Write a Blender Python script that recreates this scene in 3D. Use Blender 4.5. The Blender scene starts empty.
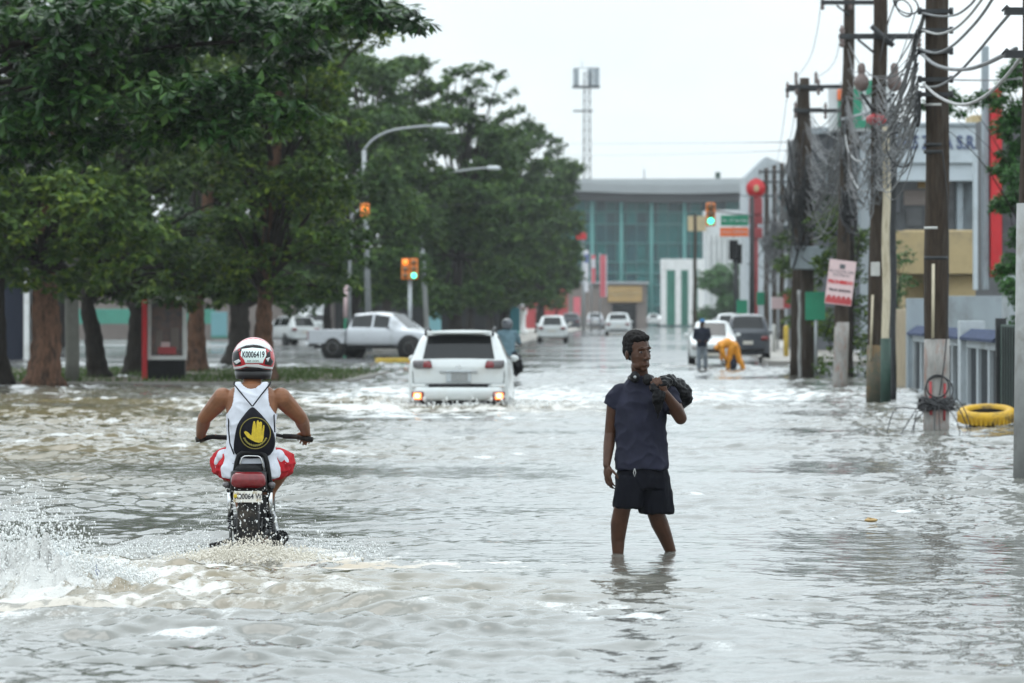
import bpy, bmesh, math, random
import numpy as np
from mathutils import Vector, Matrix, noise

random.seed(7)
rng = np.random.default_rng(7)
SC = bpy.context.scene
COL = SC.collection
R = math.radians
F = 4200.0          # focal length in picture widths/1024
CAMH = 1.72
ROAD = math.atan(148.0 / F)   # the road runs a little to the right of the view axis

def X(px, D): return (px - 512.0) / F * D
def Z(py, D): return CAMH + (312.0 - py) / F * D
def P(px, py, D): return Vector((X(px, D), D, Z(py, D)))
def RW(u, v, z=0.0):
    c, s = math.cos(ROAD), math.sin(ROAD)
    return Vector((u * c + v * s, v * c - u * s, z))

# ------------------------------------------------------------------ mesh builder
class MB:
    def __init__(self):
        self.v, self.f, self.m, self.s = [], [], [], []
    def add(self, verts, faces, mi=0, smooth=False, M=None):
        o = len(self.v)
        if M is not None: verts = [M @ Vector(p) for p in verts]
        self.v.extend([tuple(p) for p in verts])
        for f in faces:
            self.f.append(tuple(i + o for i in f)); self.m.append(mi); self.s.append(smooth)
    def box(self, c, s, rz=0.0, rx=0.0, ry=0.0, mi=0, M=None):
        hx, hy, hz = s[0] / 2, s[1] / 2, s[2] / 2
        vs = [(-hx,-hy,-hz),(hx,-hy,-hz),(hx,hy,-hz),(-hx,hy,-hz),(-hx,-hy,hz),(hx,-hy,hz),(hx,hy,hz),(-hx,hy,hz)]
        T = Matrix.Translation(c) @ Matrix.Rotation(rz, 4, 'Z') @ Matrix.Rotation(ry, 4, 'Y') @ Matrix.Rotation(rx, 4, 'X')
        if M is not None: T = M @ T
        self.add(vs, [(0,3,2,1),(4,5,6,7),(0,1,5,4),(1,2,6,5),(2,3,7,6),(3,0,4,7)], mi, False, T)
    def rings(self, rings, cap=True, mi=0, smooth=True, closed=True):
        n = len(rings[0]); vs = [p for r in rings for p in r]; fs = []
        for i in range(len(rings) - 1):
            for j in range(n if closed else n - 1):
                k = (j + 1) % n
                fs.append((i*n+j, i*n+k, (i+1)*n+k, (i+1)*n+j))
        if cap and closed:
            fs.append(tuple(reversed(range(n)))); fs.append(tuple((len(rings)-1)*n + j for j in range(n)))
        self.add(vs, fs, mi, smooth)
    def tube(self, pts, r, n=8, cap=True, mi=0, smooth=True, flat=1.0):
        pts = [Vector(p) for p in pts]
        rs = r if isinstance(r, (list, tuple)) else [r] * len(pts)
        t0 = (pts[1] - pts[0]).normalized()
        a = Vector((0,0,1)) if abs(t0.z) < .9 else Vector((0,1,0))
        nx = t0.cross(a).normalized(); rr = []
        for i, p in enumerate(pts):
            if i == 0: t = pts[1] - pts[0]
            elif i == len(pts) - 1: t = pts[-1] - pts[-2]
            else: t = pts[i+1] - pts[i-1]
            t = t.normalized()
            nx = (nx - t * nx.dot(t)); nx = nx.normalized() if nx.length > 1e-6 else t.orthogonal().normalized()
            ny = t.cross(nx)
            rr.append([p + (nx * math.cos(2*math.pi*j/n) + ny * flat * math.sin(2*math.pi*j/n)) * rs[i] for j in range(n)])
        self.rings(rr, cap, mi, smooth)
    def cyl(self, p0, p1, r0, r1=None, n=16, mi=0, smooth=True):
        self.tube([p0, p1], [r0, r0 if r1 is None else r1], n, True, mi, smooth)
    def ell(self, c, r, nu=14, nv=9, mi=0, M=None):
        if not isinstance(r, (list, tuple)): r = (r, r, r)
        vs = [(0,0,-r[2])]; fs = []
        for i in range(1, nv):
            th = math.pi * i / nv - math.pi / 2
            for j in range(nu):
                ph = 2 * math.pi * j / nu
                vs.append((r[0]*math.cos(th)*math.cos(ph), r[1]*math.cos(th)*math.sin(ph), r[2]*math.sin(th)))
        vs.append((0,0,r[2])); top = len(vs) - 1
        for j in range(nu):
            k = (j + 1) % nu
            fs.append((0, 1+k, 1+j)); fs.append((top, 1+(nv-2)*nu+j, 1+(nv-2)*nu+k))
            for i in range(nv - 2):
                fs.append((1+i*nu+j, 1+i*nu+k, 1+(i+1)*nu+k, 1+(i+1)*nu+j))
        T = Matrix.Translation(c)
        if M is not None: T = T @ M
        self.add(vs, fs, mi, True, T)
    def loft(self, secs, n=24, mi=0, sq=2.0, cap=True):
        """stacked ellipses: (cx, cy, cz, rx, ry)"""
        rr = []
        for (cx, cy, cz, rx, ry) in secs:
            ring = []
            for j in range(n):
                a = 2*math.pi*j/n; c, s = math.cos(a), math.sin(a)
                ring.append((cx + rx*math.copysign(abs(c)**(2/sq), c), cy + ry*math.copysign(abs(s)**(2/sq), s), cz))
            rr.append(ring)
        if secs[0][2] > secs[-1][2]: rr.reverse()
        self.rings(rr, cap, mi, True)
    def torus(self, c, R0, r, M=None, n=32, k=10, mi=0, a0=0.0, a1=2*math.pi, rz=None):
        full = abs(a1 - a0 - 2*math.pi) < 1e-6; rz = r if rz is None else rz
        m = n if full else n + 1; rr = []
        for i in range(m):
            a = a0 + (a1 - a0) * i / n
            rr.append([(( R0 + r*math.cos(2*math.pi*j/k))*math.cos(a), (R0 + r*math.cos(2*math.pi*j/k))*math.sin(a), rz*math.sin(2*math.pi*j/k)) for j in range(k)])
        if full: rr.append(rr[0])
        T = Matrix.Translation(c)
        if M is not None: T = T @ M
        rr = [[T @ Vector(p) for p in q] for q in rr]
        self.rings(rr, not full, mi, True)
    def prism(self, outline, M, depth, mi=0, smooth=False):
        """outline: list of (x,z) in the local XZ plane, extruded along +Y by depth, then M"""
        n = len(outline)
        vs = [(x, 0, z) for x, z in outline] + [(x, depth, z) for x, z in outline]
        fs = [tuple(range(n)), tuple(reversed(range(n, 2*n)))]
        for j in range(n):
            k = (j + 1) % n; fs.append((j, n + j, n + k, k))
        self.add(vs, fs, mi, smooth, M)
    def lathe(self, prof, c=(0,0,0), n=24, mi=0, M=None):
        T = Matrix.Translation(c)
        if M is not None: T = T @ M
        rr = [[T @ Vector((r*math.cos(2*math.pi*j/n), r*math.sin(2*math.pi*j/n), z)) for j in range(n)] for r, z in prof]
        self.rings(rr, True, mi, True)
    def mesh(self, name, mats):
        me = bpy.data.meshes.new(name)
        me.from_pydata(self.v, [], self.f)
        for m in (mats if isinstance(mats, (list, tuple)) else [mats]): me.materials.append(m)
        me.polygons.foreach_set('material_index', self.m)
        me.polygons.foreach_set('use_smooth', self.s)
        me.update()
        return me
    def build(self, name, mats, parent=None, bevel=0.0, fixn=True, loc=None):
        me = self.mesh(name, mats)
        if fixn:
            bm = bmesh.new(); bm.from_mesh(me); bmesh.ops.recalc_face_normals(bm, faces=bm.faces); bm.to_mesh(me); bm.free()
        o = bpy.data.objects.new(name, me); COL.objects.link(o)
        if parent is not None: o.parent = parent
        if loc is not None: o.location = loc
        if bevel:
            b = o.modifiers.new('bevel', 'BEVEL'); b.width = bevel; b.segments = 2; b.limit_method = 'ANGLE'; b.angle_limit = R(40)
        return o

def tag(o, label=None, cat=None, group=None, kind=None):
    if label: o['label'] = label
    if cat: o['category'] = cat
    if group: o['group'] = group
    if kind: o['kind'] = kind
    return o
def thing(name, label, cat, loc=(0,0,0), rz=0.0, group=None):
    o = bpy.data.objects.new(name, None); COL.objects.link(o)
    o.empty_display_size = .2
    o.location = loc; o.rotation_euler = (0, 0, rz)
    return tag(o, label, cat, group)
def copy_tree(o, parent=None):
    c = o.copy(); COL.objects.link(c)
    if parent is not None: c.parent = parent
    for ch in list(o.children): copy_tree(ch, c)
    return c
def baked(o):
    """apply the modifiers of o"""
    bpy.context.view_layer.update()
    dg = bpy.context.evaluated_depsgraph_get()
    me = bpy.data.meshes.new_from_object(o.evaluated_get(dg), depsgraph=dg)
    o.modifiers.clear(); o.data = me
    return o
def fuse(mb, name, mat, parent=None, voxel=.006, smooth=4, wrinkle=None, post=None):
    """one continuous skin over overlapping solids"""
    o = mb.build(name, mat, parent)
    md = o.modifiers.new('remesh', 'REMESH'); md.mode = 'VOXEL'; md.voxel_size = voxel; md.use_smooth_shade = True
    sm = o.modifiers.new('smooth', 'SMOOTH'); sm.factor = .5; sm.iterations = smooth
    baked(o)
    me = o.data
    me.materials.clear(); me.materials.append(mat)
    if wrinkle:
        n = len(me.vertices); co = np.empty(n*3, np.float32); no = np.empty(n*3, np.float32)
        me.vertices.foreach_get('co', co); me.vertices.foreach_get('normal', no)
        co = co.reshape(-1,3); no = no.reshape(-1,3)
        for i in range(n): co[i] += no[i] * wrinkle(Vector(co[i]))
        me.vertices.foreach_set('co', co.ravel()); me.update()
    me.polygons.foreach_set('use_smooth', [True]*len(me.polygons))
    return o
def text(name, s, size, mat, parent=None, M=None, extrude=.002, align='CENTER', sx=1.0, bold=0.0):
    """lettering in the local XZ plane facing -Y"""
    cu = bpy.data.curves.new(name, 'FONT'); cu.body = s; cu.size = size; cu.extrude = extrude; cu.align_x = align; cu.align_y = 'CENTER'
    cu.offset = bold; cu.resolution_u = 3
    t = bpy.data.objects.new(name, cu); COL.objects.link(t)
    bpy.context.view_layer.update()
    dg = bpy.context.evaluated_depsgraph_get()
    me = bpy.data.meshes.new_from_object(t.evaluated_get(dg), depsgraph=dg)
    bpy.data.objects.remove(t)
    T = Matrix.Rotation(R(90), 4, 'X') @ Matrix.Diagonal((sx, 1, 1, 1))
    if M is not None: T = M @ T
    me.transform(T); me.materials.clear(); me.materials.append(mat)
    o = bpy.data.objects.new(name, me); COL.objects.link(o)
    if parent is not None: o.parent = parent
    return o

# ------------------------------------------------------------------ materials
def new_mat(name):
    m = bpy.data.materials.new(name); m.use_nodes = True
    nt = m.node_tree; return m, nt, nt.nodes['Principled BSDF']
def mat(name, col, rough=.6, metal=0.0, var=.15, scale=6.0, bump=0.0, bscale=40.0, spec=.5, col2=None, emit=None, es=0.0, stretch=None, trans=0.0, coat=0.0, dirt=None, dscale=2.0):
    m, nt, b = new_mat(name); N = nt.nodes; L = nt.links
    b.inputs['Roughness'].default_value = rough; b.inputs['Metallic'].default_value = metal
    b.inputs['Specular IOR Level'].default_value = spec
    if coat: b.inputs['Coat Weight'].default_value = coat; b.inputs['Coat Roughness'].default_value = .06
    tc = N.new('ShaderNodeTexCoord'); src = tc.outputs['Object']
    if stretch:
        mp = N.new('ShaderNodeMapping'); mp.inputs['Scale'].default_value = stretch; L.new(src, mp.inputs['Vector']); src = mp.outputs['Vector']
    if var or col2:
        nz = N.new('ShaderNodeTexNoise'); nz.inputs['Scale'].default_value = scale; nz.inputs['Detail'].default_value = 5; nz.inputs['Roughness'].default_value = .65
        L.new(src, nz.inputs['Vector'])
        cr = N.new('ShaderNodeValToRGB'); L.new(nz.outputs['Fac'], cr.inputs['Fac'])
        c2 = col2 or tuple(min(1, c * (1 + var)) for c in col); c1 = tuple(c * (1 - var) for c in col) if not col2 else col
        cr.color_ramp.elements[0].position = .32; cr.color_ramp.elements[1].position = .68
        cr.color_ramp.elements[0].color = (*c1, 1); cr.color_ramp.elements[1].color = (*c2, 1)
        out = cr.outputs['Color']
        if dirt:
            n2 = N.new('ShaderNodeTexNoise'); n2.inputs['Scale'].default_value = dscale; n2.inputs['Detail'].default_value = 8; n2.inputs['Roughness'].default_value = .7
            L.new(src, n2.inputs['Vector'])
            r2 = N.new('ShaderNodeValToRGB'); r2.color_ramp.elements[0].position = .5; r2.color_ramp.elements[1].position = .66
            L.new(n2.outputs['Fac'], r2.inputs['Fac'])
            mx = N.new('ShaderNodeMix'); mx.data_type = 'RGBA'; L.new(r2.outputs['Color'], mx.inputs['Factor'])
            L.new(out, mx.inputs['A']); mx.inputs['B'].default_value = (*dirt, 1); out = mx.outputs['Result']
        L.new(out, b.inputs['Base Color'])
    else:
        b.inputs['Base Color'].default_value = (*col, 1)
    if bump:
        nb = N.new('ShaderNodeTexNoise'); nb.inputs['Scale'].default_value = bscale; nb.inputs['Detail'].default_value = 4
        L.new(src, nb.inputs['Vector'])
        bp = N.new('ShaderNodeBump'); bp.inputs['Strength'].default_value = min(1, bump*20); bp.inputs['Distance'].default_value = bump
        L.new(nb.outputs['Fac'], bp.inputs['Height']); L.new(bp.outputs['Normal'], b.inputs['Normal'])
    if emit:
        b.inputs['Emission Color'].default_value = (*emit, 1); b.inputs['Emission Strength'].default_value = es
    return m

M = {}
M['skin_dark'] = mat('skin_dark', (.064,.029,.017), .42, var=.22, scale=14, bump=.001, bscale=120, spec=.25)
M['skin_brown'] = mat('skin_brown', (.205,.088,.044), .42, var=.18, scale=12, bump=.001, bscale=120, spec=.25)
M['hair'] = mat('hair', (.006,.005,.005), .75, var=.4, scale=90, bump=.006, bscale=150, spec=.18)
M['eye_white'] = mat('eye_white', (.16,.13,.115), .3, var=0)
M['lip'] = mat('lip', (.085,.04,.032), .45, var=.1)
M['tee'] = mat('tee', (.017,.018,.032), .85, var=.3, scale=9, bump=.002, bscale=160, spec=.18)
M['shorts_dark'] = mat('shorts_dark', (.006,.0065,.010), .8, var=.3, scale=9, bump=.002, bscale=120, spec=.08)
M['plastic_bag'] = mat('plastic_bag', (.004,.004,.005), .32, var=.3, scale=10, bump=.006, bscale=30, spec=.12)
M['black'] = mat('black', (.008,.008,.009), .45, var=.3, scale=15, spec=.18)
M['rubber'] = mat('rubber', (.012,.012,.012), .7, var=.4, scale=20, dirt=(.06,.05,.04), dscale=9, spec=.18)
M['chrome'] = mat('chrome', (.62,.63,.64), .18, 1.0, var=.1)
M['steel'] = mat('steel', (.30,.31,.32), .4, .85, var=.25, scale=20)
M['white_cloth'] = mat('white_cloth', (.58,.60,.66), .85, var=.06, scale=12, bump=.002, bscale=140, spec=.18)
M['red_cloth'] = mat('red_cloth', (.42,.012,.02), .8, var=.15, scale=12, bump=.002, bscale=120, spec=.18)
M['bag_black'] = mat('bag_black', (.008,.008,.012), .7, var=.35, scale=14, bump=.003, bscale=60, spec=.10)
M['yellow_print'] = mat('yellow_print', (.52,.38,.02), .7, var=.2, scale=50)
M['olive_print'] = mat('olive_print', (.20,.17,.03), .7, var=.3, scale=60)
M['helmet_red'] = mat('helmet_red', (.40,.012,.02), .22, var=.12, scale=18, coat=.4)
M['helmet_white'] = mat('helmet_white', (.58,.58,.59), .25, var=.05, coat=.4)
M['helmet_black'] = mat('helmet_black', (.010,.009,.010), .35, var=.2, coat=.2, spec=.18)
M['label_white'] = mat('label_white', (.68,.78,.76), .5, var=.05)
M['ink'] = mat('ink', (.012,.012,.02), .6, var=0)
M['bike_red'] = mat('bike_red', (.20,.006,.012), .22, var=.15, coat=.5)
M['red_lens'] = mat('red_lens', (.16,.006,.010), .15, var=.2, scale=30, coat=.3)
M['clear_lens'] = mat('clear_lens', (.36,.33,.33), .12, var=.25, scale=30)
M['dark_lens'] = mat('dark_lens', (.10,.09,.095), .12, var=.4, scale=25)
M['plate'] = mat('plate', (.62,.60,.55), .5, var=.1, scale=30, dirt=(.3,.22,.1), dscale=20)
M['plate_grey'] = mat('plate_grey', (.24,.25,.25), .5, var=.15, scale=30)
M['car_white'] = mat('car_white', (.58,.61,.61), .28, var=.04, coat=.6, dirt=(.5,.5,.47), dscale=1.5)
M['car_silver'] = mat('car_silver', (.46,.48,.505), .3, .35, var=.05, coat=.5, dirt=(.30,.31,.32), dscale=1.3)
M['car_dark'] = mat('car_dark', (.035,.042,.055), .25, var=.1, coat=.6)
M['glass_dark'] = mat('glass_dark', (.008,.009,.010), .08, var=.3, scale=2, spec=.4)
M['lamp_on'] = mat('lamp_on', (.8,.3,.1), .3, var=0, emit=(1.0,.30,.08), es=2.2)
M['lamp_core'] = mat('lamp_core', (.9,.7,.4), .3, var=0, emit=(1.0,.62,.26), es=5.0)
M['grey_shirt'] = mat('grey_shirt', (.13,.21,.25), .85, var=.2, scale=10, spec=.18)
M['navy'] = mat('navy', (.016,.02,.035), .85, var=.2, scale=10, spec=.18)
M['jeans_grey'] = mat('jeans_grey', (.20,.23,.26), .85, var=.2, scale=10, spec=.18)
M['cap_blue'] = mat('cap_blue', (.05,.16,.33), .8, var=.1, spec=.18)
M['rain_orange'] = mat('rain_orange', (.75,.30,.015), .5, var=.15, scale=7)
M['pole_wood'] = mat('pole_wood', (.040,.029,.021), .85, var=.45, scale=5, bump=.012, bscale=14, stretch=(6,6,.7), dirt=(.06,.05,.042), dscale=1.6, spec=.18)
M['pole_paint'] = mat('pole_paint', (.27,.26,.245), .8, var=.22, scale=5, bump=.006, bscale=20, stretch=(3,3,1), dirt=(.26,.15,.12), dscale=3)
M['concrete'] = mat('concrete', (.30,.305,.30), .85, var=.15, scale=4, bump=.006, bscale=30, dirt=(.2,.19,.17), dscale=1.5)
M['concrete_post'] = mat('concrete_post', (.16,.16,.14), .85, var=.15, scale=4, bump=.006, bscale=30)
M['cream_pipe'] = mat('cream_pipe', (.50,.44,.32), .6, var=.12, scale=5, stretch=(3,3,.6), dirt=(.3,.25,.16), dscale=3)
M['green_paint'] = mat('green_paint', (.018,.050,.036), .6, var=.3, scale=7)
M['iron_dark'] = mat('iron_dark', (.028,.030,.032), .6, .3, var=.3, scale=10)
M['galv'] = mat('galv', (.34,.36,.37), .5, .5, var=.15, scale=8)
M['porcelain'] = mat('porcelain', (.14,.10,.09), .3, var=.3, scale=12)
M['cable_black'] = mat('cable_black', (.015,.015,.017), .5, var=.3)
M['cable_grey'] = mat('cable_grey', (.115,.12,.125), .5, var=.45, scale=3)
M['cable_pale'] = mat('cable_pale', (.34,.34,.335), .5, var=.3, scale=3)
M['yellow_paint'] = mat('yellow_paint', (.58,.34,.012), .6, var=.15, scale=8, dirt=(.07,.05,.025), dscale=4)
M['wall_grey'] = mat('wall_grey', (.30,.345,.375), .85, var=.08, scale=2, bump=.004, bscale=40, dirt=(.2,.215,.22), dscale=1.2, stretch=(1,1,.5))
M['wall_grey_light'] = mat('wall_grey_light', (.42,.46,.485), .85, var=.06, scale=2, bump=.004, bscale=40, dirt=(.28,.3,.3), dscale=1.2, stretch=(1,1,.5))
M['blue_tile'] = mat('blue_tile', (.055,.07,.12), .9, var=.6, scale=14, spec=.1)
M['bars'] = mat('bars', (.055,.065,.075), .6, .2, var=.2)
M['beige'] = mat('beige', (.48,.37,.20), .85, var=.10, scale=2, bump=.003, dirt=(.34,.27,.16), dscale=1.0)
M['beige_sheet'] = mat('beige_sheet', (.50,.42,.30), .7, var=.15, scale=3, stretch=(4,4,.5), dirt=(.33,.27,.2), dscale=2)
M['fascia'] = mat('fascia', (.50,.56,.60), .6, var=.06, scale=1, dirt=(.38,.43,.46), dscale=.8)
M['letter_blue'] = mat('letter_blue', (.05,.075,.17), .5, var=.1)
M['shop_dark'] = mat('shop_dark', (.05,.052,.055), .3, var=.5, scale=1.2)
M['shop_glass'] = mat('shop_glass', (.055,.06,.065), .06, var=.5, scale=1.5)
M['red_dark'] = mat('red_dark', (.26,.03,.035), .5, var=.2, scale=2)
M['red_sign'] = mat('red_sign', (.50,.012,.018), .45, var=.10, scale=3)
M['red_dull'] = mat('red_dull', (.40,.05,.055), .6, var=.12, scale=2)
M['facade_dark'] = mat('facade_dark', (.085,.09,.10), .6, var=.2, scale=2)
M['white_paint'] = mat('white_paint', (.70,.71,.70), .6, var=.06, scale=3, dirt=(.5,.5,.48), dscale=1.5)
M['green_sign'] = mat('green_sign', (.008,.23,.12), .45, var=.12, scale=3)
M['green_billboard'] = mat('green_billboard', (.01,.22,.12), .45, var=.08, scale=1)
M['orange_sign'] = mat('orange_sign', (.80,.16,.03), .5, var=.08)
M['orange_case'] = mat('orange_case', (.75,.20,.02), .5, var=.15)
M['amber_off'] = mat('amber_off', (.20,.09,.03), .3, var=.1)
M['signal_green'] = mat('signal_green', (.05,.6,.4), .3, var=0, emit=(.06,1.0,.62), es=2.2)
M['signal_orange'] = mat('signal_orange', (.8,.25,.03), .3, var=0, emit=(1.0,.26,.03), es=1.1)
M['bark_red'] = mat('bark_red', (.115,.062,.040), .9, var=.45, scale=5, bump=.03, bscale=9, stretch=(2,2,.8), dirt=(.02,.015,.012), dscale=3.5, spec=.18)
M['bark_dark'] = mat('bark_dark', (.022,.018,.015), .9, var=.45, scale=6, bump=.03, bscale=9, stretch=(2,2,.7), spec=.18)
M['cyan_board'] = mat('cyan_panel', (.20,.42,.46), .5, var=.08, scale=1)  # the panels' own pale cyan
M['green_wall'] = mat('green_wall', (.06,.27,.20), .6, var=.12, scale=1)
M['wall_brown'] = mat('wall_brown', (.18,.15,.135), .8, var=.15, scale=.6)
M['ochre'] = mat('ochre', (.38,.25,.10), .6, var=.2, scale=.8)
M['roof_metal'] = mat('roof_metal', (.40,.43,.44), .5, .2, var=.06, scale=.4)
M['soffit'] = mat('soffit', (.10,.105,.11), .7, var=.1, scale=.5)
M['teal_glass'] = mat('teal_glass', (.012,.15,.145), .25, var=.35, scale=.16, spec=.3)
M['teal_dark'] = mat('teal_dark', (.010,.075,.09), .2, var=.4, scale=.2, spec=.3)
M['mullion'] = mat('mullion', (.09,.26,.25), .5, .2, var=.1)
M['column_pale'] = mat('column_pale', (.10,.30,.28), .6, var=.08)
M['white_block'] = mat('white_block', (.58,.60,.60), .7, var=.06, scale=.5)
M['pink_banner'] = mat('pink_banner', (.62,.14,.17), .7, var=.12, scale=1.5)
M['flag_white'] = mat('flag_white', (.62,.62,.66), .7, var=.1)
M['flag_blue'] = mat('flag_blue', (.12,.15,.33), .7, var=.1)
M['sign_pink'] = mat('sign_pink', (.62,.46,.46), .6, var=.06, scale=3)
M['tape_white'] = mat('tape_white', (.5,.5,.48), .6, var=.1)
M['cyan_plastic'] = mat('cyan_plastic', (.02,.24,.50), .3, var=.2, scale=20)
M['clear_plastic'] = mat('clear_plastic', (.55,.60,.62), .15, var=.1, scale=20)
M['ad_poster'] = mat('ad_poster', (.03,.032,.038), .25, scale=4.5, col2=(.16,.075,.05))
M['light_head'] = mat('light_head', (.62,.66,.68), .4, var=.06)
M['kerb_yellow'] = mat('kerb_yellow', (.55,.38,.05), .7, var=.2, scale=4)
M['kerb'] = mat('kerb', (.26,.25,.23), .85, var=.25, scale=2, dirt=(.12,.11,.09), dscale=2)
M['pavement'] = mat('pavement', (.30,.28,.25), .5, var=.2, scale=.8, dirt=(.18,.17,.15), dscale=.5)

def leaf_mat(name, c_dark, c_mid, c_light, rough=.38):
    m, nt, b = new_mat(name); N = nt.nodes; L = nt.links
    g = N.new('ShaderNodeNewGeometry'); tc = N.new('ShaderNodeTexCoord')
    nz = N.new('ShaderNodeTexNoise'); nz.inputs['Scale'].default_value = .75; nz.inputs['Detail'].default_value = 3
    L.new(tc.outputs['Object'], nz.inputs['Vector'])
    ma = N.new('ShaderNodeMath'); ma.operation = 'MULTIPLY_ADD'; ma.inputs[1].default_value = .5
    mb_ = N.new('ShaderNodeMath'); mb_.operation = 'MULTIPLY_ADD'; mb_.inputs[1].default_value = 1.0; mb_.inputs[2].default_value = -.25
    L.new(nz.outputs['Fac'], mb_.inputs[0]); L.new(g.outputs['Random Per Island'], ma.inputs[0]); L.new(mb_.outputs[0], ma.inputs[2])
    cr = N.new('ShaderNodeValToRGB'); e = cr.color_ramp.elements
    e[0].position = .15; e[0].color = (*c_dark, 1); e[1].position = .95; e[1].color = (*c_light, 1)
    x = e.new(.55); x.color = (*c_mid, 1)
    L.new(ma.outputs[0], cr.inputs['Fac']); L.new(cr.outputs['Color'], b.inputs['Base Color'])
    b.inputs['Roughness'].default_value = rough; b.inputs['Specular IOR Level'].default_value = .25
    tr = N.new('ShaderNodeBsdfTranslucent'); L.new(cr.outputs['Color'], tr.inputs['Color'])
    mx = N.new('ShaderNodeMixShader'); mx.inputs['Fac'].default_value = .25
    out = N['Material Output']
    L.new(b.outputs['BSDF'], mx.inputs[1]); L.new(tr.outputs['BSDF'], mx.inputs[2]); L.new(mx.outputs['Shader'], out.inputs['Surface'])
    return m
M['leaf_deep'] = leaf_mat('leaf_deep', (.004,.017,.005), (.018,.062,.011), (.12,.235,.05))
M['leaf_olive'] = leaf_mat('leaf_olive', (.009,.026,.005), (.046,.098,.013), (.20,.275,.03), .6)
M['leaf_far'] = leaf_mat('leaf_far', (.009,.026,.007), (.040,.092,.018), (.13,.21,.036), .7)
M['leaf_fresh'] = leaf_mat('leaf_fresh', (.015,.05,.012), (.035,.12,.025), (.08,.20,.04), .45)
M['grass'] = leaf_mat('grass_blade', (.03,.06,.012), (.06,.11,.02), (.10,.15,.035), .6)
# ================================================================== camera, light, air
cam = bpy.data.cameras.new('camera'); camo = bpy.data.objects.new('camera', cam); COL.objects.link(camo)
camo.location = (0, 0, CAMH); camo.rotation_euler = (R(90), 0, 0)
cam.sensor_width = 36; cam.lens = F / 1024 * 36; cam.shift_y = -29.5 / 1024
cam.clip_start = .5; cam.clip_end = 6000
cam.dof.use_dof = True; cam.dof.focus_distance = 30.2; cam.dof.aperture_fstop = 4.5
SC.camera = camo

SUN_EL, SUN_AZ = R(60), R(-25)
w = bpy.data.worlds.new('World'); SC.world = w; w.use_nodes = True
N = w.node_tree.nodes; L = w.node_tree.links
bg = N['Background']; bg.inputs['Strength'].default_value = .1
sky = N.new('ShaderNodeTexSky'); sky.sky_type = 'NISHITA'; sky.sun_disc = False
sky.sun_elevation = SUN_EL; sky.sun_rotation = SUN_AZ
tc = N.new('ShaderNodeTexCoord')
sep = N.new('ShaderNodeSeparateXYZ'); L.new(tc.outputs['Generated'], sep.inputs['Vector'])
# overcast: cloud layer, brighter towards the zenith, with soft grey patches
mp = N.new('ShaderNodeMapping'); mp.inputs['Scale'].default_value = (1, 1, 2.2); L.new(tc.outputs['Generated'], mp.inputs['Vector'])
nz = N.new('ShaderNodeTexNoise'); nz.inputs['Scale'].default_value = 5.5; nz.inputs['Detail'].default_value = 6; nz.inputs['Roughness'].default_value = .55
L.new(mp.outputs['Vector'], nz.inputs['Vector'])
cr = N.new('ShaderNodeValToRGB'); L.new(nz.outputs['Fac'], cr.inputs['Fac'])
cr.color_ramp.elements[0].position = .36; cr.color_ramp.elements[1].position = .60
cr.color_ramp.elements[0].color = (.69, .785, .83, 1); cr.color_ramp.elements[1].color = (.81, .88, .915, 1)
up = N.new('ShaderNodeMapRange'); up.inputs['From Min'].default_value = 0; up.inputs['From Max'].default_value = .5
up.inputs['To Min'].default_value = 9.6; up.inputs['To Max'].default_value = 20.0
L.new(sep.outputs['Z'], up.inputs['Value'])
vm = N.new('ShaderNodeVectorMath'); vm.operation = 'SCALE'; L.new(cr.outputs['Color'], vm.inputs[0]); L.new(up.outputs['Result'], vm.inputs['Scale'])
mx = N.new('ShaderNodeMix'); mx.data_type = 'RGBA'; mx.inputs['Factor'].default_value = .93
L.new(sky.outputs['Color'], mx.inputs['A']); L.new(vm.outputs['Vector'], mx.inputs['B']); L.new(mx.outputs['Result'], bg.inputs['Color'])
sl = bpy.data.lights.new('sun', 'SUN'); sl.energy = .6; sl.angle = R(35); sl.color = (1, .97, .93)
so = bpy.data.objects.new('sun', sl); COL.objects.link(so)
# same direction as the sky's sun (sun_rotation is measured clockwise from +Y)
sd = Vector((math.sin(SUN_AZ) * math.cos(SUN_EL), math.cos(SUN_AZ) * math.cos(SUN_EL), math.sin(SUN_EL)))
so.rotation_euler = sd.to_track_quat('Z', 'Y').to_euler(); so.location = sd * 60

SC.view_settings.view_transform = 'Standard'; SC.view_settings.look = 'None'; SC.view_settings.gamma = 1
SC.view_settings.exposure = 0.38; SC.view_settings.use_curve_mapping = False
SC.cycles.use_denoising = True
SC.cycles.max_bounces = 7; SC.cycles.diffuse_bounces = 3; SC.cycles.glossy_bounces = 3; SC.cycles.transmission_bounces = 4
SC.cycles.volume_bounces = 0; SC.cycles.caustics_reflective = False; SC.cycles.caustics_refractive = False

# the wet air: one closed box
hm, nt, b = new_mat('haze'); nt.nodes.remove(b)
pv = nt.nodes.new('ShaderNodeVolumePrincipled'); pv.inputs['Color'].default_value = (.90, .94, .96, 1)
pv.inputs['Density'].default_value = .00018; pv.inputs['Anisotropy'].default_value = .2
nt.links.new(pv.outputs['Volume'], nt.nodes['Material Output'].inputs['Volume'])
hb = MB(); hb.box((40, 660, 39), (620, 1400, 84)); ho = hb.build('haze', hm); tag(ho, kind='stuff')

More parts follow.
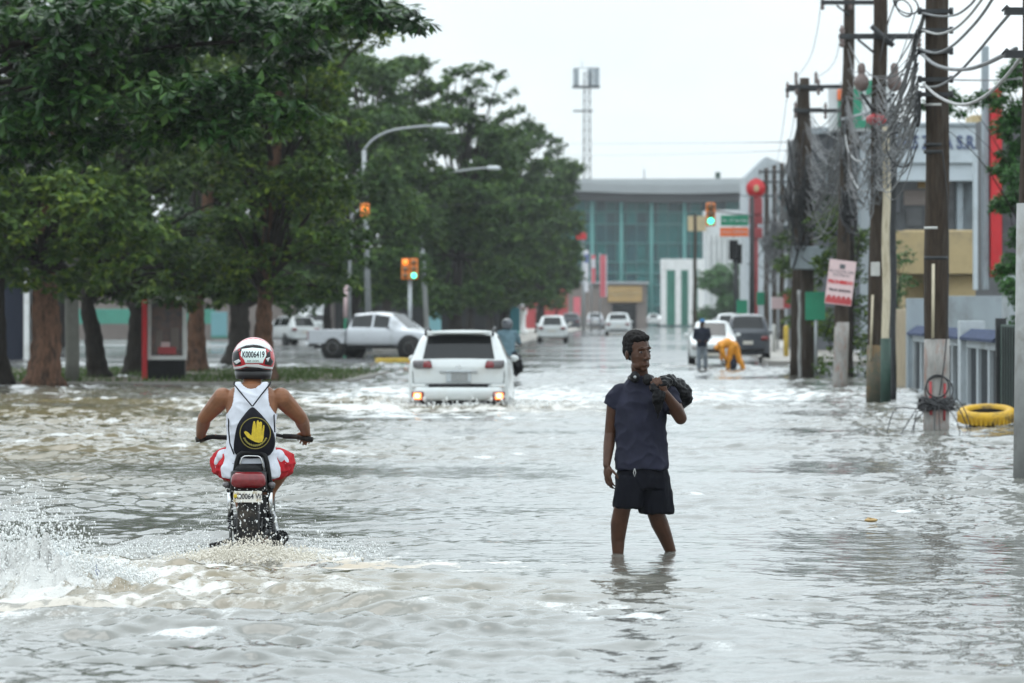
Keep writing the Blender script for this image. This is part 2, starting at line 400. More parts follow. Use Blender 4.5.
# ================================================================== ground
def sstep(a, b, x):
    t = np.clip((x - a) / (b - a), 0, 1); return t * t * (3 - 2 * t)
def ground_z(u, v):
    u = np.asarray(u, float); v = np.asarray(v, float)
    z = -.24 + .262 * sstep(92, 128, v)
    z += .010 * np.sin(u * .9 + v * .31) + .008 * np.sin(u * .37 - v * .83 + 1.3) + .006 * np.sin(u * 1.7 + v * 1.1)
    return z
us = np.unique(np.concatenate([[-3000, -1200, -500, -200, -100, -60, -40, -30], np.arange(-24, 14.1, .8), [18, 25, 40, 60, 100, 200, 500, 1200, 3000]]))
vs = np.unique(np.concatenate([[-400, -100, -40, 0, 30, 60], np.arange(70, 175, 1.5), np.arange(180, 420, 8), [450, 500, 600, 800, 1200, 2500, 5000]]))
U, V = np.meshgrid(us, vs); Zg = ground_z(U, V)
c_, s_ = math.cos(ROAD), math.sin(ROAD)
gv = np.stack([U * c_ + V * s_, V * c_ - U * s_, Zg], -1).reshape(-1, 3)
nu, nv = len(us), len(vs)
ii = (np.arange(nv - 1)[:, None] * nu + np.arange(nu - 1)[None]).ravel()
gf = np.stack([ii, ii + 1, ii + nu + 1, ii + nu], 1)
def np_mesh(name, verts, faces, mats, smooth=True):
    me = bpy.data.meshes.new(name)
    verts = np.asarray(verts, np.float32); faces = np.asarray(faces, np.int32); k = faces.shape[1]
    me.vertices.add(len(verts)); me.vertices.foreach_set('co', verts.ravel())
    me.loops.add(faces.size); me.loops.foreach_set('vertex_index', faces.ravel())
    me.polygons.add(len(faces)); me.polygons.foreach_set('loop_start', np.arange(0, faces.size, k, dtype=np.int32))
    me.polygons.foreach_set('use_smooth', np.full(len(faces), smooth))
    for m in (mats if isinstance(mats, (list, tuple)) else [mats]): me.materials.append(m)
    me.update(calc_edges=True)
    return me
gm, nt, b = new_mat('wet_asphalt'); N = nt.nodes; L = nt.links
tc = N.new('ShaderNodeTexCoord')
n1 = N.new('ShaderNodeTexNoise'); n1.inputs['Scale'].default_value = .09; n1.inputs['Detail'].default_value = 6; L.new(tc.outputs['Object'], n1.inputs['Vector'])
r1 = N.new('ShaderNodeMapRange'); r1.inputs['From Min'].default_value = .38; r1.inputs['From Max'].default_value = .62; r1.inputs['To Min'].default_value = .04; r1.inputs['To Max'].default_value = .24
L.new(n1.outputs['Fac'], r1.inputs['Value']); L.new(r1.outputs['Result'], b.inputs['Roughness'])
n2 = N.new('ShaderNodeTexNoise'); n2.inputs['Scale'].default_value = .6; n2.inputs['Detail'].default_value = 8; L.new(tc.outputs['Object'], n2.inputs['Vector'])
r2 = N.new('ShaderNodeValToRGB'); r2.color_ramp.elements[0].color = (.045, .046, .048, 1); r2.color_ramp.elements[1].color = (.105, .104, .10, 1); L.new(n2.outputs['Fac'], r2.inputs['Fac']); L.new(r2.outputs['Color'], b.inputs['Base Color'])
n3 = N.new('ShaderNodeTexNoise'); n3.inputs['Scale'].default_value = 5; n3.inputs['Detail'].default_value = 5; L.new(tc.outputs['Object'], n3.inputs['Vector'])
bp = N.new('ShaderNodeBump'); bp.inputs['Strength'].default_value = .2; bp.inputs['Distance'].default_value = .01; L.new(n3.outputs['Fac'], bp.inputs['Height']); L.new(bp.outputs['Normal'], b.inputs['Normal'])
go = bpy.data.objects.new('road', np_mesh('road', gv, gf, gm)); COL.objects.link(go); tag(go, kind='structure')

# verge islands with kerbs, in road coordinates
def island(name, poly, z0, z1, m, kerb=None, kname='kerb'):
    """a raised slab with a real step; poly is a list of (u, v)"""
    mb = MB(); n = len(poly)
    vs_ = [RW(u, v, z0) for u, v in poly] + [RW(u, v, z1) for u, v in poly]
    mb.add(vs_, [tuple(range(n, 2*n))] + [(j, (j+1) % n, n + (j+1) % n, n + j) for j in range(n)])
    tag(mb.build(name, m, bevel=0), kind='structure')
    if kerb:
        kb = MB()
        for j in range(n):
            a, c = RW(*poly[j], 0), RW(*poly[(j+1) % n], 0); d = (c - a); ln = d.length; mid = (a + c) / 2; mid.z = (z0 + z1) / 2 + .008
            kb.box(mid, (ln + .1, .16, z1 - z0 + .02), rz=math.atan2(d.y, d.x))
        tag(kb.build(kname, kerb), kind='structure')
vm_soil = mat('soil', (.075,.058,.036), .8, var=.4, scale=1.2, bump=.02, bscale=6, dirt=(.05,.075,.02), dscale=.7)
island('verge', [(-34, 98), (-9.2, 98.6), (-7.6, 101), (-7.6, 117), (-9.5, 121), (-34, 123)], -.30, .06, vm_soil, M['kerb'], 'verge_kerb')
island('sidewalk', [(-13.5, 172), (-7.2, 172), (-7.2, 470), (-13.5, 470)], -.2, .15, M['pavement'], M['kerb'], 'sidewalk_kerb')
island('sidewalk', [(3.55, 134), (7.5, 134), (7.5, 470), (3.55, 470)], -.2, .14, M['pavement'], M['kerb'], 'sidewalk_kerb')
island('sidewalk', [(3.3, 40), (5.35, 40), (5.35, 118), (3.3, 118)], -.45, -.11, M['pavement'], None)
# yellow kerb end of the traffic island on the cross street
yk = MB(); a = RW(-8.6, 142.5); yk.box((a.x, a.y, .07), (2.1, .5, .17), rz=.25); tag(yk.build('yellow_kerb', M['kerb_yellow'], bevel=.03), kind='structure')

# grass on the verge: nobody could count it
gn = 15000
gu = rng.uniform(-30, -7.7, gn); gvv = rng.uniform(98.7, 121, gn); 
keep = (np.sin(gu*1.1)+np.sin(gvv*.7+gu*.4)+rng.normal(0, .8, gn)) > -.35 ; gu, gvv = gu[keep], gvv[keep]
gn = len(gu); gx = gu * c_ + gvv * s_; gy = gvv * c_ - gu * s_
hh = rng.uniform(.05, .20, gn); aa = rng.uniform(0, 6.28, gn); bw = rng.uniform(.012, .03, gn)
lx = rng.normal(0, .05, gn); ly = rng.normal(0, .05, gn)
A_ = np.stack([gx - np.cos(aa)*bw, gy - np.sin(aa)*bw, np.full(gn, .05)], 1); B_ = np.stack([gx + np.cos(aa)*bw, gy + np.sin(aa)*bw, np.full(gn, .05)], 1)
C_ = np.stack([gx + lx, gy + ly, .05 + hh], 1)
gvs = np.stack([A_, B_, C_], 1).reshape(-1, 3)
o = bpy.data.objects.new('grass', np_mesh('grass', gvs, np.arange(gn*3).reshape(-1, 3), M['grass'], False)); COL.objects.link(o)
tag(o, 'short green grass on the kerbed verge under the trees', 'grass', kind='stuff')

# ================================================================== flood water
def wave_tile(n, Ls, k_lo, k_hi, power, wind, spread, seed):
    r = np.random.default_rng(seed)
    k1 = 2*np.pi*np.fft.fftfreq(n, Ls/n); KX, KY = np.meshgrid(k1, k1); K = np.hypot(KX, KY); K[0, 0] = 1
    Sp = K**(-power) * np.exp(-(k_lo/K)**2) * np.exp(-(K/k_hi)**2)
    ca = np.abs((KX*math.cos(wind) + KY*math.sin(wind)) / K)
    Sp *= (1 - spread) * ca**2 + spread
    Sp[0, 0] = 0
    h = np.fft.ifft2(Sp * (r.normal(size=(n, n)) + 1j*r.normal(size=(n, n)))).real
    gy_, gx_ = np.gradient(h, Ls/n)
    return h / np.sqrt((gx_**2 + gy_**2).mean())       # unit rms slope
def samp(t, Ls, x, y):
    n = t.shape[0]; fx = (x / Ls * n) % n; fy = (y / Ls * n) % n
    i = np.floor(fx).astype(int); j = np.floor(fy).astype(int); a = fx - i; b_ = fy - j; i %= n; j %= n; i1 = (i+1) % n; j1 = (j+1) % n
    return t[j, i]*(1-a)*(1-b_) + t[j, i1]*a*(1-b_) + t[j1, i]*(1-a)*b_ + t[j1, i1]*a*b_
T_chop = wave_tile(512, 21.0, 2*np.pi/.55, 2*np.pi/.14, 2.4, 1.25, .35, 3)
T_swell = wave_tile(256, 47.0, 2*np.pi/3.2, 2*np.pi/.7, 2.8, 1.1, .3, 5)
T_fine = wave_tile(512, 9.0, 2*np.pi/.30, 2*np.pi/.07, 2.4, 1.9, .6, 8)
T_low = wave_tile(128, 90.0, 2*np.pi/14, 2*np.pi/3.0, 2.0, .3, .7, 11); T_low /= np.abs(T_low).std()
ys = [12.0]
while ys[-1] < 140: ys.append(ys[-1] + (.05 if ys[-1] < 42 else .05 + (ys[-1]-42) * .0016))
ys = np.array(ys); ts = np.linspace(-1.3, 1.3, 430)
Yw = np.repeat(ys[:, None], len(ts), 1); Xw = ts[None] * (ys[:, None] * .122 + 1.6)
def G(x0, y0, rx, ry): return np.exp(-((Xw-x0)/rx)**2 - ((Yw-y0)/ry)**2)
low = samp(T_low, 90, Xw, Yw)
bx, by = X(250, 30.6), 30.6                       # where the motorcycle's rear wheel meets the water
mx_, my_ = X(645, 30), 30.0
sx, sy = X(458, 75), 75.0
amp = .098 + .030 * low + .035 * sstep(40, 70, Yw) * (1 + .3*low)
amp *= 1 - .45 * G(mx_ + .6, 25, 1.7, 7.5)          # calmer sheet round the walking man
amp *= 1 - .25 * G(X(900, 24), 24, 1.6, 5)
amp += .055 * G(bx, by - 1.2, 1.2, 3.2) + .05 * G(bx - 1.4, by - 2.6, 1.5, 3.5) + .05 * G(sx, sy - 3, 5, 9) + .05*G(X(560, 84), 84, 7, 8)
amp = np.clip(amp, .03, .24)
Hw = amp * (1.0 * samp(T_chop, 21, Xw, Yw) + .45 * samp(T_swell, 47, Xw, Yw) + .95 * samp(T_fine, 9, Xw, Yw) * (1 - sstep(75, 115, Yw)))
# churned crests: behind the wheel, the muddy wake line, the car's bow wave, the splash at the left
crest = .085 * G(bx + .12, by - 1.5, .22, .35) + .02 * G(bx - .25, by - .6, .35, .3) + .03 * G(bx + .3, by - .6, .3, .35)
crest += .025 * G(bx, by - 1.9, 2.2, .35) + .26 * G(X(12, 26.4), 26.4, .26, .35) + .16 * G(X(52, 26.2), 26.2, .18, .3) + .07 * G(X(90, 25.9), 25.9, .35, .3)
crest += .06 * G(sx - 1.5, sy - .6, .4, .9) + .05 * G(sx + 1.6, sy - .5, .6, .9)
Hw += crest * (.62 + .35 * np.abs(samp(T_chop, 21, Xw*1.7, Yw*1.7))/T_chop.std() + .22*samp(T_fine, 9, Xw*1.9, Yw*1.9)/T_fine.std())
for (rx_, ry_) in ((X(618, 30), 30.0), (X(672, 29.9), 30.12)):     # ripples round the two legs
    d = np.hypot(Xw - rx_, Yw - ry_); Hw += .007 * np.cos(d * 26) * np.exp(-d * 2.6)
# foam cover, with sparkle painted into its mid-distance part
fn = samp(T_chop, 21, Xw*.8 + 3, Yw*.55 + 7); fn2 = samp(T_fine, 9, Xw*.7, Yw*.45); fn3 = samp(T_swell, 47, Xw, Yw*.7)
fn, fn2, fn3 = fn / fn.std(), fn2 / fn2.std(), fn3 / fn3.std()
tex = .5 + .30*fn + .22*fn2 + .18*fn3
f_w = .92*G(bx + .05, by - .9, .55, .6) + .8*G(bx, by - 1.5, 1.3, 1.1) + .55*G(bx + .6, by - 2.2, 2.2, .9) + 1.1*G(X(15, 26.2), 26.2, .9, 1.6) + .5*G(X(100, 25.5), 25.5, 1.3, 1.4)
f_w += .18*G(X(200, 24), 24, 2.5, 2.5)
f_car = 1.0*G(sx, sy - 3, 2.2, 5) + .8*G(X(360, 80), 80, 4, 6) + .85*G(X(590, 84), 84, 6, 9) + .6*G(X(720, 92), 92, 6, 9) + .55*G(X(330, 90), 90, 4, 7)
foam = np.clip(f_w * 1.2 * (tex*1.25 - .05 + .30*samp(T_fine, 9, Xw*2.3, Yw*1.1)/T_fine.std()), 0, 1) ; foam_sparkle_w = np.clip(f_car * 1.1 * tex, 0, 1)
base_foam_sparkle = np.clip((fn*.6 + fn2*.35 + fn3*.5 + .35*low - 2.1 + 1.35*G(X(560, 72), 72, 18, 24)) * .6, 0, .7)  # scattered foam, thickened at mid distance to paint in white sparkle
foam_sparkle_w = np.maximum(foam_sparkle_w, base_foam_sparkle)
mud = np.clip(.28*G(bx - .6, by - 3.2, 3.2, 3.2) + .9*G(bx + .1, by - .4, .6, .5) + .75*G(bx, by - 2.1, 2.6, .55)*(.5+.5*fn3) + .6*G(X(60, 24.6), 24.6, 1.6, .8) + .7*G(X(380, 77), 77, 2.2, 2.5) + .5*G(sx + 1.5, sy - 2, 2.5, 2), 0, 1)
silt_and_reflection = np.clip(.95*G(X(90, 76), 76, 8.5, 17) + .5*G(X(40, 50), 50, 4, 9) + .6*G(bx - .6, by - 3.0, 3.0, 3.0), 0, 1) * (.75 + .25*low)  # brown at left paints in the trees' reflection; last term is churned silt
foam = np.maximum(foam, np.clip((crest - .035) * 14, 0, 1) * (Yw < 40))
nr, ncx = Xw.shape
ii = (np.arange(nr - 1)[:, None] * ncx + np.arange(ncx - 1)[None]).ravel()
wf = np.stack([ii, ii + 1, ii + ncx + 1, ii + ncx], 1)
wmsh = np_mesh('flood_water', np.stack([Xw, Yw, Hw], -1).reshape(-1, 3), wf, [])
for nme, arr in (('foam', np.maximum(foam, foam_sparkle_w)), ('mud', mud), ('silt_and_reflection', np.clip(silt_and_reflection, 0, 1))):
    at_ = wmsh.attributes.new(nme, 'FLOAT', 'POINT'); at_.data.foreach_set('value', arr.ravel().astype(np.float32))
wm, nt, b = new_mat('flood_water'); N = nt.nodes; L = nt.links
tc = N.new('ShaderNodeTexCoord')
af = N.new('ShaderNodeAttribute'); af.attribute_name = 'foam'; am = N.new('ShaderNodeAttribute'); am.attribute_name = 'mud'
nb = N.new('ShaderNodeTexNoise'); nb.inputs['Scale'].default_value = 30; nb.inputs['Detail'].default_value = 6; nb.inputs['Roughness'].default_value = .7; L.new(tc.outputs['Object'], nb.inputs['Vector'])
ff = N.new('ShaderNodeMath'); ff.operation = 'MULTIPLY_ADD'; ff.inputs[1].default_value = 1.5; ff.inputs[2].default_value = -.75; L.new(nb.outputs['Fac'], ff.inputs[0])
fa = N.new('ShaderNodeMath'); fa.operation = 'ADD'; L.new(af.outputs['Fac'], fa.inputs[0]); L.new(ff.outputs[0], fa.inputs[1])
fr = N.new('ShaderNodeMapRange'); fr.inputs['From Min'].default_value = .30; fr.inputs['From Max'].default_value = .85; L.new(fa.outputs[0], fr.inputs['Value'])
fm = N.new('ShaderNodeMath'); fm.operation = 'MULTIPLY'; L.new(fr.outputs['Result'], fm.inputs[0])
gt = N.new('ShaderNodeMapRange'); gt.inputs['From Min'].default_value = .02; gt.inputs['From Max'].default_value = .25; L.new(af.outputs['Fac'], gt.inputs['Value']); L.new(gt.outputs['Result'], fm.inputs[1])
fc = N.new('ShaderNodeMix'); fc.data_type = 'RGBA'; fc.inputs['A'].default_value = (.70, .72, .72, 1); fc.inputs['B'].default_value = (.47, .40, .31, 1); L.new(am.outputs['Fac'], fc.inputs['Factor'])
n4 = N.new('ShaderNodeTexNoise'); n4.inputs['Scale'].default_value = .5; n4.inputs['Detail'].default_value = 5; L.new(tc.outputs['Object'], n4.inputs['Vector'])
wc = N.new('ShaderNodeValToRGB'); wc.color_ramp.elements[0].color = (.10, .101, .091, 1); wc.color_ramp.elements[1].color = (.17, .171, .156, 1); L.new(n4.outputs['Fac'], wc.inputs['Fac'])
asl = N.new('ShaderNodeAttribute'); asl.attribute_name = 'silt_and_reflection'; wc2 = N.new('ShaderNodeMix'); wc2.data_type = 'RGBA'; L.new(asl.outputs['Fac'], wc2.inputs['Factor']); L.new(wc.outputs['Color'], wc2.inputs['A']); wc2.inputs['B'].default_value = (.17, .135, .072, 1)
bc = N.new('ShaderNodeMix'); bc.data_type = 'RGBA'; L.new(fm.outputs[0], bc.inputs['Factor']); L.new(wc2.outputs['Result'], bc.inputs['A']); L.new(fc.outputs['Result'], bc.inputs['B'])
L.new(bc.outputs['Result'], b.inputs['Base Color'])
rr = N.new('ShaderNodeMapRange'); rr.inputs['To Min'].default_value = .05; rr.inputs['To Max'].default_value = .6; L.new(fm.outputs[0], rr.inputs['Value']); L.new(rr.outputs['Result'], b.inputs['Roughness'])
b.inputs['IOR'].default_value = 1.33
n5 = N.new('ShaderNodeTexNoise'); n5.inputs['Scale'].default_value = 9; n5.inputs['Detail'].default_value = 4; L.new(tc.outputs['Object'], n5.inputs['Vector'])
bp = N.new('ShaderNodeBump'); bp.inputs['Strength'].default_value = .55; bp.inputs['Distance'].default_value = .012; L.new(n5.outputs['Fac'], bp.inputs['Height'])
b2 = N.new('ShaderNodeBump'); b2.inputs['Distance'].default_value = .02; L.new(nb.outputs['Fac'], b2.inputs['Height']); L.new(fm.outputs[0], b2.inputs['Strength']); L.new(bp.outputs['Normal'], b2.inputs['Normal'])
L.new(b2.outputs['Normal'], b.inputs['Normal'])
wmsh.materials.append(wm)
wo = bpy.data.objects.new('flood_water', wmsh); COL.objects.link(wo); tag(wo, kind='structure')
wb = MB(); wb.add([(-90, -60, -.1), (90, -60, -.1), (90, 150, -.1), (-90, 150, -.1)], [(0, 1, 2, 3)])
tag(wb.build('deep_water', wm, fixn=False), kind='structure')

# spray: thrown drops and lumps of water, too many to count
spray_m, nt, b = new_mat('spray'); b.inputs['Base Color'].default_value = (.72, .73, .72, 1); b.inputs['Roughness'].default_value = .12; b.inputs['IOR'].default_value = 1.33
mud_spray, nt, b = new_mat('muddy_spray'); b.inputs['Base Color'].default_value = (.62, .58, .50, 1); b.inputs['Roughness'].default_value = .2
ICO = None
def spray(name, label, emit, n, smin, smax, seed, m):
    """emit(r) -> position, stretch direction"""
    global ICO
    if ICO is None:
        bm = bmesh.new(); bmesh.ops.create_icosphere(bm, subdivisions=1, radius=1); ICO = (np.array([v.co[:] for v in bm.verts]), np.array([[v.index for v in f.verts] for f in bm.faces])); bm.free()
    r = np.random.default_rng(seed); V_, F_ = [], []
    for i in range(n):
        p = emit(r); s = smin + (smax - smin) * r.random()**3.2
        vv = ICO[0] * (1 + r.normal(0, .18, (len(ICO[0]), 1)))
        st = np.array([r.uniform(.7, 1.5), r.uniform(.7, 1.4), r.uniform(.7, 2.6)])
        V_.append(vv * st * s + np.array(p)); F_.append(ICO[1] + i * len(ICO[0]))
    o = bpy.data.objects.new(name, np_mesh(name, np.concatenate(V_), np.concatenate(F_), m)); COL.objects.link(o)
    return tag(o, label, 'splash', kind='stuff')
def em_left(r):
    while True:
        t = r.random(); x = -3.35 + t * 1.05; top = .52 * math.exp(-((x + 3.05)/.42)**2) + .10
        z = abs(r.normal(0, .42)) * top
        if z < top * 1.15: return (x + r.normal(0, .05), 26.4 + r.normal(0, .28), z - .02)
spray('water_splash', 'white burst of spray thrown up at the left edge of the flooded street', em_left, 17000, .0014, .0072, 21, spray_m)
def em_wheel(r):
    a = r.normal(0, .20); z = abs(r.normal(0, .07)) * math.exp(-(a/.3)**2) + r.random()*.03
    return (bx + .09 + a*1.2, by - 1.45 + r.normal(0, .28), z*.8)
spray('wheel_splash', 'muddy spray kicked up behind the rear wheel of the motorcycle', em_wheel, 8000, .0014, .0068, 22, mud_spray)
def em_drops(r):
    return (bx + r.normal(.0, .13), by - .28 + r.normal(0, .06), r.random()**1.5 * .45)
spray('water_drops', 'pale drops flying in front of the motorcycle rear tyre', em_drops, 420, .002, .0065, 23, spray_m)
def em_side(r):
    s = -1 if r.random() < .6 else 1
    t = r.random(); return (bx + s*(.25 + t*.75), by - .5 + r.normal(0, .4), abs(r.normal(0, .07)) * (1.2 - t))
spray('wake_spray', 'low spray skimming the wake on both sides of the motorcycle', em_side, 3500, .0014, .006, 24, spray_m)
def em_car(r):
    s = r.choice([-1, 0, 1]); return (sx + s*1.1 + r.normal(0, .4), sy - .5 + r.normal(0, .35), abs(r.normal(0, .09)))
spray('bumper_spray', 'churned white water under the rear bumper of the white SUV', em_car, 1500, .006, .022, 25, spray_m)
# ================================================================== people
def wr(amp, sc, st=(1, 1, 1), seed=0.0):
    def f(p):
        q = Vector((p.x*sc*st[0] + seed, p.y*sc*st[1], p.z*sc*st[2]))
        return amp * (noise.noise(q) + .5 * noise.noise(q * 2.3))
    return f
def limb(mb, pts, rs, n=14):
    """tapered limb with round joints"""
    mb.tube(pts, rs, n)
    for p, r in zip(pts, rs): mb.ell(p, r, 12, 8)
def finger(mb, p, d, bend, axis, lens, r):
    """three phalanges, each bent by `bend` round axis"""
    pts = [Vector(p)]; d = Vector(d).normalized(); rs = [r]
    for i, l in enumerate(lens):
        pts.append(pts[-1] + d * l); rs.append(r * (1 - .14 * (i + 1)))
        d = (Matrix.Rotation(bend, 3, axis) @ d)
    limb(mb, pts, rs, 8)
def hand(mb, wrist, along, palm_n, bend, side=1, s=1.0, spread=.05, tb=.35):
    """palm and five fingers: along = wrist to knuckles, palm_n = out of the palm, side = which side the thumb leaves"""
    a = Vector(along).normalized(); nrm = Vector(palm_n); nrm = (nrm - a*nrm.dot(a)).normalized(); sd = a.cross(nrm) * side
    B = Matrix((sd, nrm, a)).transposed().to_4x4()
    wrist = Vector(wrist)
    mb.ell(wrist + a*.045*s, (.038*s, .017*s, .052*s), 14, 9, 0, B)
    mb.ell(wrist + a*.035*s + sd*.022*s + nrm*.006*s, (.018*s, .017*s, .034*s), 12, 8, 0, B)
    for i, (off, ln) in enumerate(((.028, .074), (.009, .084), (-.010, .078), (-.027, .060))):
        fd = (a + sd * spread * off / .028).normalized()
        k = wrist + a * (.088 - .004*abs(i-1.2))*s + sd*off*s
        finger(mb, k, Matrix.Rotation(bend*.55, 3, sd) @ fd if True else fd, bend, sd, [ln*.45*s, ln*.32*s, ln*.25*s], .0092*s)
    td = (a*.62 + sd*.75 + nrm*.25).normalized()
    finger(mb, wrist + a*.022*s + sd*.028*s, td, tb, sd.cross(td).normalized() * side, [.036*s, .03*s, .024*s], .0115*s)
def head_solid(mb, T):
    def E(c, r, Mx=None): mb.ell((0,0,0), r, 16, 11, 0, T @ Matrix.Translation(c) @ (Mx or Matrix()))
    E((0,.018,.030), (.074,.093,.088)); E((0,-.022,-.020), (.064,.072,.085)); E((0,-.034,-.070), (.054,.054,.050))
    E((0,-.066,-.104), (.026,.022,.020)); E((.03,-.03,-.083), (.028,.045,.028)); E((-.03,-.03,-.083), (.028,.045,.028))
    for s in (-1, 1):
        E((s*.037,-.060,-.026), (.020,.017,.016)); E((s*.079,.012,-.020), (.010,.020,.032)); E((s*.017,-.106,-.036), (.010,.011,.009))
    def t(p): return T @ Vector(p)
    mb.tube([t((-.052,-.070,.022)), t((-.028,-.088,.030)), t((0,-.088,.026)), t((.028,-.088,.030)), t((.052,-.070,.022))], [.008,.010,.008,.010,.008], 8)
    mb.tube([t((0,-.088,.020)), t((0,-.100,-.010)), t((0,-.111,-.032))], [.009,.011,.013], 8); mb.ell((0,0,0), (.014,.013,.012), 10, 7, 0, T @ Matrix.Translation((0,-.108,-.034)))
    E((0,-.088,-.066), (.024,.013,.0075)); E((0,-.086,-.080), (.021,.013,.009))
def head_details(T, root, skin, hairm):
    for s in (-1, 1):
        e = MB(); e.ell((0,0,0), (.0118,.0098,.0058), 12, 8, 0, T @ Matrix.Translation((s*.031,-.0795,.004))); eo = e.build('eye', M['eye_white'], root)
        p = MB(); p.ell((0,0,0), (.0066,.0045,.0066), 10, 6, 0, T @ Matrix.Translation((s*.033,-.0872,.0035))); p.build('iris', M['ink'], eo)
        b = MB(); b.tube([T @ Vector((s*.014,-.0925,.029)), T @ Vector((s*.030,-.0915,.034)), T @ Vector((s*.048,-.076,.028))], [.003,.004,.0025], 6); b.build('eyebrow', hairm, root)
    l = MB(); l.tube([T @ Vector((-.019,-.093,-.073)), T @ Vector((0,-.1015,-.0725)), T @ Vector((.019,-.093,-.073))], [.002,.0040,.002], 6); l.build('lips', M['lip'], root)

# ---------------- the man wading towards us
mroot = thing('person', 'man in dark navy t-shirt and black shorts wading shin-deep towards the camera', 'person', (X(645, 30), 30.0, -.2))
mz = .2     # local origin is on the road, .2 m under the water
def q(px, py, y=0.0): return Vector(((px - 645) / 140.0, y, (553 - py) / 140.0 + mz))
HT = Matrix.Translation(q(638, 351.5, -.02)) @ Matrix.Rotation(R(33), 4, 'Z') @ Matrix.Rotation(R(-4), 4, 'Y') @ Matrix.Rotation(R(5), 4, 'X') @ Matrix.Diagonal((1.12, 1.06, 1.13, 1))
b = MB()
head_solid(b, HT)
limb(b, [q(639, 366, .01), q(641, 380, .03), q(641, 388, .04)], [.058, .060, .075])
b.loft([(q(642,470).x, .0, q(0,470).z, .120, .085), (q(642,448).x, .0, q(0,448).z, .145, .10), (q(641,415).x, .01, q(0,415).z, .160, .112), (q(641,395).x, .02, q(0,395).z, .160, .095), (q(641,386).x, .03, q(0,386).z, .12, .07), (q(641,378).x, .03, q(0,378).z, .07, .06)])
limb(b, [q(620,392,.02), q(614,406,.03), q(610.5,434,.05)], [.052,.053,.043]); limb(b, [q(610.5,434,.05), q(609,446,.02), q(606.5,465,-.05)], [.043,.041,.027])
hand(b, q(606.5, 466, -.05), (.10,-.12,-1), (.7,.5,0), R(24), side=1, s=1.08)
limb(b, [q(667,391,.02), q(673,404,-.03), q(680,418,-.11)], [.062,.058,.046]); limb(b, [q(680,418,-.11), q(675,408,-.17), q(664,393,-.25)], [.046,.044,.029])
hand(b, q(664, 393, -.25), (-.62,-.15,.75), (.1,1,.25), R(62), side=1, s=1.1, tb=.6)
limb(b, [q(633,458,.0), q(627,480,-.03), q(622.5,508,-.06)], [.070,.070,.060]); limb(b, [q(622,508,-.06), q(619,524,-.02), q(618,540,.0), q(618,556,.0), q(617.5,576,.02)], [.062,.062,.050,.039,.038])
b.ell(q(616.5, 577.5, -.05), (.047, .125, .033), 14, 8)
limb(b, [q(651,458,.02), q(653,482,.03), q(654.5,510,.03)], [.070,.070,.060]); limb(b, [q(654.5,510,.03), q(660,524,.09), q(666,538,.14), q(672,554,.18), q(676,572,.24)], [.062,.064,.052,.039,.038])
b.ell(q(679, 577.5, .17), (.047, .125, .033), 14, 8)
fuse(b, 'body', M['skin_dark'], mroot, .0055, 3)
head_details(HT, mroot, M['skin_dark'], M['hair'])
h = MB()
for c, r in (((0,.034,.055), (.083,.092,.080)), ((0,.014,.082), (.070,.080,.052)), ((0,.055,.010), (.076,.066,.075)), ((.062,.008,.026), (.021,.036,.050)), ((-.062,.008,.026), (.021,.036,.050)), ((0,-.040,.088),(.062,.034,.028))):
    h.ell((0,0,0), r, 16, 10, 0, HT @ Matrix.Translation(c))
fuse(h, 'hair', M['hair'], mroot, .006, 2, wr(.006, 60))
t = MB()
t.loft([(q(642,469).x, .0, q(0,469).z, .190, .143), (q(642,462).x, .0, q(0,462).z, .187, .136), (q(641.5,445).x, .0, q(0,445).z, .175, .118), (q(640,420).x, .005, q(0,420).z, .178, .128), (q(640,402).x, .015, q(0,402).z, .186, .122), (q(640.5,392).x, .025, q(0,392).z, .176, .105), (q(641,386).x, .03, q(0,386).z, .140, .092), (q(641,381).x, .03, q(0,381).z, .100, .082), (q(641,376.5).x, .03, q(0,376.5).z, .072, .070)], sq=2.15)
t.tube([q(622,391.5,.02), q(616.5,398,.025), q(612.5,407,.035)], [.066,.072,.073], 18); t.ell(q(621.5,392,.02), .066)
t.tube([q(663,389,.02), q(670,398,-.01), q(675,408,-.05)], [.078,.076,.072], 18); t.ell(q(663,390,.02), .074)
fuse(t, 'shirt', M['tee'], mroot, .008, 2, lambda p: wr(.012, 9, (1, 1, .5), 3.1)(p) + .010*(1-abs(noise.noise(Vector((p.x*9+p.z*5, p.y*6, p.z*9-p.x*4)))))**4)
n_ = MB(); n_.torus(q(641, 377.5, .03), .072, .012, Matrix.Diagonal((1.1, .95, 1, 1)), 24, 8); n_.build('collar', M['tee'], mroot)
s = MB()
s.loft([(q(642,464).x, .0, q(0,464).z, .160, .095), (q(642,478).x, .0, q(0,478).z, .188, .133), (q(642.5,488).x, .0, q(0,488).z, .195, .130)])
s.loft([(q(633,477).x, -.01, q(0,477).z, .118, .12), (q(629.5,492).x, -.03, q(0,492).z, .112, .12), (q(628,507).x, -.04, q(0,507).z, .100, .11)])
s.loft([(q(652,477).x, .01, q(0,477).z, .122, .12), (q(655,492).x, .03, q(0,492).z, .122, .12), (q(656.5,513).x, .04, q(0,513).z, .118, .115)])
fuse(s, 'shorts', M['shorts_dark'], mroot, .008, 2, lambda p: wr(.010, 12, (1.6, 1, .45), 7.7)(p) + .012*(1-abs(noise.noise(Vector((p.x*14, p.y*8, p.z*4)))))**3)
d = MB(); d.tube([q(634,468,-.140), q(632.8,472,-.146), q(634,476,-.148), q(635.2,472,-.146), q(634.2,468,-.140)], .0032, 6); d.build('drawstring', M['cable_pale'], mroot)
hp = thing('headphones', 'black headphones hung round the neck of the man in the dark t-shirt', 'headphones', (0,0,0)); hp.location = mroot.location
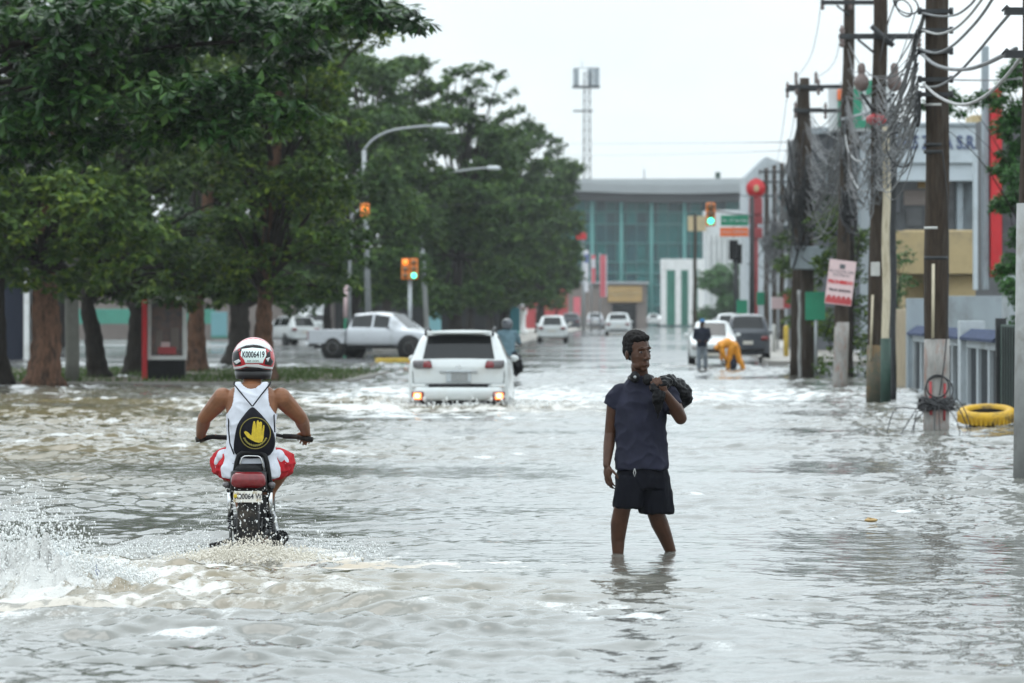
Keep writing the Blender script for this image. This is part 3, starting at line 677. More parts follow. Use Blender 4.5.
hb_ = MB(); hb_.torus(q(641, 378, .015), .086, .011, Matrix.Rotation(R(14), 4, 'X'), 28, 8, a0=R(-60), a1=R(240)); hb_.build('headband', M['black'], hp)
for (px, py, y) in ((634.5, 377, -.085), (647, 379.5, -.095)):
    c = MB(); c.ell(q(px, py, y), (.036, .024, .042), 16, 10); co = c.build('ear_cup', M['black'], hp)
    c = MB(); c.cyl(q(px, py, y - .026), q(px, py, y - .020), .011, None, 16); c.build('disc', M['galv'] if px < 640 else M['black'], co)
# the bag slung over his shoulder
bag = thing('plastic_bag', 'shiny black plastic bag slung over the left shoulder of the wading man', 'bag', tuple(mroot.location))
g = MB()
for px, py, y, r in ((659,386,-.20,.045), (664,383,-.10,.06), (668,383,.02,.075), (675,387,.08,.085), (681,393,.10,.088), (684,400,.12,.070), (679,404,.12,.075), (672,404,.13,.08), (668,398,.10,.085)):
    g.ell(q(px, py, y), (r, r*1.1, r*.82), 12, 8)
fuse(g, 'sack', M['plastic_bag'], bag, .009, 2, wr(.018, 17, (1, 1, 1.2), 1.4))
g = MB()
for px, py, y, L_, a in ((652,384,-.27,.10,.3), (656,388,-.29,.16,.1), (659,390,-.29,.18,-.1), (662,391,-.28,.15,-.25), (654,390,-.28,.21,.2)):
    p = q(px, py, y); g.tube([p, p + Vector((a*.2*L_-.01, -.012, -.35*L_)), p + Vector((a*.55*L_, .008, -.7*L_)), p + Vector((a*.6*L_-.012, .02, -L_))], [.022,.026,.018,.006], 8, flat=.45)
for i in range(5):
    g.ell(q(653 + i*2.6, 385 - i*.6 + (i % 2)*2, -.255), (.026, .022, .024), 10, 7)
fuse(g, 'knotted_neck', M['plastic_bag'], bag, .006, 1, wr(.008, 28))

# ---------------- the rider
BX, BY = X(250, 30.6), 30.6
rroot = thing('person', 'rider in white tank top and red shorts seen from behind on the motorcycle', 'person', (BX, BY, -.2))
def q(px, py, y=0.0): return Vector(((px - 250) / 137.0, y, (548 - py) / 137.0 + .2))
b = MB()
b.ell(q(251,366,.20), (.085, .10, .12))
limb(b, [q(251,377,.17), q(251,386,.14), q(251,392,.11)], [.068, .072, .085])
b.loft([(q(250.5,472).x, .02, q(0,472).z, .170, .125), (q(250.5,462).x, .02, q(0,462).z, .172, .13), (q(250.5,447).x, .03, q(0,447).z, .155, .115), (q(250.5,425).x, .05, q(0,425).z, .165, .11), (q(251,408).x, .075, q(0,408).z, .190, .115), (q(251,396).x, .09, q(0,396).z, .195, .10), (q(251,389).x, .10, q(0,389).z, .150, .08), (q(251,384).x, .11, q(0,384).z, .09, .07)])
for s_, sh, el, wr_, hx in ((-1, (222,398), (202,419), (195.5,437), -1), (1, (280,398), (298.5,419), (302.5,434), 1)):
    limb(b, [q(*sh,.10), q((sh[0]*.55+el[0]*.45), sh[1]*.55+el[1]*.45, .19), q(*el,.27)], [.074,.065,.051])
    limb(b, [q(*el,.27), q(el[0]*.6+wr_[0]*.4, el[1]*.6+wr_[1]*.4, .38), q(*wr_,.50)], [.051,.051,.034])
    hand(b, q(*wr_,.50), (-s_*.05, .85, -.45), (-s_*.2, -.25, -1), R(66), side=s_, s=1.08, tb=.7)
for s_ in (-1, 1):
    limb(b, [q(250+s_*14,465,.05), q(250+s_*24,463,.22), q(250+s_*33.5,465,.46)], [.105,.092,.068])
    limb(b, [q(250+s_*33.5,465,.46), q(250+s_*15,492,.48), q(250+s_*9,522,.44), q(250+s_*9,552,.40)], [.066,.058,.042,.038])
    b.ell(q(250+s_*10.5, 557, .46), (.045, .13, .035), 14, 8)
fuse(b, 'body', M['skin_brown'], rroot, .006, 3)
# tank top: cut from the back, with scooped neck and armholes
tk = MB()
tk.loft([(q(250.5,477).x, .02, q(0,477).z, .205, .150), (q(250.5,468).x, .02, q(0,468).z, .208, .152), (q(250.5,458).x, .02, q(0,458).z, .185, .140), (q(250.5,445).x, .03, q(0,445).z, .170, .128), (q(250.5,425).x, .05, q(0,425).z, .172, .121), (q(251,412).x, .07, q(0,412).z, .180, .124), (q(251,400).x, .088, q(0,400).z, .172, .116), (q(251,392).x, .097, q(0,392).z, .158, .098), (q(251,387.5).x, .10, q(0,387.5).z, .145, .088), (q(251,384).x, .105, q(0,384).z, .128, .080)], sq=2.4, n=40)
tank = fuse(tk, 'tank_top', M['white_cloth'], rroot, .007, 2, lambda p: wr(.005, 13, (1.2, 1, .7), 5.0)(p) + .008*(1-abs(noise.noise(Vector((p.x*8+p.z*4, p.y*5, p.z*9)))))**4)
bm = bmesh.new(); bm.from_mesh(tank.data)
def cut_tank(p):
    px = p.x*137 + 250; py = 548 - (p.z - .2)*137
    dx = abs(px - 251)
    if py < 416:                                    # armhole
        edge = 16.2 + max(0, (py - 388)) * .10 + max(0, py - 402)**2 * .035
        if dx > edge: return True
    if p.y < .11 and py < 389.5 - (dx/10.5)**2*6 : return True
    if p.y >= .11 and py < 400 - (dx/11)**2*8: return True
    return False
dead = [f for f in bm.faces if cut_tank(f.calc_center_median())]
bmesh.ops.delete(bm, geom=dead, context='FACES'); bm.to_mesh(tank.data); bm.free()
so_ = tank.modifiers.new('thick', 'SOLIDIFY'); so_.thickness = .005; so_.offset = 1
# helmet, worn
hroot = MB()
HC = q(251.7, 359.5, .22)
def hshell(r, zlo, n=40, m=20, front=False):
    """a dome down to zlo on the back"""
    rings = []
    for i in range(m + 1):
        th = -.95 + (math.pi/2 + .95) * i / m
        ring = []
        for j in range(n):
            ph = 2*math.pi*j/n
            rx, ry, rz = r
            ring.append((HC.x + rx*math.cos(th)*math.cos(ph), HC.y + ry*math.cos(th)*math.sin(ph), HC.z + rz*math.sin(th)))
        rings.append(ring)
    return rings
hel = MB(); hel.rings(hshell((.158, .180, .160), 0), True, 0, True)
helm = hel.build('helmet', M['helmet_red'], rroot)
so_ = helm.modifiers.new('thick', 'SOLIDIFY'); so_.thickness = .004
def on_helmet(px, py, k=1.004):
    x = (px - 251.7)/137; z = (359.5 - py)/137
    t_ = max(.02, 1 - (x/.158)**2 - (z/.160)**2)
    return Vector((HC.x + x*k, HC.y - .180*math.sqrt(t_)*k, HC.z + z*k))
def patch(name, outline, m, par, k=1.010, sub=3):
    """a decal that follows the curve of the helmet"""
    bm = bmesh.new(); vs = [bm.verts.new((x, 0, y)) for x, y in outline]; bm.faces.new(vs)
    bmesh.ops.triangulate(bm, faces=bm.faces)
    for _ in range(sub): bmesh.ops.subdivide_edges(bm, edges=bm.edges[:], cuts=1, use_grid_fill=True)
    for v in bm.verts: v.co = on_helmet(v.co.x, v.co.z, k)
    bmesh.ops.recalc_face_normals(bm, faces=bm.faces)
    me = bpy.data.meshes.new(name); bm.to_mesh(me); bm.free(); me.materials.append(m)
    for p_ in me.polygons: p_.use_smooth = True
    o = bpy.data.objects.new(name, me); COL.objects.link(o); o.parent = par
    sd_ = o.modifiers.new('thick', 'SOLIDIFY'); sd_.thickness = .003; sd_.offset = 1
    return o
patch('white_crown', [(233.5,352),(236,346),(241,342),(247,340),(252,339.3),(257,340),(263,342),(268,346),(270.5,352),(266,349),(259,346.2),(252,345.5),(245,346.2),(238,349)], M['helmet_white'], helm)
patch('dark_band', [(237.5,353.5),(240.5,347.8),(246,345.6),(252,345.0),(258,345.6),(263.5,347.8),(266.5,353),(263,350.2),(252,349.0),(241.5,350.4)], M['helmet_black'], helm)
patch('number_label', [(241.2,349.5),(252,348.2),(264.6,349.5),(265.5,356),(263.2,360.2),(262,363.5),(245,363.5),(243.8,360.2),(240.2,356)], M['label_white'], helm, 1.016)
patch('side_trim', [(231.2,353),(237.5,350.5),(238.8,360),(240.5,364.4),(234,366),(231,362)], M['helmet_black'], helm, 1.012)
patch('side_trim', [(264.4,361.5),(266.5,353),(269,351.5),(269.6,358),(271.8,362),(270,366),(264,364.8)], M['helmet_black'], helm, 1.010)
patch('side_flash', [(233,362),(238.5,359.5),(240.5,361.5),(236,364.5)], M['helmet_white'], helm, 1.016)
patch('side_flash', [(265,359),(268.8,357.5),(267,362.5)], M['helmet_white'], helm, 1.018)
patch('lower_stripe', [(232.5,367.3),(240,366.6),(246,364.6),(258,364.6),(264,366.6),(271,367.5),(270.5,369.6),(264,368.6),(258,366.6),(246,366.6),(240,368.6),(233,369.5)], M['helmet_white'], helm, 1.014)
patch('dark_base', [(233.6,369.8),(240,369.6),(246,367.6),(258,367.6),(264,369.6),(270,370.5),(268,377),(264,380),(252,380.5),(240,380),(236,377)], M['helmet_black'], helm, 1.012)
pad = MB(); pad.loft([(HC.x, HC.y-.02, q(0,379.5).z, .128, .140), (HC.x, HC.y-.01, q(0,372).z, .140, .158)], 32); pad.build('neck_roll', M['helmet_black'], helm)
tx = text('lettering', 'K0006419', .062, M['ink'], helm, Matrix(), .0008, sx=.62, bold=.0012)
for v in tx.data.vertices:
    px = 252.8 + v.co.x*137; py = 355.3 - v.co.z*137; v.co = on_helmet(px, py, 1.031 - v.co.y*.5)
tx = text('lettering', 'REP. DOM.', .020, M['green_paint'], helm, Matrix(), .0006, sx=.9)
for v in tx.data.vertices:
    px = 252.8 + v.co.x*137; py = 361.4 - v.co.z*137; v.co = on_helmet(px, py, 1.031 - v.co.y*.5)
# shorts: red, with white side panels
sh = MB()
sh.loft([(q(250.5,455).x, .03, q(0,455).z, .165, .13), (q(250.5,470).x, .03, q(0,470).z, .185, .15), (q(250.5,478).x, .04, q(0,478).z, .165, .14)])
for s_ in (-1, 1):
    sh.tube([q(250+s_*14,466,.05), q(250+s_*24,464.5,.20), q(250+s_*31,465,.37)], [.122,.114,.098], 18); sh.ell(q(250+s_*14,466,.05), .122)
fuse(sh, 'shorts', M['red_cloth'], rroot, .008, 2, lambda p: wr(.010, 12, (1, 1, 1), 2.0)(p) + .014*(1-abs(noise.noise(Vector((p.x*7, p.y*7, p.z*16)))))**3 - .006)
for s_ in (-1, 1):
    pn = MB()
    for px, py, y, r in ((27.5,457,.16,.052), (30,462,.20,.055), (31,468,.24,.045)):
        pn.ell(q(250+s_*px, py, y - .055), (r, .085, r*1.05), 14, 9)
    fuse(pn, 'side_panel', M['white_cloth'], rroot, .008, 3, wr(.006, 14))
# drawstring bag on his back
dbag = thing('drawstring_bag', 'black drawstring bag with a yellow hand print on the back of the rider', 'bag', (BX, BY, -.2))
out = [(253,405.5),(257,409),(263,415),(269,422),(274,430),(276.5,438),(276,447),(272,455),(264,458),(250,458.5),(240,457.5),(234.5,453),(234,445),(236.5,432),(238,424),(243,417),(248.5,410)]
cx_, cz_ = 255.5, 434.0
def bag_y(px, py):
    k = min(1, math.hypot((px-cx_)/22, (py-cz_)/28)); return -.125 - .055*math.sqrt(max(0, 1-k**2.2)) + (.03 if py < 420 else 0) * (420-py)/14
bgm = MB(); rings = []
for k in (1.0, .93, .82, .66, .48, .28, .1):
    rings.append([q(cx_+(x-cx_)*k, cz_+(y-cz_)*k, bag_y(cx_+(x-cx_)*k, cz_+(y-cz_)*k)) for x, y in out])
back = [[q(cx_+(x-cx_)*k, cz_+(y-cz_)*k, -.06) for x, y in out] for k in (.9, 1.0)]
bgm.rings(back + rings, True, 0, True)
bo = bgm.build('sack', M['bag_black'], dbag)
for v in bo.data.vertices:
    n0 = noise.noise(v.co*16)*.008 + noise.noise(v.co*37)*.003; v.co.y += n0
sb = bo.modifiers.new('sub', 'SUBSURF'); sb.levels = sb.render_levels = 1
def onbag(px, py, off=.010): return q(px, py, bag_y(px, py) - off)
def decal(name, outline, off=.011, depth=.004):
    bm = bmesh.new(); vs = [bm.verts.new((x, 0, y)) for x, y in outline]; bm.faces.new(vs); bmesh.ops.triangulate(bm, faces=bm.faces)
    for _ in range(2): bmesh.ops.subdivide_edges(bm, edges=bm.edges[:], cuts=1)
    for v in bm.verts: v.co = onbag(v.co.x, v.co.z, off)
    bmesh.ops.recalc_face_normals(bm, faces=bm.faces)
    me = bpy.data.meshes.new(name); bm.to_mesh(me); bm.free(); me.materials.append(M['yellow_print'])
    o = bpy.data.objects.new(name, me); COL.objects.link(o); o.parent = dbag
    m_ = o.modifiers.new('thick', 'SOLIDIFY'); m_.thickness = depth; m_.offset = 0
    return o
rg = MB(); ring = [onbag(256.7 + 15.1*math.cos(a), 432.6 + 15.4*math.sin(a), .010) for a in np.linspace(0, 2*math.pi, 49)]
rg.tube(ring, .0032, 6, False); rg.build('print_ring', M['olive_print'], dbag)
hp_ = [(245.6,431.6),(247.2,430.4),(249.8,431.8),(252.6,434.8),(254.2,434.0),(254.4,430),(254.6,422.5),(255.4,420.6),(256.4,420.8),(257.0,423),(257.3,429.2),(257.9,429.2),(258.2,421.4),(258.9,419.8),(259.9,420.0),(260.5,422),(260.5,429.2),(261.1,429.3),(261.6,422.8),(262.3,421.2),(263.2,421.5),(263.5,423.4),(263.2,430),(263.7,430.2),(264.3,425.6),(265.0,424.4),(265.8,424.8),(265.9,427),(265.3,432),(265.0,437.5),(263.6,441.2),(260.4,442.0),(256.8,441.2),(252.8,439.2),(249.2,436.8),(247.2,434.2)]
decal('print_hand', hp_, .0115)
ps = MB()
for i in range(15):
    a = R(25 + i*9.3); 
    p0 = onbag(256.7 + 11.8*math.cos(a), 432.6 + 12.2*math.sin(a), .0115); ps.box(p0, (.011, .004, .015), ry=-(a - math.pi/2) + random.uniform(-.3, .3))
ps.build('print_marks', M['olive_print'], dbag)
for a_, b_, c_2 in (((233.5,384.5,.055), (243,395,-.045), (253,406,-.105)), ((269.5,384.5,.055), (261.5,395,-.045), (253.6,406,-.105))):
    st = MB(); st.tube([q(a_[0], a_[1]-2, .10), q(*a_), q(*b_), q(*c_2)], .0055, 6); st.build('cord', M['bag_black'], dbag)
for pts in ([(228.5,418,.0),(229.5,430,-.09),(231,443,-.12),(235,454,-.10)], [(274,415,.0),(274.8,422,-.07),(275.5,432,-.09)]):
    st = MB(); st.tube([q(*p) for p in pts], .005, 6); st.build('cord', M['bag_black'], dbag)

# ---------------- the motorcycle
bike = thing('motorcycle', 'red and black motorcycle ridden away through the water, seen from the rear', 'motorcycle', (BX, BY, -.2))
def wheel(name, cy, cz, Rr, wd, x=0.0):
    ty = MB(); Mx = Matrix.Rotation(R(90), 4, 'Y')
    ty.torus((x, cy, cz), Rr - wd*.5, wd*.5, Mx, 36, 10, rz=wd*.55)
    for i in range(36):
        a = 2*math.pi*i/36
        for s_ in (-1, 1):
            ty.box((x + s_*wd*.26, cy + (Rr-.004)*math.cos(a + s_*.04), cz + (Rr-.004)*math.sin(a + s_*.04)), (wd*.36, .022, .016), rx=a - math.pi/2)
    t_ = ty.build(name, M['rubber'], bike)
    rm = MB(); rm.torus((x, cy, cz), Rr - wd*1.05, .016, Mx, 32, 8); rm.cyl((x-.05, cy, cz), (x+.05, cy, cz), .04)
    for i in range(12):
        a = 2*math.pi*i/12; rm.cyl((x, cy, cz), (x, cy + (Rr-wd)*math.cos(a), cz + (Rr-wd)*math.sin(a)), .004, None, 5)
    rm.build('rim', M['steel'], t_)
wheel('rear_wheel', .08, .30, .305, .105); wheel('front_wheel', 1.36, .30, .30, .085)
m_ = MB()   # rear mudguard and its flap
pts = [(.08 + .335*math.cos(a), .30 + .335*math.sin(a)) for a in np.linspace(R(70), R(196), 14)]
rr_ = []
for i, (y, z) in enumerate(pts): rr_.append([(-.082, y+.012, z-.03), (-.078, y, z), (-.04, y-.012, z+.012), (.04, y-.012, z+.012), (.078, y, z), (.082, y+.012, z-.03)])
m_.rings(rr_, False, 0, True, False)
mg = m_.build('mudguard', M['helmet_black'], bike); sm_ = mg.modifiers.new('t', 'SOLIDIFY'); sm_.thickness = .005
m_ = MB(); m_.box((0, -.262, q(0,513).z), (.145, .012, .22), rx=R(-6)); m_.build('mud_flap', M['rubber'], bike, .004)
m_ = MB(); m_.loft([(0, -.15, q(0,487).z, .105, .06), (0, -.165, q(0,483).z, .128, .075), (0, -.165, q(0,476).z, .124, .078), (0, -.15, q(0,471).z, .105, .06)], 32, 0, 3.2); tl = m_.build('tail_light', M['red_lens'], bike)
m_ = MB(); m_.loft([(0, -.135, q(0,489.5).z, .135, .07), (0, -.135, q(0,471).z, .132, .07), (0, -.12, q(0,469.5).z, .11, .05)], 32, 0, 3.2); m_.build('tail_light_housing', M['helmet_black'], bike)
m_ = MB(); m_.box((.0, -.268, q(0,495.2).z), (.205, .006, .082), rx=R(-8)); lp = m_.build('licence_plate', M['plate'], bike, .004)
text('lettering', 'K00064 W', .056, M['ink'], lp, Matrix.Translation((.004, -.2725, q(0,495.0).z)) @ Matrix.Rotation(R(-8), 4, 'X'), .001, sx=.78, bold=.001)
m_ = MB(); m_.ell((-.088, -.272, q(0,494.6).z), (.014, .003, .018), 12, 6); m_.build('emblem', M['yellow_print'], lp)
# seat, with the passenger part sweeping up at the back, and the grab rail over it
m_ = MB(); m_.loft([(0,.16,q(0,478).z,.14,.34), (0,.16,q(0,468).z,.15,.36), (0,.15,q(0,463).z,.13,.33)], 28, 0, 2.8); m_.build('seat', M['black'], bike)
m_ = MB()
m_.rings([[(-.135,-.05,q(0,488).z),(.135,-.05,q(0,488).z),(.135,.05,q(0,488).z),(-.135,.05,q(0,488).z)], [(-.128,-.09,q(0,470).z),(.128,-.09,q(0,470).z),(.128,.02,q(0,470).z),(-.128,.02,q(0,470).z)], [(-.105,-.10,q(0,456).z),(.105,-.10,q(0,456).z),(.105,-.03,q(0,456).z),(-.105,-.03,q(0,456).z)]]); 
m_.build('backrest_pad', M['black'], bike, .02)
m_ = MB(); m_.tube([q(233,488,-.06), q(235.5,476,-.12), q(238,462,-.14), q(240,455,-.145), q(243.5,452.3,-.145), (0,-.15,q(0,451.8).z), q(262.5,452.3,-.145), q(266,455,-.145), q(268,462,-.14), q(270,476,-.12), q(272,488,-.06)], .019, 10); gr = m_.build('grab_rail', M['black'], bike)
m_ = MB(); m_.tube([q(240.5,474,-.145), q(241.8,462,-.162), q(243.6,456.8,-.165), q(246,455.4,-.165), (0,-.168,q(0,455.1).z), q(259.5,455.4,-.165), q(262,456.8,-.165), q(264,462,-.162), q(265.3,474,-.145)], .0052, 8); m_.build('rail_trim', M['chrome'], gr)
for s_ in (-1, 1):
    sd_ = MB(); sd_.rings([[q(250+s_*11,490,-.08), q(250+s_*20,489,-.06), q(250+s_*21,486,.2), q(250+s_*11,486,.2)], [q(250+s_*12,463,-.13), q(250+s_*17.5,461,-.11), q(250+s_*18,466,.2), q(250+s_*13,466,.2)]]); sd_.build('side_cowl', M['helmet_black'], bike, .012)
    x = s_*19.6/137
    sk = MB(); sk.cyl((x, -.02, q(0,492).z), (x, .02, q(0,516).z), .021); sh_ = sk.build('shock_absorber', M['chrome'], bike)
    sk = MB()
    zz = np.linspace(q(0,515).z, q(0,529).z, 40); sk.tube([(x + .023*math.cos(i*.95), .02 + .0006*i + .023*math.sin(i*.95), z) for i, z in enumerate(zz)], .0055, 6); sk.build('spring', M['black'], sh_)
    sk = MB(); sk.cyl((x, .02, q(0,515).z), (x, .05, q(0,545).z), .012); sk.cyl((x, .05, q(0,541).z), (x, .055, q(0,549).z), .02); sk.build('damper_rod', M['steel'], sh_)
    sk = MB(); sk.cyl((s_*.05, -.02, q(0,490.5).z), (x*1.18, -.02, q(0,490.5).z), .012, None, 10); sk.box((x*1.08, -.03, q(0,485.5).z), (.05, .035, .04)); sk.build('shock_mount', M['iron_dark'], bike, .005)
    ind = MB(); ind.ell((s_*.165, -.12, q(0,484).z), (.028, .028, .022), 14, 8); ind.build('turn_signal', M['dark_lens'], bike)
    sw = MB(); sw.tube([(s_*.095, .09, .28), (s_*.10, .42, .33)], .022, 8); sw.build('swingarm', M['iron_dark'], bike)
    fk = MB(); fk.tube([(s_*.09, 1.34, .30), (s_*.09, 1.05, .98)], .022, 10); fk.build('fork', M['steel'], bike)
    gp = MB(); gp.tube([q(250+s_*(29 if s_ > 0 else 28), 438.5 if s_ > 0 else 440,.56), q(250+s_*43, 439,.54), q(250+s_*59, 442,.50)], [.019,.019,.021], 10); gp.build('grip', M['rubber'], bike)
    lv = MB(); lv.tube([q(250+s_*32,440,.585), q(250+s_*45,441,.62), q(250+s_*56,445,.60)], .0065, 6); lv.build('lever', M['iron_dark'], bike)
    fp = MB(); fp.tube([(s_*.10,.28,q(0,553).z), (s_*.235,.27,q(0,551).z)], [.018,.021], 8); fp.build('footpeg', M['rubber'], bike)
m_ = MB(); m_.tube([q(222,440,.56), q(232,437,.66), q(241,441,.74), q(259,441,.74), q(268,437,.66), q(278,438.5,.56)], .013, 8); m_.build('handlebar', M['black'], bike)
m_ = MB(); m_.loft([(0,.55,q(0,474).z,.11,.26), (0,.55,q(0,462).z,.15,.28), (0,.55,q(0,450).z,.12,.24), (0,.56,q(0,446).z,.06,.15)], 28); m_.build('fuel_tank', M['bike_red'], bike)
m_ = MB(); m_.box((0,.55,.42), (.22,.34,.30)); m_.cyl((-.15,.5,.33), (.15,.5,.33), .10, None, 20); m_.box((0,.62,.60),(.16,.2,.14)); m_.build('engine', M['iron_dark'], bike, .02)
m_ = MB(); m_.tube([(.12,.75,.42), (.16,.55,.30), (.19,.3,.275), (.215,.1,.275), (.235,-.14,.285)], [.022,.022,.03,.05,.052], 16); ex = m_.build('exhaust', M['steel'], bike)
m_ = MB(); m_.cyl((.235,-.139,.285), (.2355,-.146,.285), .036, None, 16); m_.torus((.235,-.142,.285), .048, .007, Matrix.Rotation(R(90),4,'X'), 20, 8); m_.build('tip', M['black'], ex)
m_ = MB(); m_.box(q(221,543,.02), (.17,.06,.028), ry=R(-14)); m_.box(q(228,541,.06), (.05,.05,.03)); m_.build('passenger_footpeg', M['rubber'], bike, .006)
m_ = MB(); m_.cyl((0,1.16,.93), (0,1.30,.91), .09, .085, 20); m_.build('headlamp', M['chrome'], bike)
m_ = MB(); m_.box((0,.05,.36), (.17,.16,.06), rx=.2); m_.box((-.11,.25,.33), (.02,.5,.03)); m_.build('chain_guard', M['black'], bike, .005)

# ---------------- small far figures
def small_person(name_label, D, px, base_z, parts_fn, group=None):
    r_ = thing('person', name_label, 'person', (X(px, D), D, base_z), 0, group); parts_fn(r_); return r_
def standing(r_):
    b = MB(); 
    limb(b, [(-.09,0,.86),(-.10,0,.46),(-.10,.02,.06)], [.085,.06,.045]); limb(b, [(.09,0,.86),(.11,.02,.46),(.12,.05,.06)], [.085,.06,.045])
    b.ell((-.10,-.05,.03), (.05,.13,.04)); b.ell((.12,-.02,.03), (.05,.13,.04))
    b.loft([(0,0,.82,.165,.12),(0,0,1.05,.155,.11),(0,.01,1.28,.195,.125),(0,.02,1.40,.18,.10),(0,.02,1.46,.07,.06)])
    limb(b, [(-.20,.02,1.38),(-.26,.0,1.12),(-.13,-.16,1.02)], [.06,.048,.034]); limb(b, [(.20,.02,1.38),(.25,0,1.12),(.15,-.16,1.00)], [.06,.048,.034])
    b.ell((-.09,-.19,1.0), (.045,.05,.04)); b.ell((.11,-.19,.98), (.045,.05,.04))
    limb(b, [(0,.02,1.44),(0,0,1.54)], [.06,.055]); b.ell((.01,-.02,1.62), (.085,.10,.12))
    fuse(b, 'body', M['skin_dark'], r_, .014, 2)
    j = MB(); j.loft([(0,0,.80,.185,.14),(0,0,1.05,.18,.135),(0,.01,1.28,.215,.145),(0,.02,1.40,.20,.115),(0,.02,1.47,.08,.07)])
    limb(j, [(-.20,.02,1.38),(-.26,.0,1.12),(-.15,-.14,1.03)], [.078,.066,.05]); limb(j, [(.20,.02,1.38),(.25,0,1.12),(.17,-.14,1.01)], [.078,.066,.05]); fuse(j, 'jacket', M['navy'], r_, .014, 3, wr(.012, 9))
    tr = MB(); tr.loft([(0,0,.90,.175,.13),(0,0,.76,.18,.135)])
    limb(tr, [(-.09,0,.84),(-.10,0,.46),(-.10,.02,.12)], [.10,.085,.075]); limb(tr, [(.09,0,.84),(.11,.02,.46),(.12,.05,.12)], [.10,.085,.075]); fuse(tr, 'trousers', M['jeans_grey'], r_, .014, 3, wr(.012, 9))
    c = MB(); c.ell((.01,-.01,1.68), (.098,.112,.078)); c.ell((.01,-.12,1.66), (.07,.08,.015)); fuse(c, 'cap', M['cap_blue'], r_, .012, 2)
small_person('man in navy jacket, grey trousers and blue cap standing beside the white sedan', 124, 702, -.02, standing).scale = (.88, .88, .88)
def bending(r_):
    b = MB()      # bent double towards the left of the picture, legs astride
    limb(b, [(.18,.05,.88),(.30,.02,.46),(.46,0,.06)], [.09,.065,.045]); limb(b, [(.02,-.05,.86),(-.06,-.06,.46),(-.10,-.04,.06)], [.09,.065,.045])
    b.ell((.42,-.02,.03), (.13,.05,.04)); b.ell((-.15,-.05,.03), (.13,.05,.04))
    limb(b, [(.10,0,.90),(-.12,0,.98),(-.32,0,.92)], [.14,.15,.14]); limb(b, [(-.34,0,.92),(-.44,0,.84)], [.06,.055]); b.ell((-.51,0,.77), (.10,.085,.12))
    limb(b, [(-.32,.16,.88),(-.33,.18,.60),(-.30,.10,.36)], [.055,.045,.034]); limb(b, [(-.32,-.16,.88),(-.26,-.20,.60),(-.18,-.14,.38)], [.055,.045,.034]); b.ell((-.29,.08,.30), .045); b.ell((-.16,-.12,.32), .045)
    fuse(b, 'body', M['skin_dark'], r_, .014, 2)
    j = MB(); limb(j, [(.12,0,.90),(-.12,0,1.00),(-.33,0,.93)], [.17,.185,.16]); limb(j, [(-.32,.16,.90),(-.33,.18,.62),(-.31,.12,.42)], [.08,.07,.058]); limb(j, [(-.32,-.16,.90),(-.26,-.20,.62),(-.19,-.15,.43)], [.08,.07,.058]); fuse(j, 'rain_jacket', M['rain_orange'], r_, .016, 3, wr(.022, 8))
    t_ = MB(); limb(t_, [(.16,.04,.88),(.29,.02,.46),(.44,0,.12)], [.14,.11,.085]); limb(t_, [(.04,-.05,.86),(-.05,-.06,.46),(-.09,-.04,.12)], [.14,.11,.085]); fuse(t_, 'rain_trousers', M['rain_orange'], r_, .016, 3, wr(.018, 8))
    hd = MB(); hd.ell((-.49,0,.82), (.11,.10,.11)); hd.ell((-.42,0,.87),(.10,.11,.09)); fuse(hd, 'hood', M['rain_orange'], r_, .016, 2)
small_person('person in orange rain suit bending over in the street before the dark SUV', 124, 730.5, -.02, bending).scale = (.84, .84, .82)
# the dark bag he is handling
g = MB(); g.ell((0,0,.22), (.12,.11,.24)); g.ell((.02,.02,.48), (.05,.05,.10))
bo = fuse(g, 'sack', M['navy'], None, .016, 2, wr(.02, 8)); bo.location = (X(733.5, 123.6), 123.6, -.02); bo.scale = (.84, .84, .84); tag(bo, 'dark sack standing between the feet of the person in orange', 'bag')

# scooter rider seen beyond the SUV
SD = 104.0
scoot = thing('motorcycle', 'motor scooter half hidden beyond the white SUV carrying a man in a blue-grey shirt', 'motorcycle', (X(505, SD), SD, -.14), -ROAD)
s_ = MB(); s_.loft([(0,0,.50,.14,.42),(0,0,.72,.15,.45),(0,0,.80,.12,.40)], 20, 0, 2.6); s_.build('seat', M['black'], scoot)
s_ = MB(); s_.torus((0,-.35,.27), .21, .06, Matrix.Rotation(R(90),4,'Y'), 24, 8); s_.build('rear_wheel', M['rubber'], scoot)
s_ = MB(); s_.torus((0,.9,.27), .21, .05, Matrix.Rotation(R(90),4,'Y'), 24, 8); s_.build('front_wheel', M['rubber'], scoot)
s_ = MB(); s_.box((0,-.45,.58), (.22,.12,.30)); s_.tube([(0,.5,.45),(0,.75,.95)], .05, 8); s_.box((0,.15,.38), (.28,.8,.12)); s_.tube([(-.33,.6,1.02),(0,.68,1.0),(.33,.6,1.02)], .018, 8); s_.build('body_shell', M['car_dark'], scoot, .02)
sr = thing('person', 'scooter rider in blue-grey shirt and dark helmet beyond the white SUV', 'person', (X(507, SD), SD, -.14), -ROAD)
b = MB(); limb(b, [(-.10,0,.82),(-.2,.38,.74),(-.18,.30,.32)], [.10,.075,.05]); limb(b, [(.10,0,.82),(.24,.36,.72),(.22,.16,.30)], [.10,.075,.05]); b.loft([(0,0,.78,.17,.13),(0,.03,1.05,.16,.115),(0,.06,1.28,.20,.12),(0,.07,1.38,.17,.09),(0,.08,1.44,.07,.06)])
limb(b, [(-.2,.06,1.32),(-.30,.2,1.10),(-.32,.52,1.04)], [.06,.048,.034]); limb(b, [(.2,.06,1.32),(.30,.2,1.10),(.32,.52,1.04)], [.06,.048,.034]); b.ell((0,.10,1.53), (.085,.10,.12)); fuse(b, 'body', M['skin_dark'], sr, .015, 2)
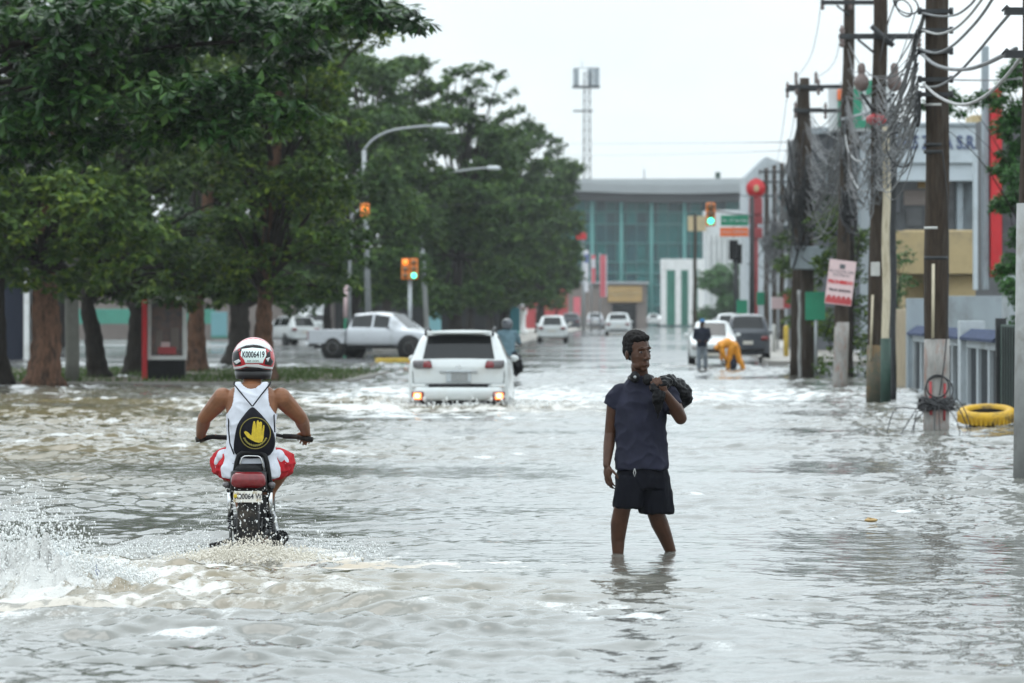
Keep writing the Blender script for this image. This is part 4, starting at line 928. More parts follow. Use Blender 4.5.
b = MB(); b.loft([(0,0,.76,.205,.16),(0,.03,1.05,.20,.145),(0,.06,1.28,.225,.145),(0,.07,1.38,.19,.11),(0,.08,1.45,.08,.07)]); limb(b, [(-.2,.06,1.32),(-.29,.18,1.12)], [.085,.07]); limb(b, [(.2,.06,1.32),(.29,.18,1.12)], [.085,.07]); fuse(b, 'shirt', M['grey_shirt'], sr, .015, 3, wr(.014, 8))
b = MB(); limb(b, [(-.10,0,.82),(-.2,.38,.74),(-.18,.30,.36)], [.125,.10,.075]); limb(b, [(.10,0,.82),(.24,.36,.72),(.22,.16,.34)], [.125,.10,.075]); fuse(b, 'trousers', M['navy'], sr, .015, 3)
b = MB(); b.ell((0,.10,1.56), (.14,.155,.145)); b.box((0,.05,1.50),(.20,.2,.12)); fuse(b, 'helmet', M['car_dark'], sr, .014, 2)
g = MB(); g.ell((0,0,0), (.14,.13,.20)); g.ell((-.04,0,.22), (.06,.06,.12)); bo = fuse(g, 'sack', M['plastic_bag'], None, .016, 2, wr(.02, 8)); bo.location = (X(518, SD), SD - .1, Z(366, SD)); tag(bo, 'black bag hanging at the side of the scooter rider', 'bag')
# ================================================================== vehicles
def car_shell(name, st, paint, root, wmat, sub=2, floor=.0):
    """st: stations from rear to front (y, zlow, zbelt, ztop, wb, wt, kind); kind of the strip to the NEXT station:
    'c' closed, 'w' side window, 'r' rear or front screen (sloped top), 's' both"""
    V_, F_, MI = [], [], []
    def ring(s):
        y, zl, zb, zt, wb, wt = s[:6]; h = zb - zl; g = zt - zb
        half = [(wb*.90, zl), (wb*.985, zl + .12*h), (wb*1.0, zl + .45*h), (wb*.995, zl + .75*h), (wb*.965, zb),
                (wb*.955 + (wt - wb*.955)*.10, zb + .10*g), (wb*.955 + (wt - wb*.955)*.86, zb + .86*g), (wt*.97, zt - .03*g), (wt*.80, zt + .012), (0.0, zt + .03)]
        return half
    n = 10; rows = []
    for s in st:
        hf = ring(s); row = []
        for (x, z) in hf[:-1]: row.append(len(V_)); V_.append((-x, s[0], z))
        row.append(len(V_)); V_.append((0, s[0], hf[-1][1]))
        for (x, z) in reversed(hf[:-1]): row.append(len(V_)); V_.append((x, s[0], z))
        rows.append(row)
    m = len(rows[0])
    for i in range(len(rows) - 1):
        k = st[i][6] if len(st[i]) > 6 else 'c'
        for j in range(m - 1):
            jj = min(j, m - 2 - j); mi = 0
            if jj == 5 and k in 'ws': mi = 1
            if jj in (8,) and k in 'rs': mi = 2
            F_.append((rows[i][j], rows[i+1][j], rows[i+1][j+1], rows[i][j+1])); MI.append(mi)
        F_.append((rows[i][m-1], rows[i+1][m-1], rows[i+1][0], rows[i][0])); MI.append(0)
    for r_, flip in ((rows[0], False), (rows[-1], True)):
        for j in range((m - 1)//2):
            a, b_, c, d = r_[j], r_[j+1], r_[m-2-j], r_[m-1-j]
            f = (a, b_, c, d) if c != b_ else (a, b_, d)
            F_.append(tuple(reversed(f)) if flip else f); MI.append(0)
    me = bpy.data.meshes.new(name); me.from_pydata(V_, [], F_); me.materials.append(paint); me.materials.append(wmat); me.materials.append(wmat)
    me.polygons.foreach_set('material_index', MI); me.polygons.foreach_set('use_smooth', [True]*len(F_)); me.update()
    bm = bmesh.new(); bm.from_mesh(me); bmesh.ops.recalc_face_normals(bm, faces=bm.faces)
    cl = bm.edges.layers.float.new('crease_edge')
    for e in bm.edges:
        ms = {f.material_index for f in e.link_faces}
        if len(ms) > 1: e[cl] = 1.0
    vl = bm.verts.layers.float.new('crease_vert')
    for v in bm.verts:
        k = [f.material_index for f in v.link_faces]
        if any(k.count(i) == 1 for i in (1, 2)): v[vl] = 1.0
    bm.to_mesh(me); bm.free()
    o = bpy.data.objects.new(name, me); COL.objects.link(o)
    sd = o.modifiers.new('s', 'SUBSURF'); sd.levels = sd.render_levels = sub
    baked(o)
    # panes become parts of their own
    bm = bmesh.new(); bm.from_mesh(o.data); bm.faces.ensure_lookup_table()
    seen = set(); panes = []
    for f in bm.faces:
        if f.material_index == 0 or f.index in seen: continue
        stack, grp = [f], []
        seen.add(f.index)
        while stack:
            g = stack.pop(); grp.append(g)
            for e in g.edges:
                for h in e.link_faces:
                    if h.index not in seen and h.material_index == f.material_index: seen.add(h.index); stack.append(h)
        panes.append(grp)
    for grp in panes:
        vm_ = {}; vs, fs = [], []
        for g in grp:
            idx = []
            for v in g.verts:
                if v not in vm_: vm_[v] = len(vs); vs.append(v.co - v.normal*.006)
                idx.append(vm_[v])
            fs.append(idx)
        nm = 'windscreen' if grp[0].material_index == 2 else 'window'
        pm = bpy.data.meshes.new(nm); pm.from_pydata([tuple(v) for v in vs], [], fs); pm.materials.append(wmat); pm.polygons.foreach_set('use_smooth', [True]*len(fs)); pm.update()
        po = bpy.data.objects.new(nm, pm); COL.objects.link(po); po.parent = root
    bmesh.ops.delete(bm, geom=[f for f in bm.faces if f.material_index != 0], context='FACES')
    bm.to_mesh(o.data); bm.free(); o.parent = root
    return o
def car_wheel(root, x, y, r, wd=.22, rimr=.62):
    s_ = 1 if x > 0 else -1
    t_ = MB(); t_.lathe([(r*.55, -wd/2), (r*.93, -wd/2), (r, -wd*.32), (r, wd*.32), (r*.93, wd/2), (r*.55, wd/2)], (0,0,0), 24, 0, Matrix.Translation((x - s_*wd*.45, y, r)) @ Matrix.Rotation(R(90), 4, 'Y'))
    to = t_.build('wheel', M['rubber'], root)
    a_ = MB(); Mx = Matrix.Translation((x + s_*.004 - s_*wd*.45, y, r)) @ Matrix.Rotation(R(90), 4, 'Y')
    a_.lathe([(0, -wd*.4), (r*rimr, -wd*.5), (r*rimr, wd*.5), (r*rimr*.8, wd*.42), (r*.2, wd*.46), (0.001, wd*.46)], (0,0,0), 20, 0, Mx); 
    a_.build('rim', M['galv'], to)
def arch(root, x, y, r):
    a_ = MB(); s_ = 1 if x > 0 else -1
    a_.cyl((x - s_*.10, y, r*.95), (x + s_*.003, y, r*.95), r*1.22, None, 28); a_.build('wheel_arch', M['black'], root)
def common(root, W, yr, yf, wr_=.33, arches=True, inset=.02):
    for s_ in (-1, 1):
        for y in (yr, yf):
            if arches: arch(root, s_*(W - inset), y, wr_)
            car_wheel(root, s_*(W - inset + .008), y, wr_)
def mirrors(root, x, y, z, m):
    for s_ in (-1, 1):
        a_ = MB(); a_.ell((s_*(x + .07), y, z), (.085, .05, .06), 12, 8); a_.box((s_*x, y + .02, z - .02), (.08, .03, .03)); a_.build('mirror', m, root)
def rbox(mb, c, s, M_=None): mb.box(c, s, M=M_)

# ---------------- the white SUV ploughing away from us
SV = thing('suv', 'white SUV with lit lamps ploughing away through the flood, seen from behind', 'SUV', (X(458.5, 74.5), 74.5, -.19), -ROAD*.6)
suv_st = [(0.02,.30,.90,.91,.80,.79,'c'), (.06,.26,1.00,1.01,.885,.80,'c'), (.10,.24,1.045,1.06,.895,.80,'r'), (.40,.23,1.05,1.475,.905,.70,'c'), (.52,.22,1.04,1.525,.91,.66,'c'), (.60,.22,1.03,1.535,.912,.625,'w'),
          (1.25,.22,1.01,1.56,.92,.63,'c'), (1.32,.22,1.01,1.562,.92,.63,'w'), (2.15,.22,.99,1.565,.92,.63,'c'), (2.22,.22,.99,1.565,.92,.63,'w'), (2.95,.22,.98,1.50,.92,.63,'c'), (3.02,.22,.98,1.48,.92,.63,'r'), (3.62,.23,.97,1.02,.90,.62,'c'), (3.75,.23,.96,.985,.90,.72,'c'), (4.45,.24,.86,.875,.87,.72,'c'), (4.62,.28,.70,.71,.80,.70,'c')]
car_shell('body', suv_st, M['car_white'], SV, M['glass_dark'])
common(SV, .90, .95, 3.62, .36)
mirrors(SV, .86, 2.75, 1.06, M['car_white'])
for s_ in (-1, 1):
    t_ = MB(); t_.loft([(s_*.63, .055, .905, .125, .05), (s_*.64, .05, .93, .165, .07), (s_*.65, .065, 1.02, .17, .075), (s_*.655, .09, 1.055, .15, .06)], 20, 0, 3.4); tl = t_.build('tail_light', M['dark_lens'], SV)
    t_ = MB(); t_.loft([(s_*.545, .005, .915, .075, .03), (s_*.55, .0, .945, .085, .035), (s_*.56, .015, 1.01, .075, .035), (s_*.565, .03, 1.035, .055, .03)], 16, 0, 3); t_.build('red_lens', M['red_lens'], tl)
    t_ = MB(); t_.box((s_*.72, -.09, .42), (.22, .08, .16)); fl = t_.build('rear_reflector', M['red_lens'], SV, .02)
    t_ = MB(); t_.loft([(s_*.725, -.135, .365, .068, .02), (s_*.725, -.14, .42, .072, .024), (s_*.725, -.135, .475, .068, .02)], 16, 0, 3); t_.build('lamp', M['lamp_on'], fl)
    t_ = MB(); t_.ell((s_*.725, -.16, .425), (.038, .012, .036), 12, 8); t_.build('bulb', M['lamp_core'], fl)
    t_ = MB(); t_.tube([(s_*.60, .42, 1.50), (s_*.60, .5, 1.575), (s_*.605, 1.6, 1.63), (s_*.60, 2.7, 1.56), (s_*.60, 2.8, 1.50)], .022, 8); t_.build('roof_rail', M['iron_dark'], SV)
    t_ = MB(); t_.box((s_*.70, -.012, .60), (.26, .09, .07)); t_.build('bumper_corner', M['car_white'], SV, .025)
    t_ = MB(); t_.box((s_*.70,.08,.255),(.24,.12,.10)); t_.build('bumper_foot', M['black'], SV, .02)
t_ = MB(); t_.loft([(0,.02,.345,.70,.09), (0,.0,.38,.79,.10), (0,-.01,.50,.80,.115), (0,.01,.575,.76,.10)], 36, 0, 4.5); t_.build('rear_bumper', M['car_white'], SV)
t_ = MB(); t_.box((0,-.005,.60), (1.06,.09,.050)); t_.build('bumper_step', M['black'], SV, .012)
t_ = MB(); t_.box((0,.06,.30), (1.45,.10,.10)); t_.build('bumper_lower', M['black'], SV, .02)
t_ = MB(); t_.box((0,.000,.845), (.68,.035,.022)); t_.build('trim_strip', M['steel'], SV, .006)
t_ = MB(); t_.box((0.02,.006,.755), (.30,.02,.155)); t_.build('licence_plate', M['plate_grey'], SV, .006)
t_ = MB(); t_.box((0,.016,.765), (.44,.03,.21)); t_.build('plate_recess', M['wall_grey_light'], SV, .02)
t_ = MB(); t_.torus((0,.022,.925), .032, .006, Matrix.Rotation(R(90),4,'X') @ Matrix.Diagonal((1.5,1,1,1)), 24, 6); t_.build('emblem', M['chrome'], SV)
t_ = MB(); t_.tube([(.02,.25,1.27),(.16,.19,1.16),(.30,.13,1.08)], .010, 6); t_.build('rear_wiper', M['black'], SV)
t_ = MB()
for s_ in (-1, 1): t_.tube([(s_*.80,.035,.64),(s_*.81,.03,.74),(s_*.815,.035,.86)], .006, 5)
t_.tube([(-.80,.02,.635),(.80,.02,.635)], .006, 5); t_.build('tailgate_seam', M['black'], SV)
t_ = MB(); t_.box((0,.36,1.545), (1.14,.26,.045)); t_.build('roof_spoiler', M['car_white'], SV, .02)

def gen_car(kind, name, label, cat, paint, px, D, base_z, rz, group, W=.85, front=False, s=1.0):
    """a car whose origin is its rear axle side; front=True turns its nose to the camera"""
    root = thing(name, label, cat, (X(px, D), D, base_z), rz + (math.pi if front else 0), group)
    off = -4.3*s if front else 0
    if kind == 'suv': st = [(r_[0]*s + off, r_[1], r_[2], r_[3] + .06, r_[4]*W/.92, r_[5]*W/.92, r_[6]) for r_ in suv_st]; yr, yf = .95, 3.6; zb, zt = 1.02, .95
    elif kind == 'sedan':
        base = [(.03,.32,.80,.81,.74,.70,'c'), (.08,.28,.92,.93,.85,.70,'c'), (.55,.26,.97,.985,.87,.70,'c'), (.68,.25,.97,1.00,.87,.66,'r'), (1.25,.24,.96,1.36,.87,.56,'w'), (2.0,.24,.95,1.43,.875,.57,'c'), (2.07,.24,.95,1.43,.875,.57,'w'), (2.75,.24,.93,1.36,.875,.57,'r'), (3.35,.24,.92,.95,.87,.62,'c'), (3.5,.25,.91,.925,.86,.70,'c'), (4.2,.26,.80,.81,.83,.68,'c'), (4.36,.30,.66,.67,.75,.65,'c')]
        st = [(r_[0]*s + off, r_[1], r_[2], r_[3], r_[4]*W/.87, r_[5]*W/.87, r_[6]) for r_ in base]; yr, yf = .95, 3.45
    else:
        base = [(.03,.32,.80,.81,.74,.70,'c'), (.08,.28,.94,.95,.83,.66,'r'), (.42,.26,.96,1.40,.85,.58,'c'), (.52,.26,.95,1.46,.85,.57,'w'), (1.5,.25,.94,1.50,.86,.58,'c'), (1.57,.25,.94,1.50,.86,.58,'w'), (2.3,.25,.92,1.44,.86,.58,'r'), (2.95,.25,.91,.96,.85,.62,'c'), (3.6,.28,.80,.81,.80,.66,'c'), (3.75,.32,.66,.67,.72,.62,'c')]
        st = [(r_[0]*s + off, r_[1], r_[2], r_[3], r_[4]*W/.86, r_[5]*W/.86, r_[6]) for r_ in base]; yr, yf = .75, 3.0
    car_shell('body', st, paint, root, M['glass_dark'], 2 if D < 200 else 1)
    common(root, W*.985, yr*s + off, yf*s + off, .32, True, .015)
    ye = st[-1][0]
    for s_ in (-1, 1):
        t_ = MB(); t_.loft([(s_*W*.72, st[1][0]-.03, .74, W*.16, .05), (s_*W*.74, st[1][0]-.035, .82, W*.17, .06), (s_*W*.74, st[1][0]-.02, .88, W*.15, .05)], 14, 0, 3); t_.build('tail_light', M['red_lens'], root)
        t_ = MB(); t_.loft([(s_*W*.68, ye-.10, .56, W*.17, .08), (s_*W*.70, ye-.12, .64, W*.19, .10), (s_*W*.72, ye-.16, .70, W*.16, .08)], 14, 0, 3); t_.build('headlight', M['clear_lens'], root)
    mirrors(root, W*.97, (2.75 if kind != 'hatch' else 2.3)*s + off, 1.0, paint if paint is not M['car_silver'] else M['black'])
    t_ = MB(); t_.box((0, st[0][0]-.012, .66), (.34,.02,.12)); t_.build('licence_plate', M['plate'], root, .005)
    t_ = MB(); t_.box((0, st[0][0]+.02, .40), (W*1.45,.10,.12)); t_.build('rear_bumper', M['black'] if kind == 'suv' else paint, root, .03)
    t_ = MB(); t_.box((0, ye-.01, .50), (W*1.0,.05,.14)); t_.build('grille', M['black'], root, .02)
    t_ = MB(); t_.box((0, ye-.005, .40), (.34,.05,.09)); t_.build('front_plate', M['plate'], root, .005)
    return root
GF = 'cars far down the wet street'
gen_car('sedan', 'sedan', 'white sedan stopped nose-on behind the man in the blue cap', 'car', M['car_white'], 713, 131, .0, -ROAD, None, .76, True)
gen_car('suv', 'suv', 'dark grey SUV parked by the kerb behind the person in orange', 'SUV', M['car_dark'], 748, 143, .015, -ROAD, None, .78)
gen_car('suv', 'suv', 'white SUV just behind the parked dark grey SUV', 'SUV', M['car_white'], 732, 185, .02, -ROAD, None, .84)
gen_car('hatch', 'hatchback', 'white hatchback driving away along the left kerb, nearer than the grey SUV ahead of it', 'car', M['car_white'], 552, 231, .02, -ROAD, GF, .84)
gen_car('suv', 'suv', 'dark grey SUV driving away ahead of the white hatchback, below the pink banners', 'SUV', M['car_dark'], 570.5, 395, .02, -ROAD, GF, .9)
gen_car('suv', 'suv', 'silver white SUV driving away in mid street in front of the brown shop', 'SUV', M['car_white'], 618, 305, .02, -ROAD, GF, .95)
gen_car('sedan', 'sedan', 'white sedan in front of the white columns at the far end of the street', 'car', M['car_white'], 665, 480, .02, -ROAD, GF, .86)
gen_car('hatch', 'hatchback', 'small white hatchback left of the white sedan before the white columns', 'car', M['car_white'], 653.5, 510, .02, -ROAD, GF, .8)
gen_car('suv', 'van', 'grey van seen between the dark SUV and the silver white SUV', 'van', M['car_silver'], 595, 430, .02, -ROAD, GF, .9)
gen_car('hatch', 'hatchback', 'pale hatchback parked on the lot among the tree trunks left of the pickup', 'car', M['car_white'], 306, 215, .02, .5, 'cars parked beyond the trees', .86)
gen_car('suv', 'van', 'white van parked behind the pale hatchback beyond the trees', 'van', M['car_white'], 316, 262, .02, .3, 'cars parked beyond the trees', .95)

# ---------------- the silver pickup turning across the junction
PK = thing('pickup_truck', 'silver double-cab pickup truck crossing the junction behind the white SUV', 'pickup truck', (X(381, 155), 155, .02), R(-116))
# local: y is forward; the truck heads right and a little towards us
cab_st = [(-1.05,.42,.95,.96,.86,.80,'c'), (-1.0,.42,1.08,1.10,.87,.66,'r'), (-.82,.42,1.09,1.62,.875,.60,'w'), (.02,.42,1.07,1.70,.88,.61,'c'), (.10,.42,1.07,1.70,.88,.61,'w'), (.72,.42,1.05,1.62,.88,.61,'r'), (1.38,.42,1.03,1.08,.87,.66,'c'), (1.5,.42,1.02,1.045,.87,.74,'c'), (2.38,.44,.94,.955,.85,.74,'c'), (2.55,.48,.72,.73,.78,.70,'c')]
car_shell('cab', cab_st, M['car_silver'], PK, M['glass_dark'])
t_ = MB()
for s_ in (-1, 1): t_.box((s_*.85, -1.82, .79), (.06, 1.50, .52))
t_.box((0,-2.56,.79), (1.74,.06,.52)); t_.box((0,-1.82,.56), (1.66,1.46,.06)); t_.box((0,-1.08,.79),(1.68,.05,.5)); t_.build('bed', M['car_silver'], PK, .02)
t_ = MB(); t_.box((0,-2.66,.50), (1.7,.16,.14)); t_.build('rear_bumper', M['chrome'], PK, .02)
t_ = MB(); t_.box((0,-.1,.40), (1.5,4.6,.10)); t_.build('chassis', M['black'], PK)
for s_ in (-1, 1):
    for y in (-1.55, 1.62): arch(PK, s_*.875, y, .40); car_wheel(PK, s_*.89, y, .385, .25, .55)
    t_ = MB(); t_.box((s_*.80,-2.60,.84), (.14,.05,.3)); t_.build('tail_light', M['red_lens'], PK, .01)
    t_ = MB(); t_.box((s_*.62,2.50,.80), (.34,.14,.16)); t_.build('headlight', M['clear_lens'], PK, .02)
    t_ = MB(); t_.box((s_*.887,-.28,.90), (.02,.16,.03)); t_.build('door_handle', M['chrome'], PK, .005)
    t_ = MB(); t_.box((s_*.90,.06,.46), (.05,1.9,.04)); t_.build('side_step', M['black'], PK, .01)
    t_ = MB(); t_.tube([(s_*.62,-1.12,1.0),(s_*.62,-1.12,1.42)], .02, 6); t_.build('bed_post', M['black'], PK)
mirrors(PK, .90, .80, 1.12, M['car_dark'])
t_ = MB(); t_.box((0,2.54,.78), (.86,.06,.2)); t_.box((0,2.58,.52),(1.56,.14,.2)); t_.build('front_bumper', M['car_dark'], PK, .02)
# ================================================================== poles, cables, signs
def cr_pts(pts, n=8):
    """Catmull-Rom through the points"""
    P_ = [Vector(p) for p in pts]
    if len(P_) == 2: return [P_[0].lerp(P_[1], i/n) for i in range(n+1)]
    P_ = [P_[0]*2 - P_[1]] + P_ + [P_[-1]*2 - P_[-2]]; out = []
    for i in range(1, len(P_) - 2):
        a, b_, c, d = P_[i-1:i+3]
        for k in range(n):
            t = k/n; out.append(.5*((2*b_) + (c-a)*t + (2*a-5*b_+4*c-d)*t*t + (3*b_-a-3*c+d)*t**3))
    out.append(P_[-2]); return out
def sag(a, b_, s, n=14):
    a, b_ = Vector(a), Vector(b_); return [a.lerp(b_, i/n) - Vector((0, 0, 4*s*(i/n)*(1-i/n))) for i in range(n+1)]
def cable(label, pts, r, m, group='cables strung along the right-hand poles', name='overhead_cable', n=6):
    mb = MB(); mb.tube(pts, r, n); return tag(mb.build(name, m), label, 'cable', group)
def pole(px, D, z0, lean, top, r, label, name='utility_pole', rtop=None, group='utility poles along the right kerb', mats=None, paint=None):
    """a pole from the ground up; lean = sideways shift of its top; local origin at the foot"""
    x = X(px, D); r_ = thing(name, label, 'utility pole', (x, D, z0), 0, group)
    mb = MB(); rt = rtop or r*.72; n = 14
    mb.tube([(lean*i/n + .012*math.sin(i*1.3), 0, (top - z0)*i/n) for i in range(n+1)], [r + (rt - r)*i/n for i in range(n+1)], 20)
    mb.build('shaft', mats or M['pole_wood'], r_)
    if paint:
        b_ = MB(); k = paint - z0; f = k/(top - z0)
        b_.tube([(lean*f*i/4 + .012*math.sin(i*1.3*f), 0, k*i/4) for i in range(5)], [(r + (rt-r)*f*i/4) + .007 for i in range(5)], 20); b_.build('painted_base', M['pole_paint'], r_)
    return r_
def at(D, x0, z0):      # picture point -> pole-local
    return lambda px, py, dy=0.0: (X(px, D) - x0, dy, Z(py, D) - z0)
def band(par, c, r, h=.05, m='tape_white', nm='strap'):
    b_ = MB(); b_.cyl((c[0], c[1], c[2]-h/2), (c[0], c[1], c[2]+h/2), r, None, 20); b_.build(nm, M[m], par)

# the nearest pole, at the right edge
D1 = 43.0
p1 = pole(1033, D1, -.12, .10, 9.6, .185, 'nearest utility pole at the right edge, dark above and pale grey below')
x1 = p1.location.x; L1 = at(D1, x1, -.12)
b_ = MB(); b_.tube([(0,0,0),(.03,0,2.95)], [.205,.198], 24); b_.build('concrete_sleeve', M['concrete'], p1)
for py in (12, 55): 
    b_ = MB(); c = L1(1020, py); b_.box((c[0]-.02, c[1]-.12, c[2]), (.30,.14,.07)); b_.tube([(c[0]-.1,-.15,c[2]),(c[0]-.16,-.2,c[2]+.05),(c[0]-.2,-.15,c[2])], .012, 6); b_.build('cable_bracket', M['iron_dark'], p1)

# second pole
D2 = 60.2
p2 = pole(936, D2, -.25, .03, 9.4, .180, 'utility pole with a black coil of cable round its pale foot', rtop=.155, paint=Z(339, D2))
x2 = p2.location.x; L2 = at(D2, x2, -.25)
for py in (105, 228, 300): c = L2(936, py); band(p2, (c[0], 0, c[2]), .172, .035)
for py in (145, 152, 258): c = L2(936, py); band(p2, (c[0], 0, c[2]), .176, .05, 'iron_dark')
for py in (12, 31, 52, 80, 95):
    c = L2(936, py); b_ = MB(); b_.box((c[0]-.02, -.16, c[2]), (.46,.09,.06)); b_.cyl((c[0]-.25,-.18,c[2]-.05),(c[0]-.25,-.18,c[2]+.05),.03); b_.cyl((c[0]+.2,-.18,c[2]-.05),(c[0]+.2,-.18,c[2]+.05),.03); b_.build('cable_bracket', M['iron_dark'], p2)
b_ = MB(); c = L2(917, 110); b_.ell((c[0], -.1, c[2]), (.055,.06,.26), 12, 10); b_.build('splice_case', M['cable_black'], p2)
b_ = MB(); a = L2(932, 264, -.19); c = L2(931.5, 338, -.195); b_.tube([a, c], .022, 8); b_.build('conduit', M['cream_pipe'], p2)
b_ = MB(); b_.tube(cr_pts([L2(941,150,-.18), L2(946,200,-.2), L2(947,260,-.2), L2(946,320,-.2), L2(943,360,-.22), L2(938,395,-.22)]), .009, 6); b_.build('drop_wire', M['cable_black'], p2)
# tangle round its foot
co = []
random.seed(4)
for k in range(9):
    zc = L2(0, 404)[2] + random.uniform(-.06, .06); rr_ = .20 + random.uniform(0, .05)
    co.append([(rr_*math.cos(a)*random.uniform(.93,1.07), rr_*math.sin(a)*random.uniform(.93,1.07), zc + .04*math.sin(a*3 + k)) for a in np.linspace(0, 2*math.pi, 22)])
b_ = MB()
for c in co: b_.tube(cr_pts(c, 2), .024, 6)
for k in range(30):
    a = random.uniform(0, 6.28); zc = L2(0, 404)[2] + random.uniform(-.06,.06); b_.ell((.22*math.cos(a), .22*math.sin(a), zc), (.05,.05,.03), 8, 5)
w_ = b_.build('cable_coil', M['cable_black'], p2)
b_ = MB()
for k in range(9):
    a = random.uniform(-2.9, -.2); h0 = L2(0,404)[2]
    ln = random.uniform(.1, .55); b_.tube(cr_pts([(.24*math.cos(a), .24*math.sin(a), h0), (.32*math.cos(a), .32*math.sin(a), h0+random.uniform(-.1,.12)), ((.3+ln*.7)*math.cos(a), (.3+ln*.6)*math.sin(a), h0 - random.uniform(.05,.3)), ((.3+ln)*math.cos(a), (.3+ln)*math.sin(a), .22)]), .008, 5)
b_.torus((0, -.21, L2(0, 386)[2]), .16, .011, Matrix.Rotation(R(90),4,'X'), 24, 6); b_.torus((.02, -.225, L2(0, 390)[2]), .20, .010, Matrix.Rotation(R(84),4,'X'), 24, 6)
b_.build('loose_wire', M['cable_black'], w_)
b_ = MB(); b_.tube([(-.09,-.19,.5),(-.1,-.19,.98)], .02, 6); b_.tube([(.1,-.18,.42),(.11,-.18,.95)], .018, 6); b_.build('red_pipe', M['red_dull'], p2)

# third pole, with insulated crossarm and pot-heads
D3 = 79.0
p3 = pole(875, D3, -.22, .12, 9.0, .165, 'dark utility pole with a long crossarm and two pot-shaped cable terminations', rtop=.125)
x3 = p3.location.x; L3 = at(D3, x3, -.22)
def insul(mb, p, h=.26, r=.055):
    p = Vector(p); pr = [(.02, 0)]
    for i in range(4): pr += [(r, h*(.12+.22*i)), (r*.5, h*(.22+.22*i))]
    pr += [(.02, h)]; mb.lathe(pr, p, 12)
def crossarm(par, Lf, px0, px1, py, ipx, m='iron_dark', dy=-.18, brace=None, long_=.34, th=.10):
    a, c = Lf(px0, py), Lf(px1, py); mb = MB(); mb.box(((a[0]+c[0])/2, dy, (a[2]+c[2])/2), (abs(c[0]-a[0]), th, th)); ar = mb.build('crossarm', M[m], par, .008)
    if brace:
        q0, q1 = Lf(*brace[0]), Lf(*brace[1]); mb = MB(); mb.tube([(q0[0],dy,q0[2]),(q1[0],dy,q1[2])], .025, 6); mb.build('brace', M[m], ar)
    for i in ipx:
        mb = MB(); p = Lf(i, py); insul(mb, (p[0], dy, p[2] - long_/2), long_); mb.build('insulator', M['porcelain'], ar)
crossarm(p3, L3, 839, 919, 37, (841, 918), brace=((857,40),(874,54)), long_=.42)
b_ = MB(); a, c = L3(870,27,-.3), L3(892,47,-.3); b_.tube([a, c], .05, 8); a, c = L3(886,46,-.3), L3(896,36,-.3); b_.tube([a,c],.03,6); b_.build('fuse_cutout', M['iron_dark'], p3)
for px in (861, 894):
    b_ = MB(); c = L3(px, 92, -.1); 
    b_.lathe([(.02,0),(.10,.04),(.145,.14),(.13,.26),(.085,.30),(.06,.34),(.075,.38),(.075,.48),(.04,.54),(.02,.54)], c, 16); ph = b_.build('cable_termination', M['porcelain'], p3)
    b_ = MB(); b_.tube([L3(876 + (px-876)*.15, 112, -.1), L3(px, 94, -.1)], .035, 6); b_.build('bracket', M['iron_dark'], ph)
b_ = MB(); c = L3(876, 120, -.1); b_.ell(c, (.2,.16,.12), 12, 8); b_.build('clamp', M['red_dull'], p3)
b_ = MB(); c = L3(874.5, 269); b_.box((c[0], -.17, c[2]), (.17,.012,.26)); b_.build('number_tag', M['tape_white'], p3)
b_ = MB(); b_.tube([L3(872, 295,-.17), L3(869.5, 360,-.19)], .022, 6); b_.build('conduit', M['cream_pipe'], p3)
b_ = MB(); z_ = L3(0,403)[2]; b_.tube([(0,0,z_-.2),(.015,0,L3(0,345)[2])],[.176,.172],20); b_.build('painted_base', mat('mossy_paint', (.05,.07,.05), .85, col2=(.13,.10,.07), scale=5, dirt=(.2,.12,.05), dscale=4), p3)
pc = pole(885.5, D3 - .6, -.22, .02, Z(128, D3), .075, 'slim cream pipe post strapped beside the dark utility pole, green at its foot', 'pipe_post', .072, None, M['cream_pipe']); tag(pc, cat='pipe post')
b_ = MB(); b_.tube([(0,0,0),(.005,0,Z(338,D3)+.22)], [.10,.095], 16); b_.build('painted_base', M['green_paint'], pc)
p3b = pole(892.5, D3 + 3, -.2, .02, Z(105, D3+3), .07, 'thin black post right of the cream pipe post', 'steel_post', .06, None, M['iron_dark']); tag(p3b, cat='post')
# fourth pole, leaning, with the red and white notice
D4 = 94.5
p4 = pole(839.5, D4, -.2, .25, 9.4, .165, 'leaning utility pole that carries the red and white notice', rtop=.12, paint=Z(322, D4))
x4 = p4.location.x; L4 = at(D4, x4, -.2)
crossarm(p4, L4, 820, 876, 3, (822, 850), brace=((836,6),(849,16)))
crossarm(p4, L4, 838, 862, 37, (842,), long_=.40)
b_ = MB(); a, c = L4(840,120,-.16), L4(872,112,-.16); b_.tube([a, c], .04, 6); b_.build('side_arm', M['galv'], p4)
D4s = D4 - .35
sg = thing('notice_sign', 'tilted red and white notice fixed to the leaning utility pole', 'sign', (X(840.5, D4s), D4s, Z(282.5, D4s)))
sgM = Matrix.Rotation(R(7), 4, 'Y')
b_ = MB(); b_.box((0,0,0), (.60,.03,1.0), ry=R(7)); b_.build('board', M['sign_pink'], sg)
b_ = MB()
for i, (z, w_, h) in enumerate(((.36,.12,.10),)): b_.box(sgM @ Vector((0,-.018,z)), (w_,.01,h), ry=R(7))
b_.build('crest', M['facade_dark'], sg)
b_ = MB(); b_.box(sgM @ Vector((0,-.018,-.42)), (.58,.008,.12), ry=R(7)); 
for i in range(5): b_.box(sgM @ Vector((-.22+.11*i,-.020,-.34)), (.07,.008,.07), ry=R(52))
b_.build('red_border', M['red_dull'], sg)
text('lettering', 'ALCALDIA DEL\nDISTRITO', .085, M['facade_dark'], sg, sgM @ Matrix.Translation((0,-.017,.20)), .002)
text('lettering', 'PROHIBIDO', .105, M['red_sign'], sg, sgM @ Matrix.Translation((0,-.017,.0)), .003, bold=.006)
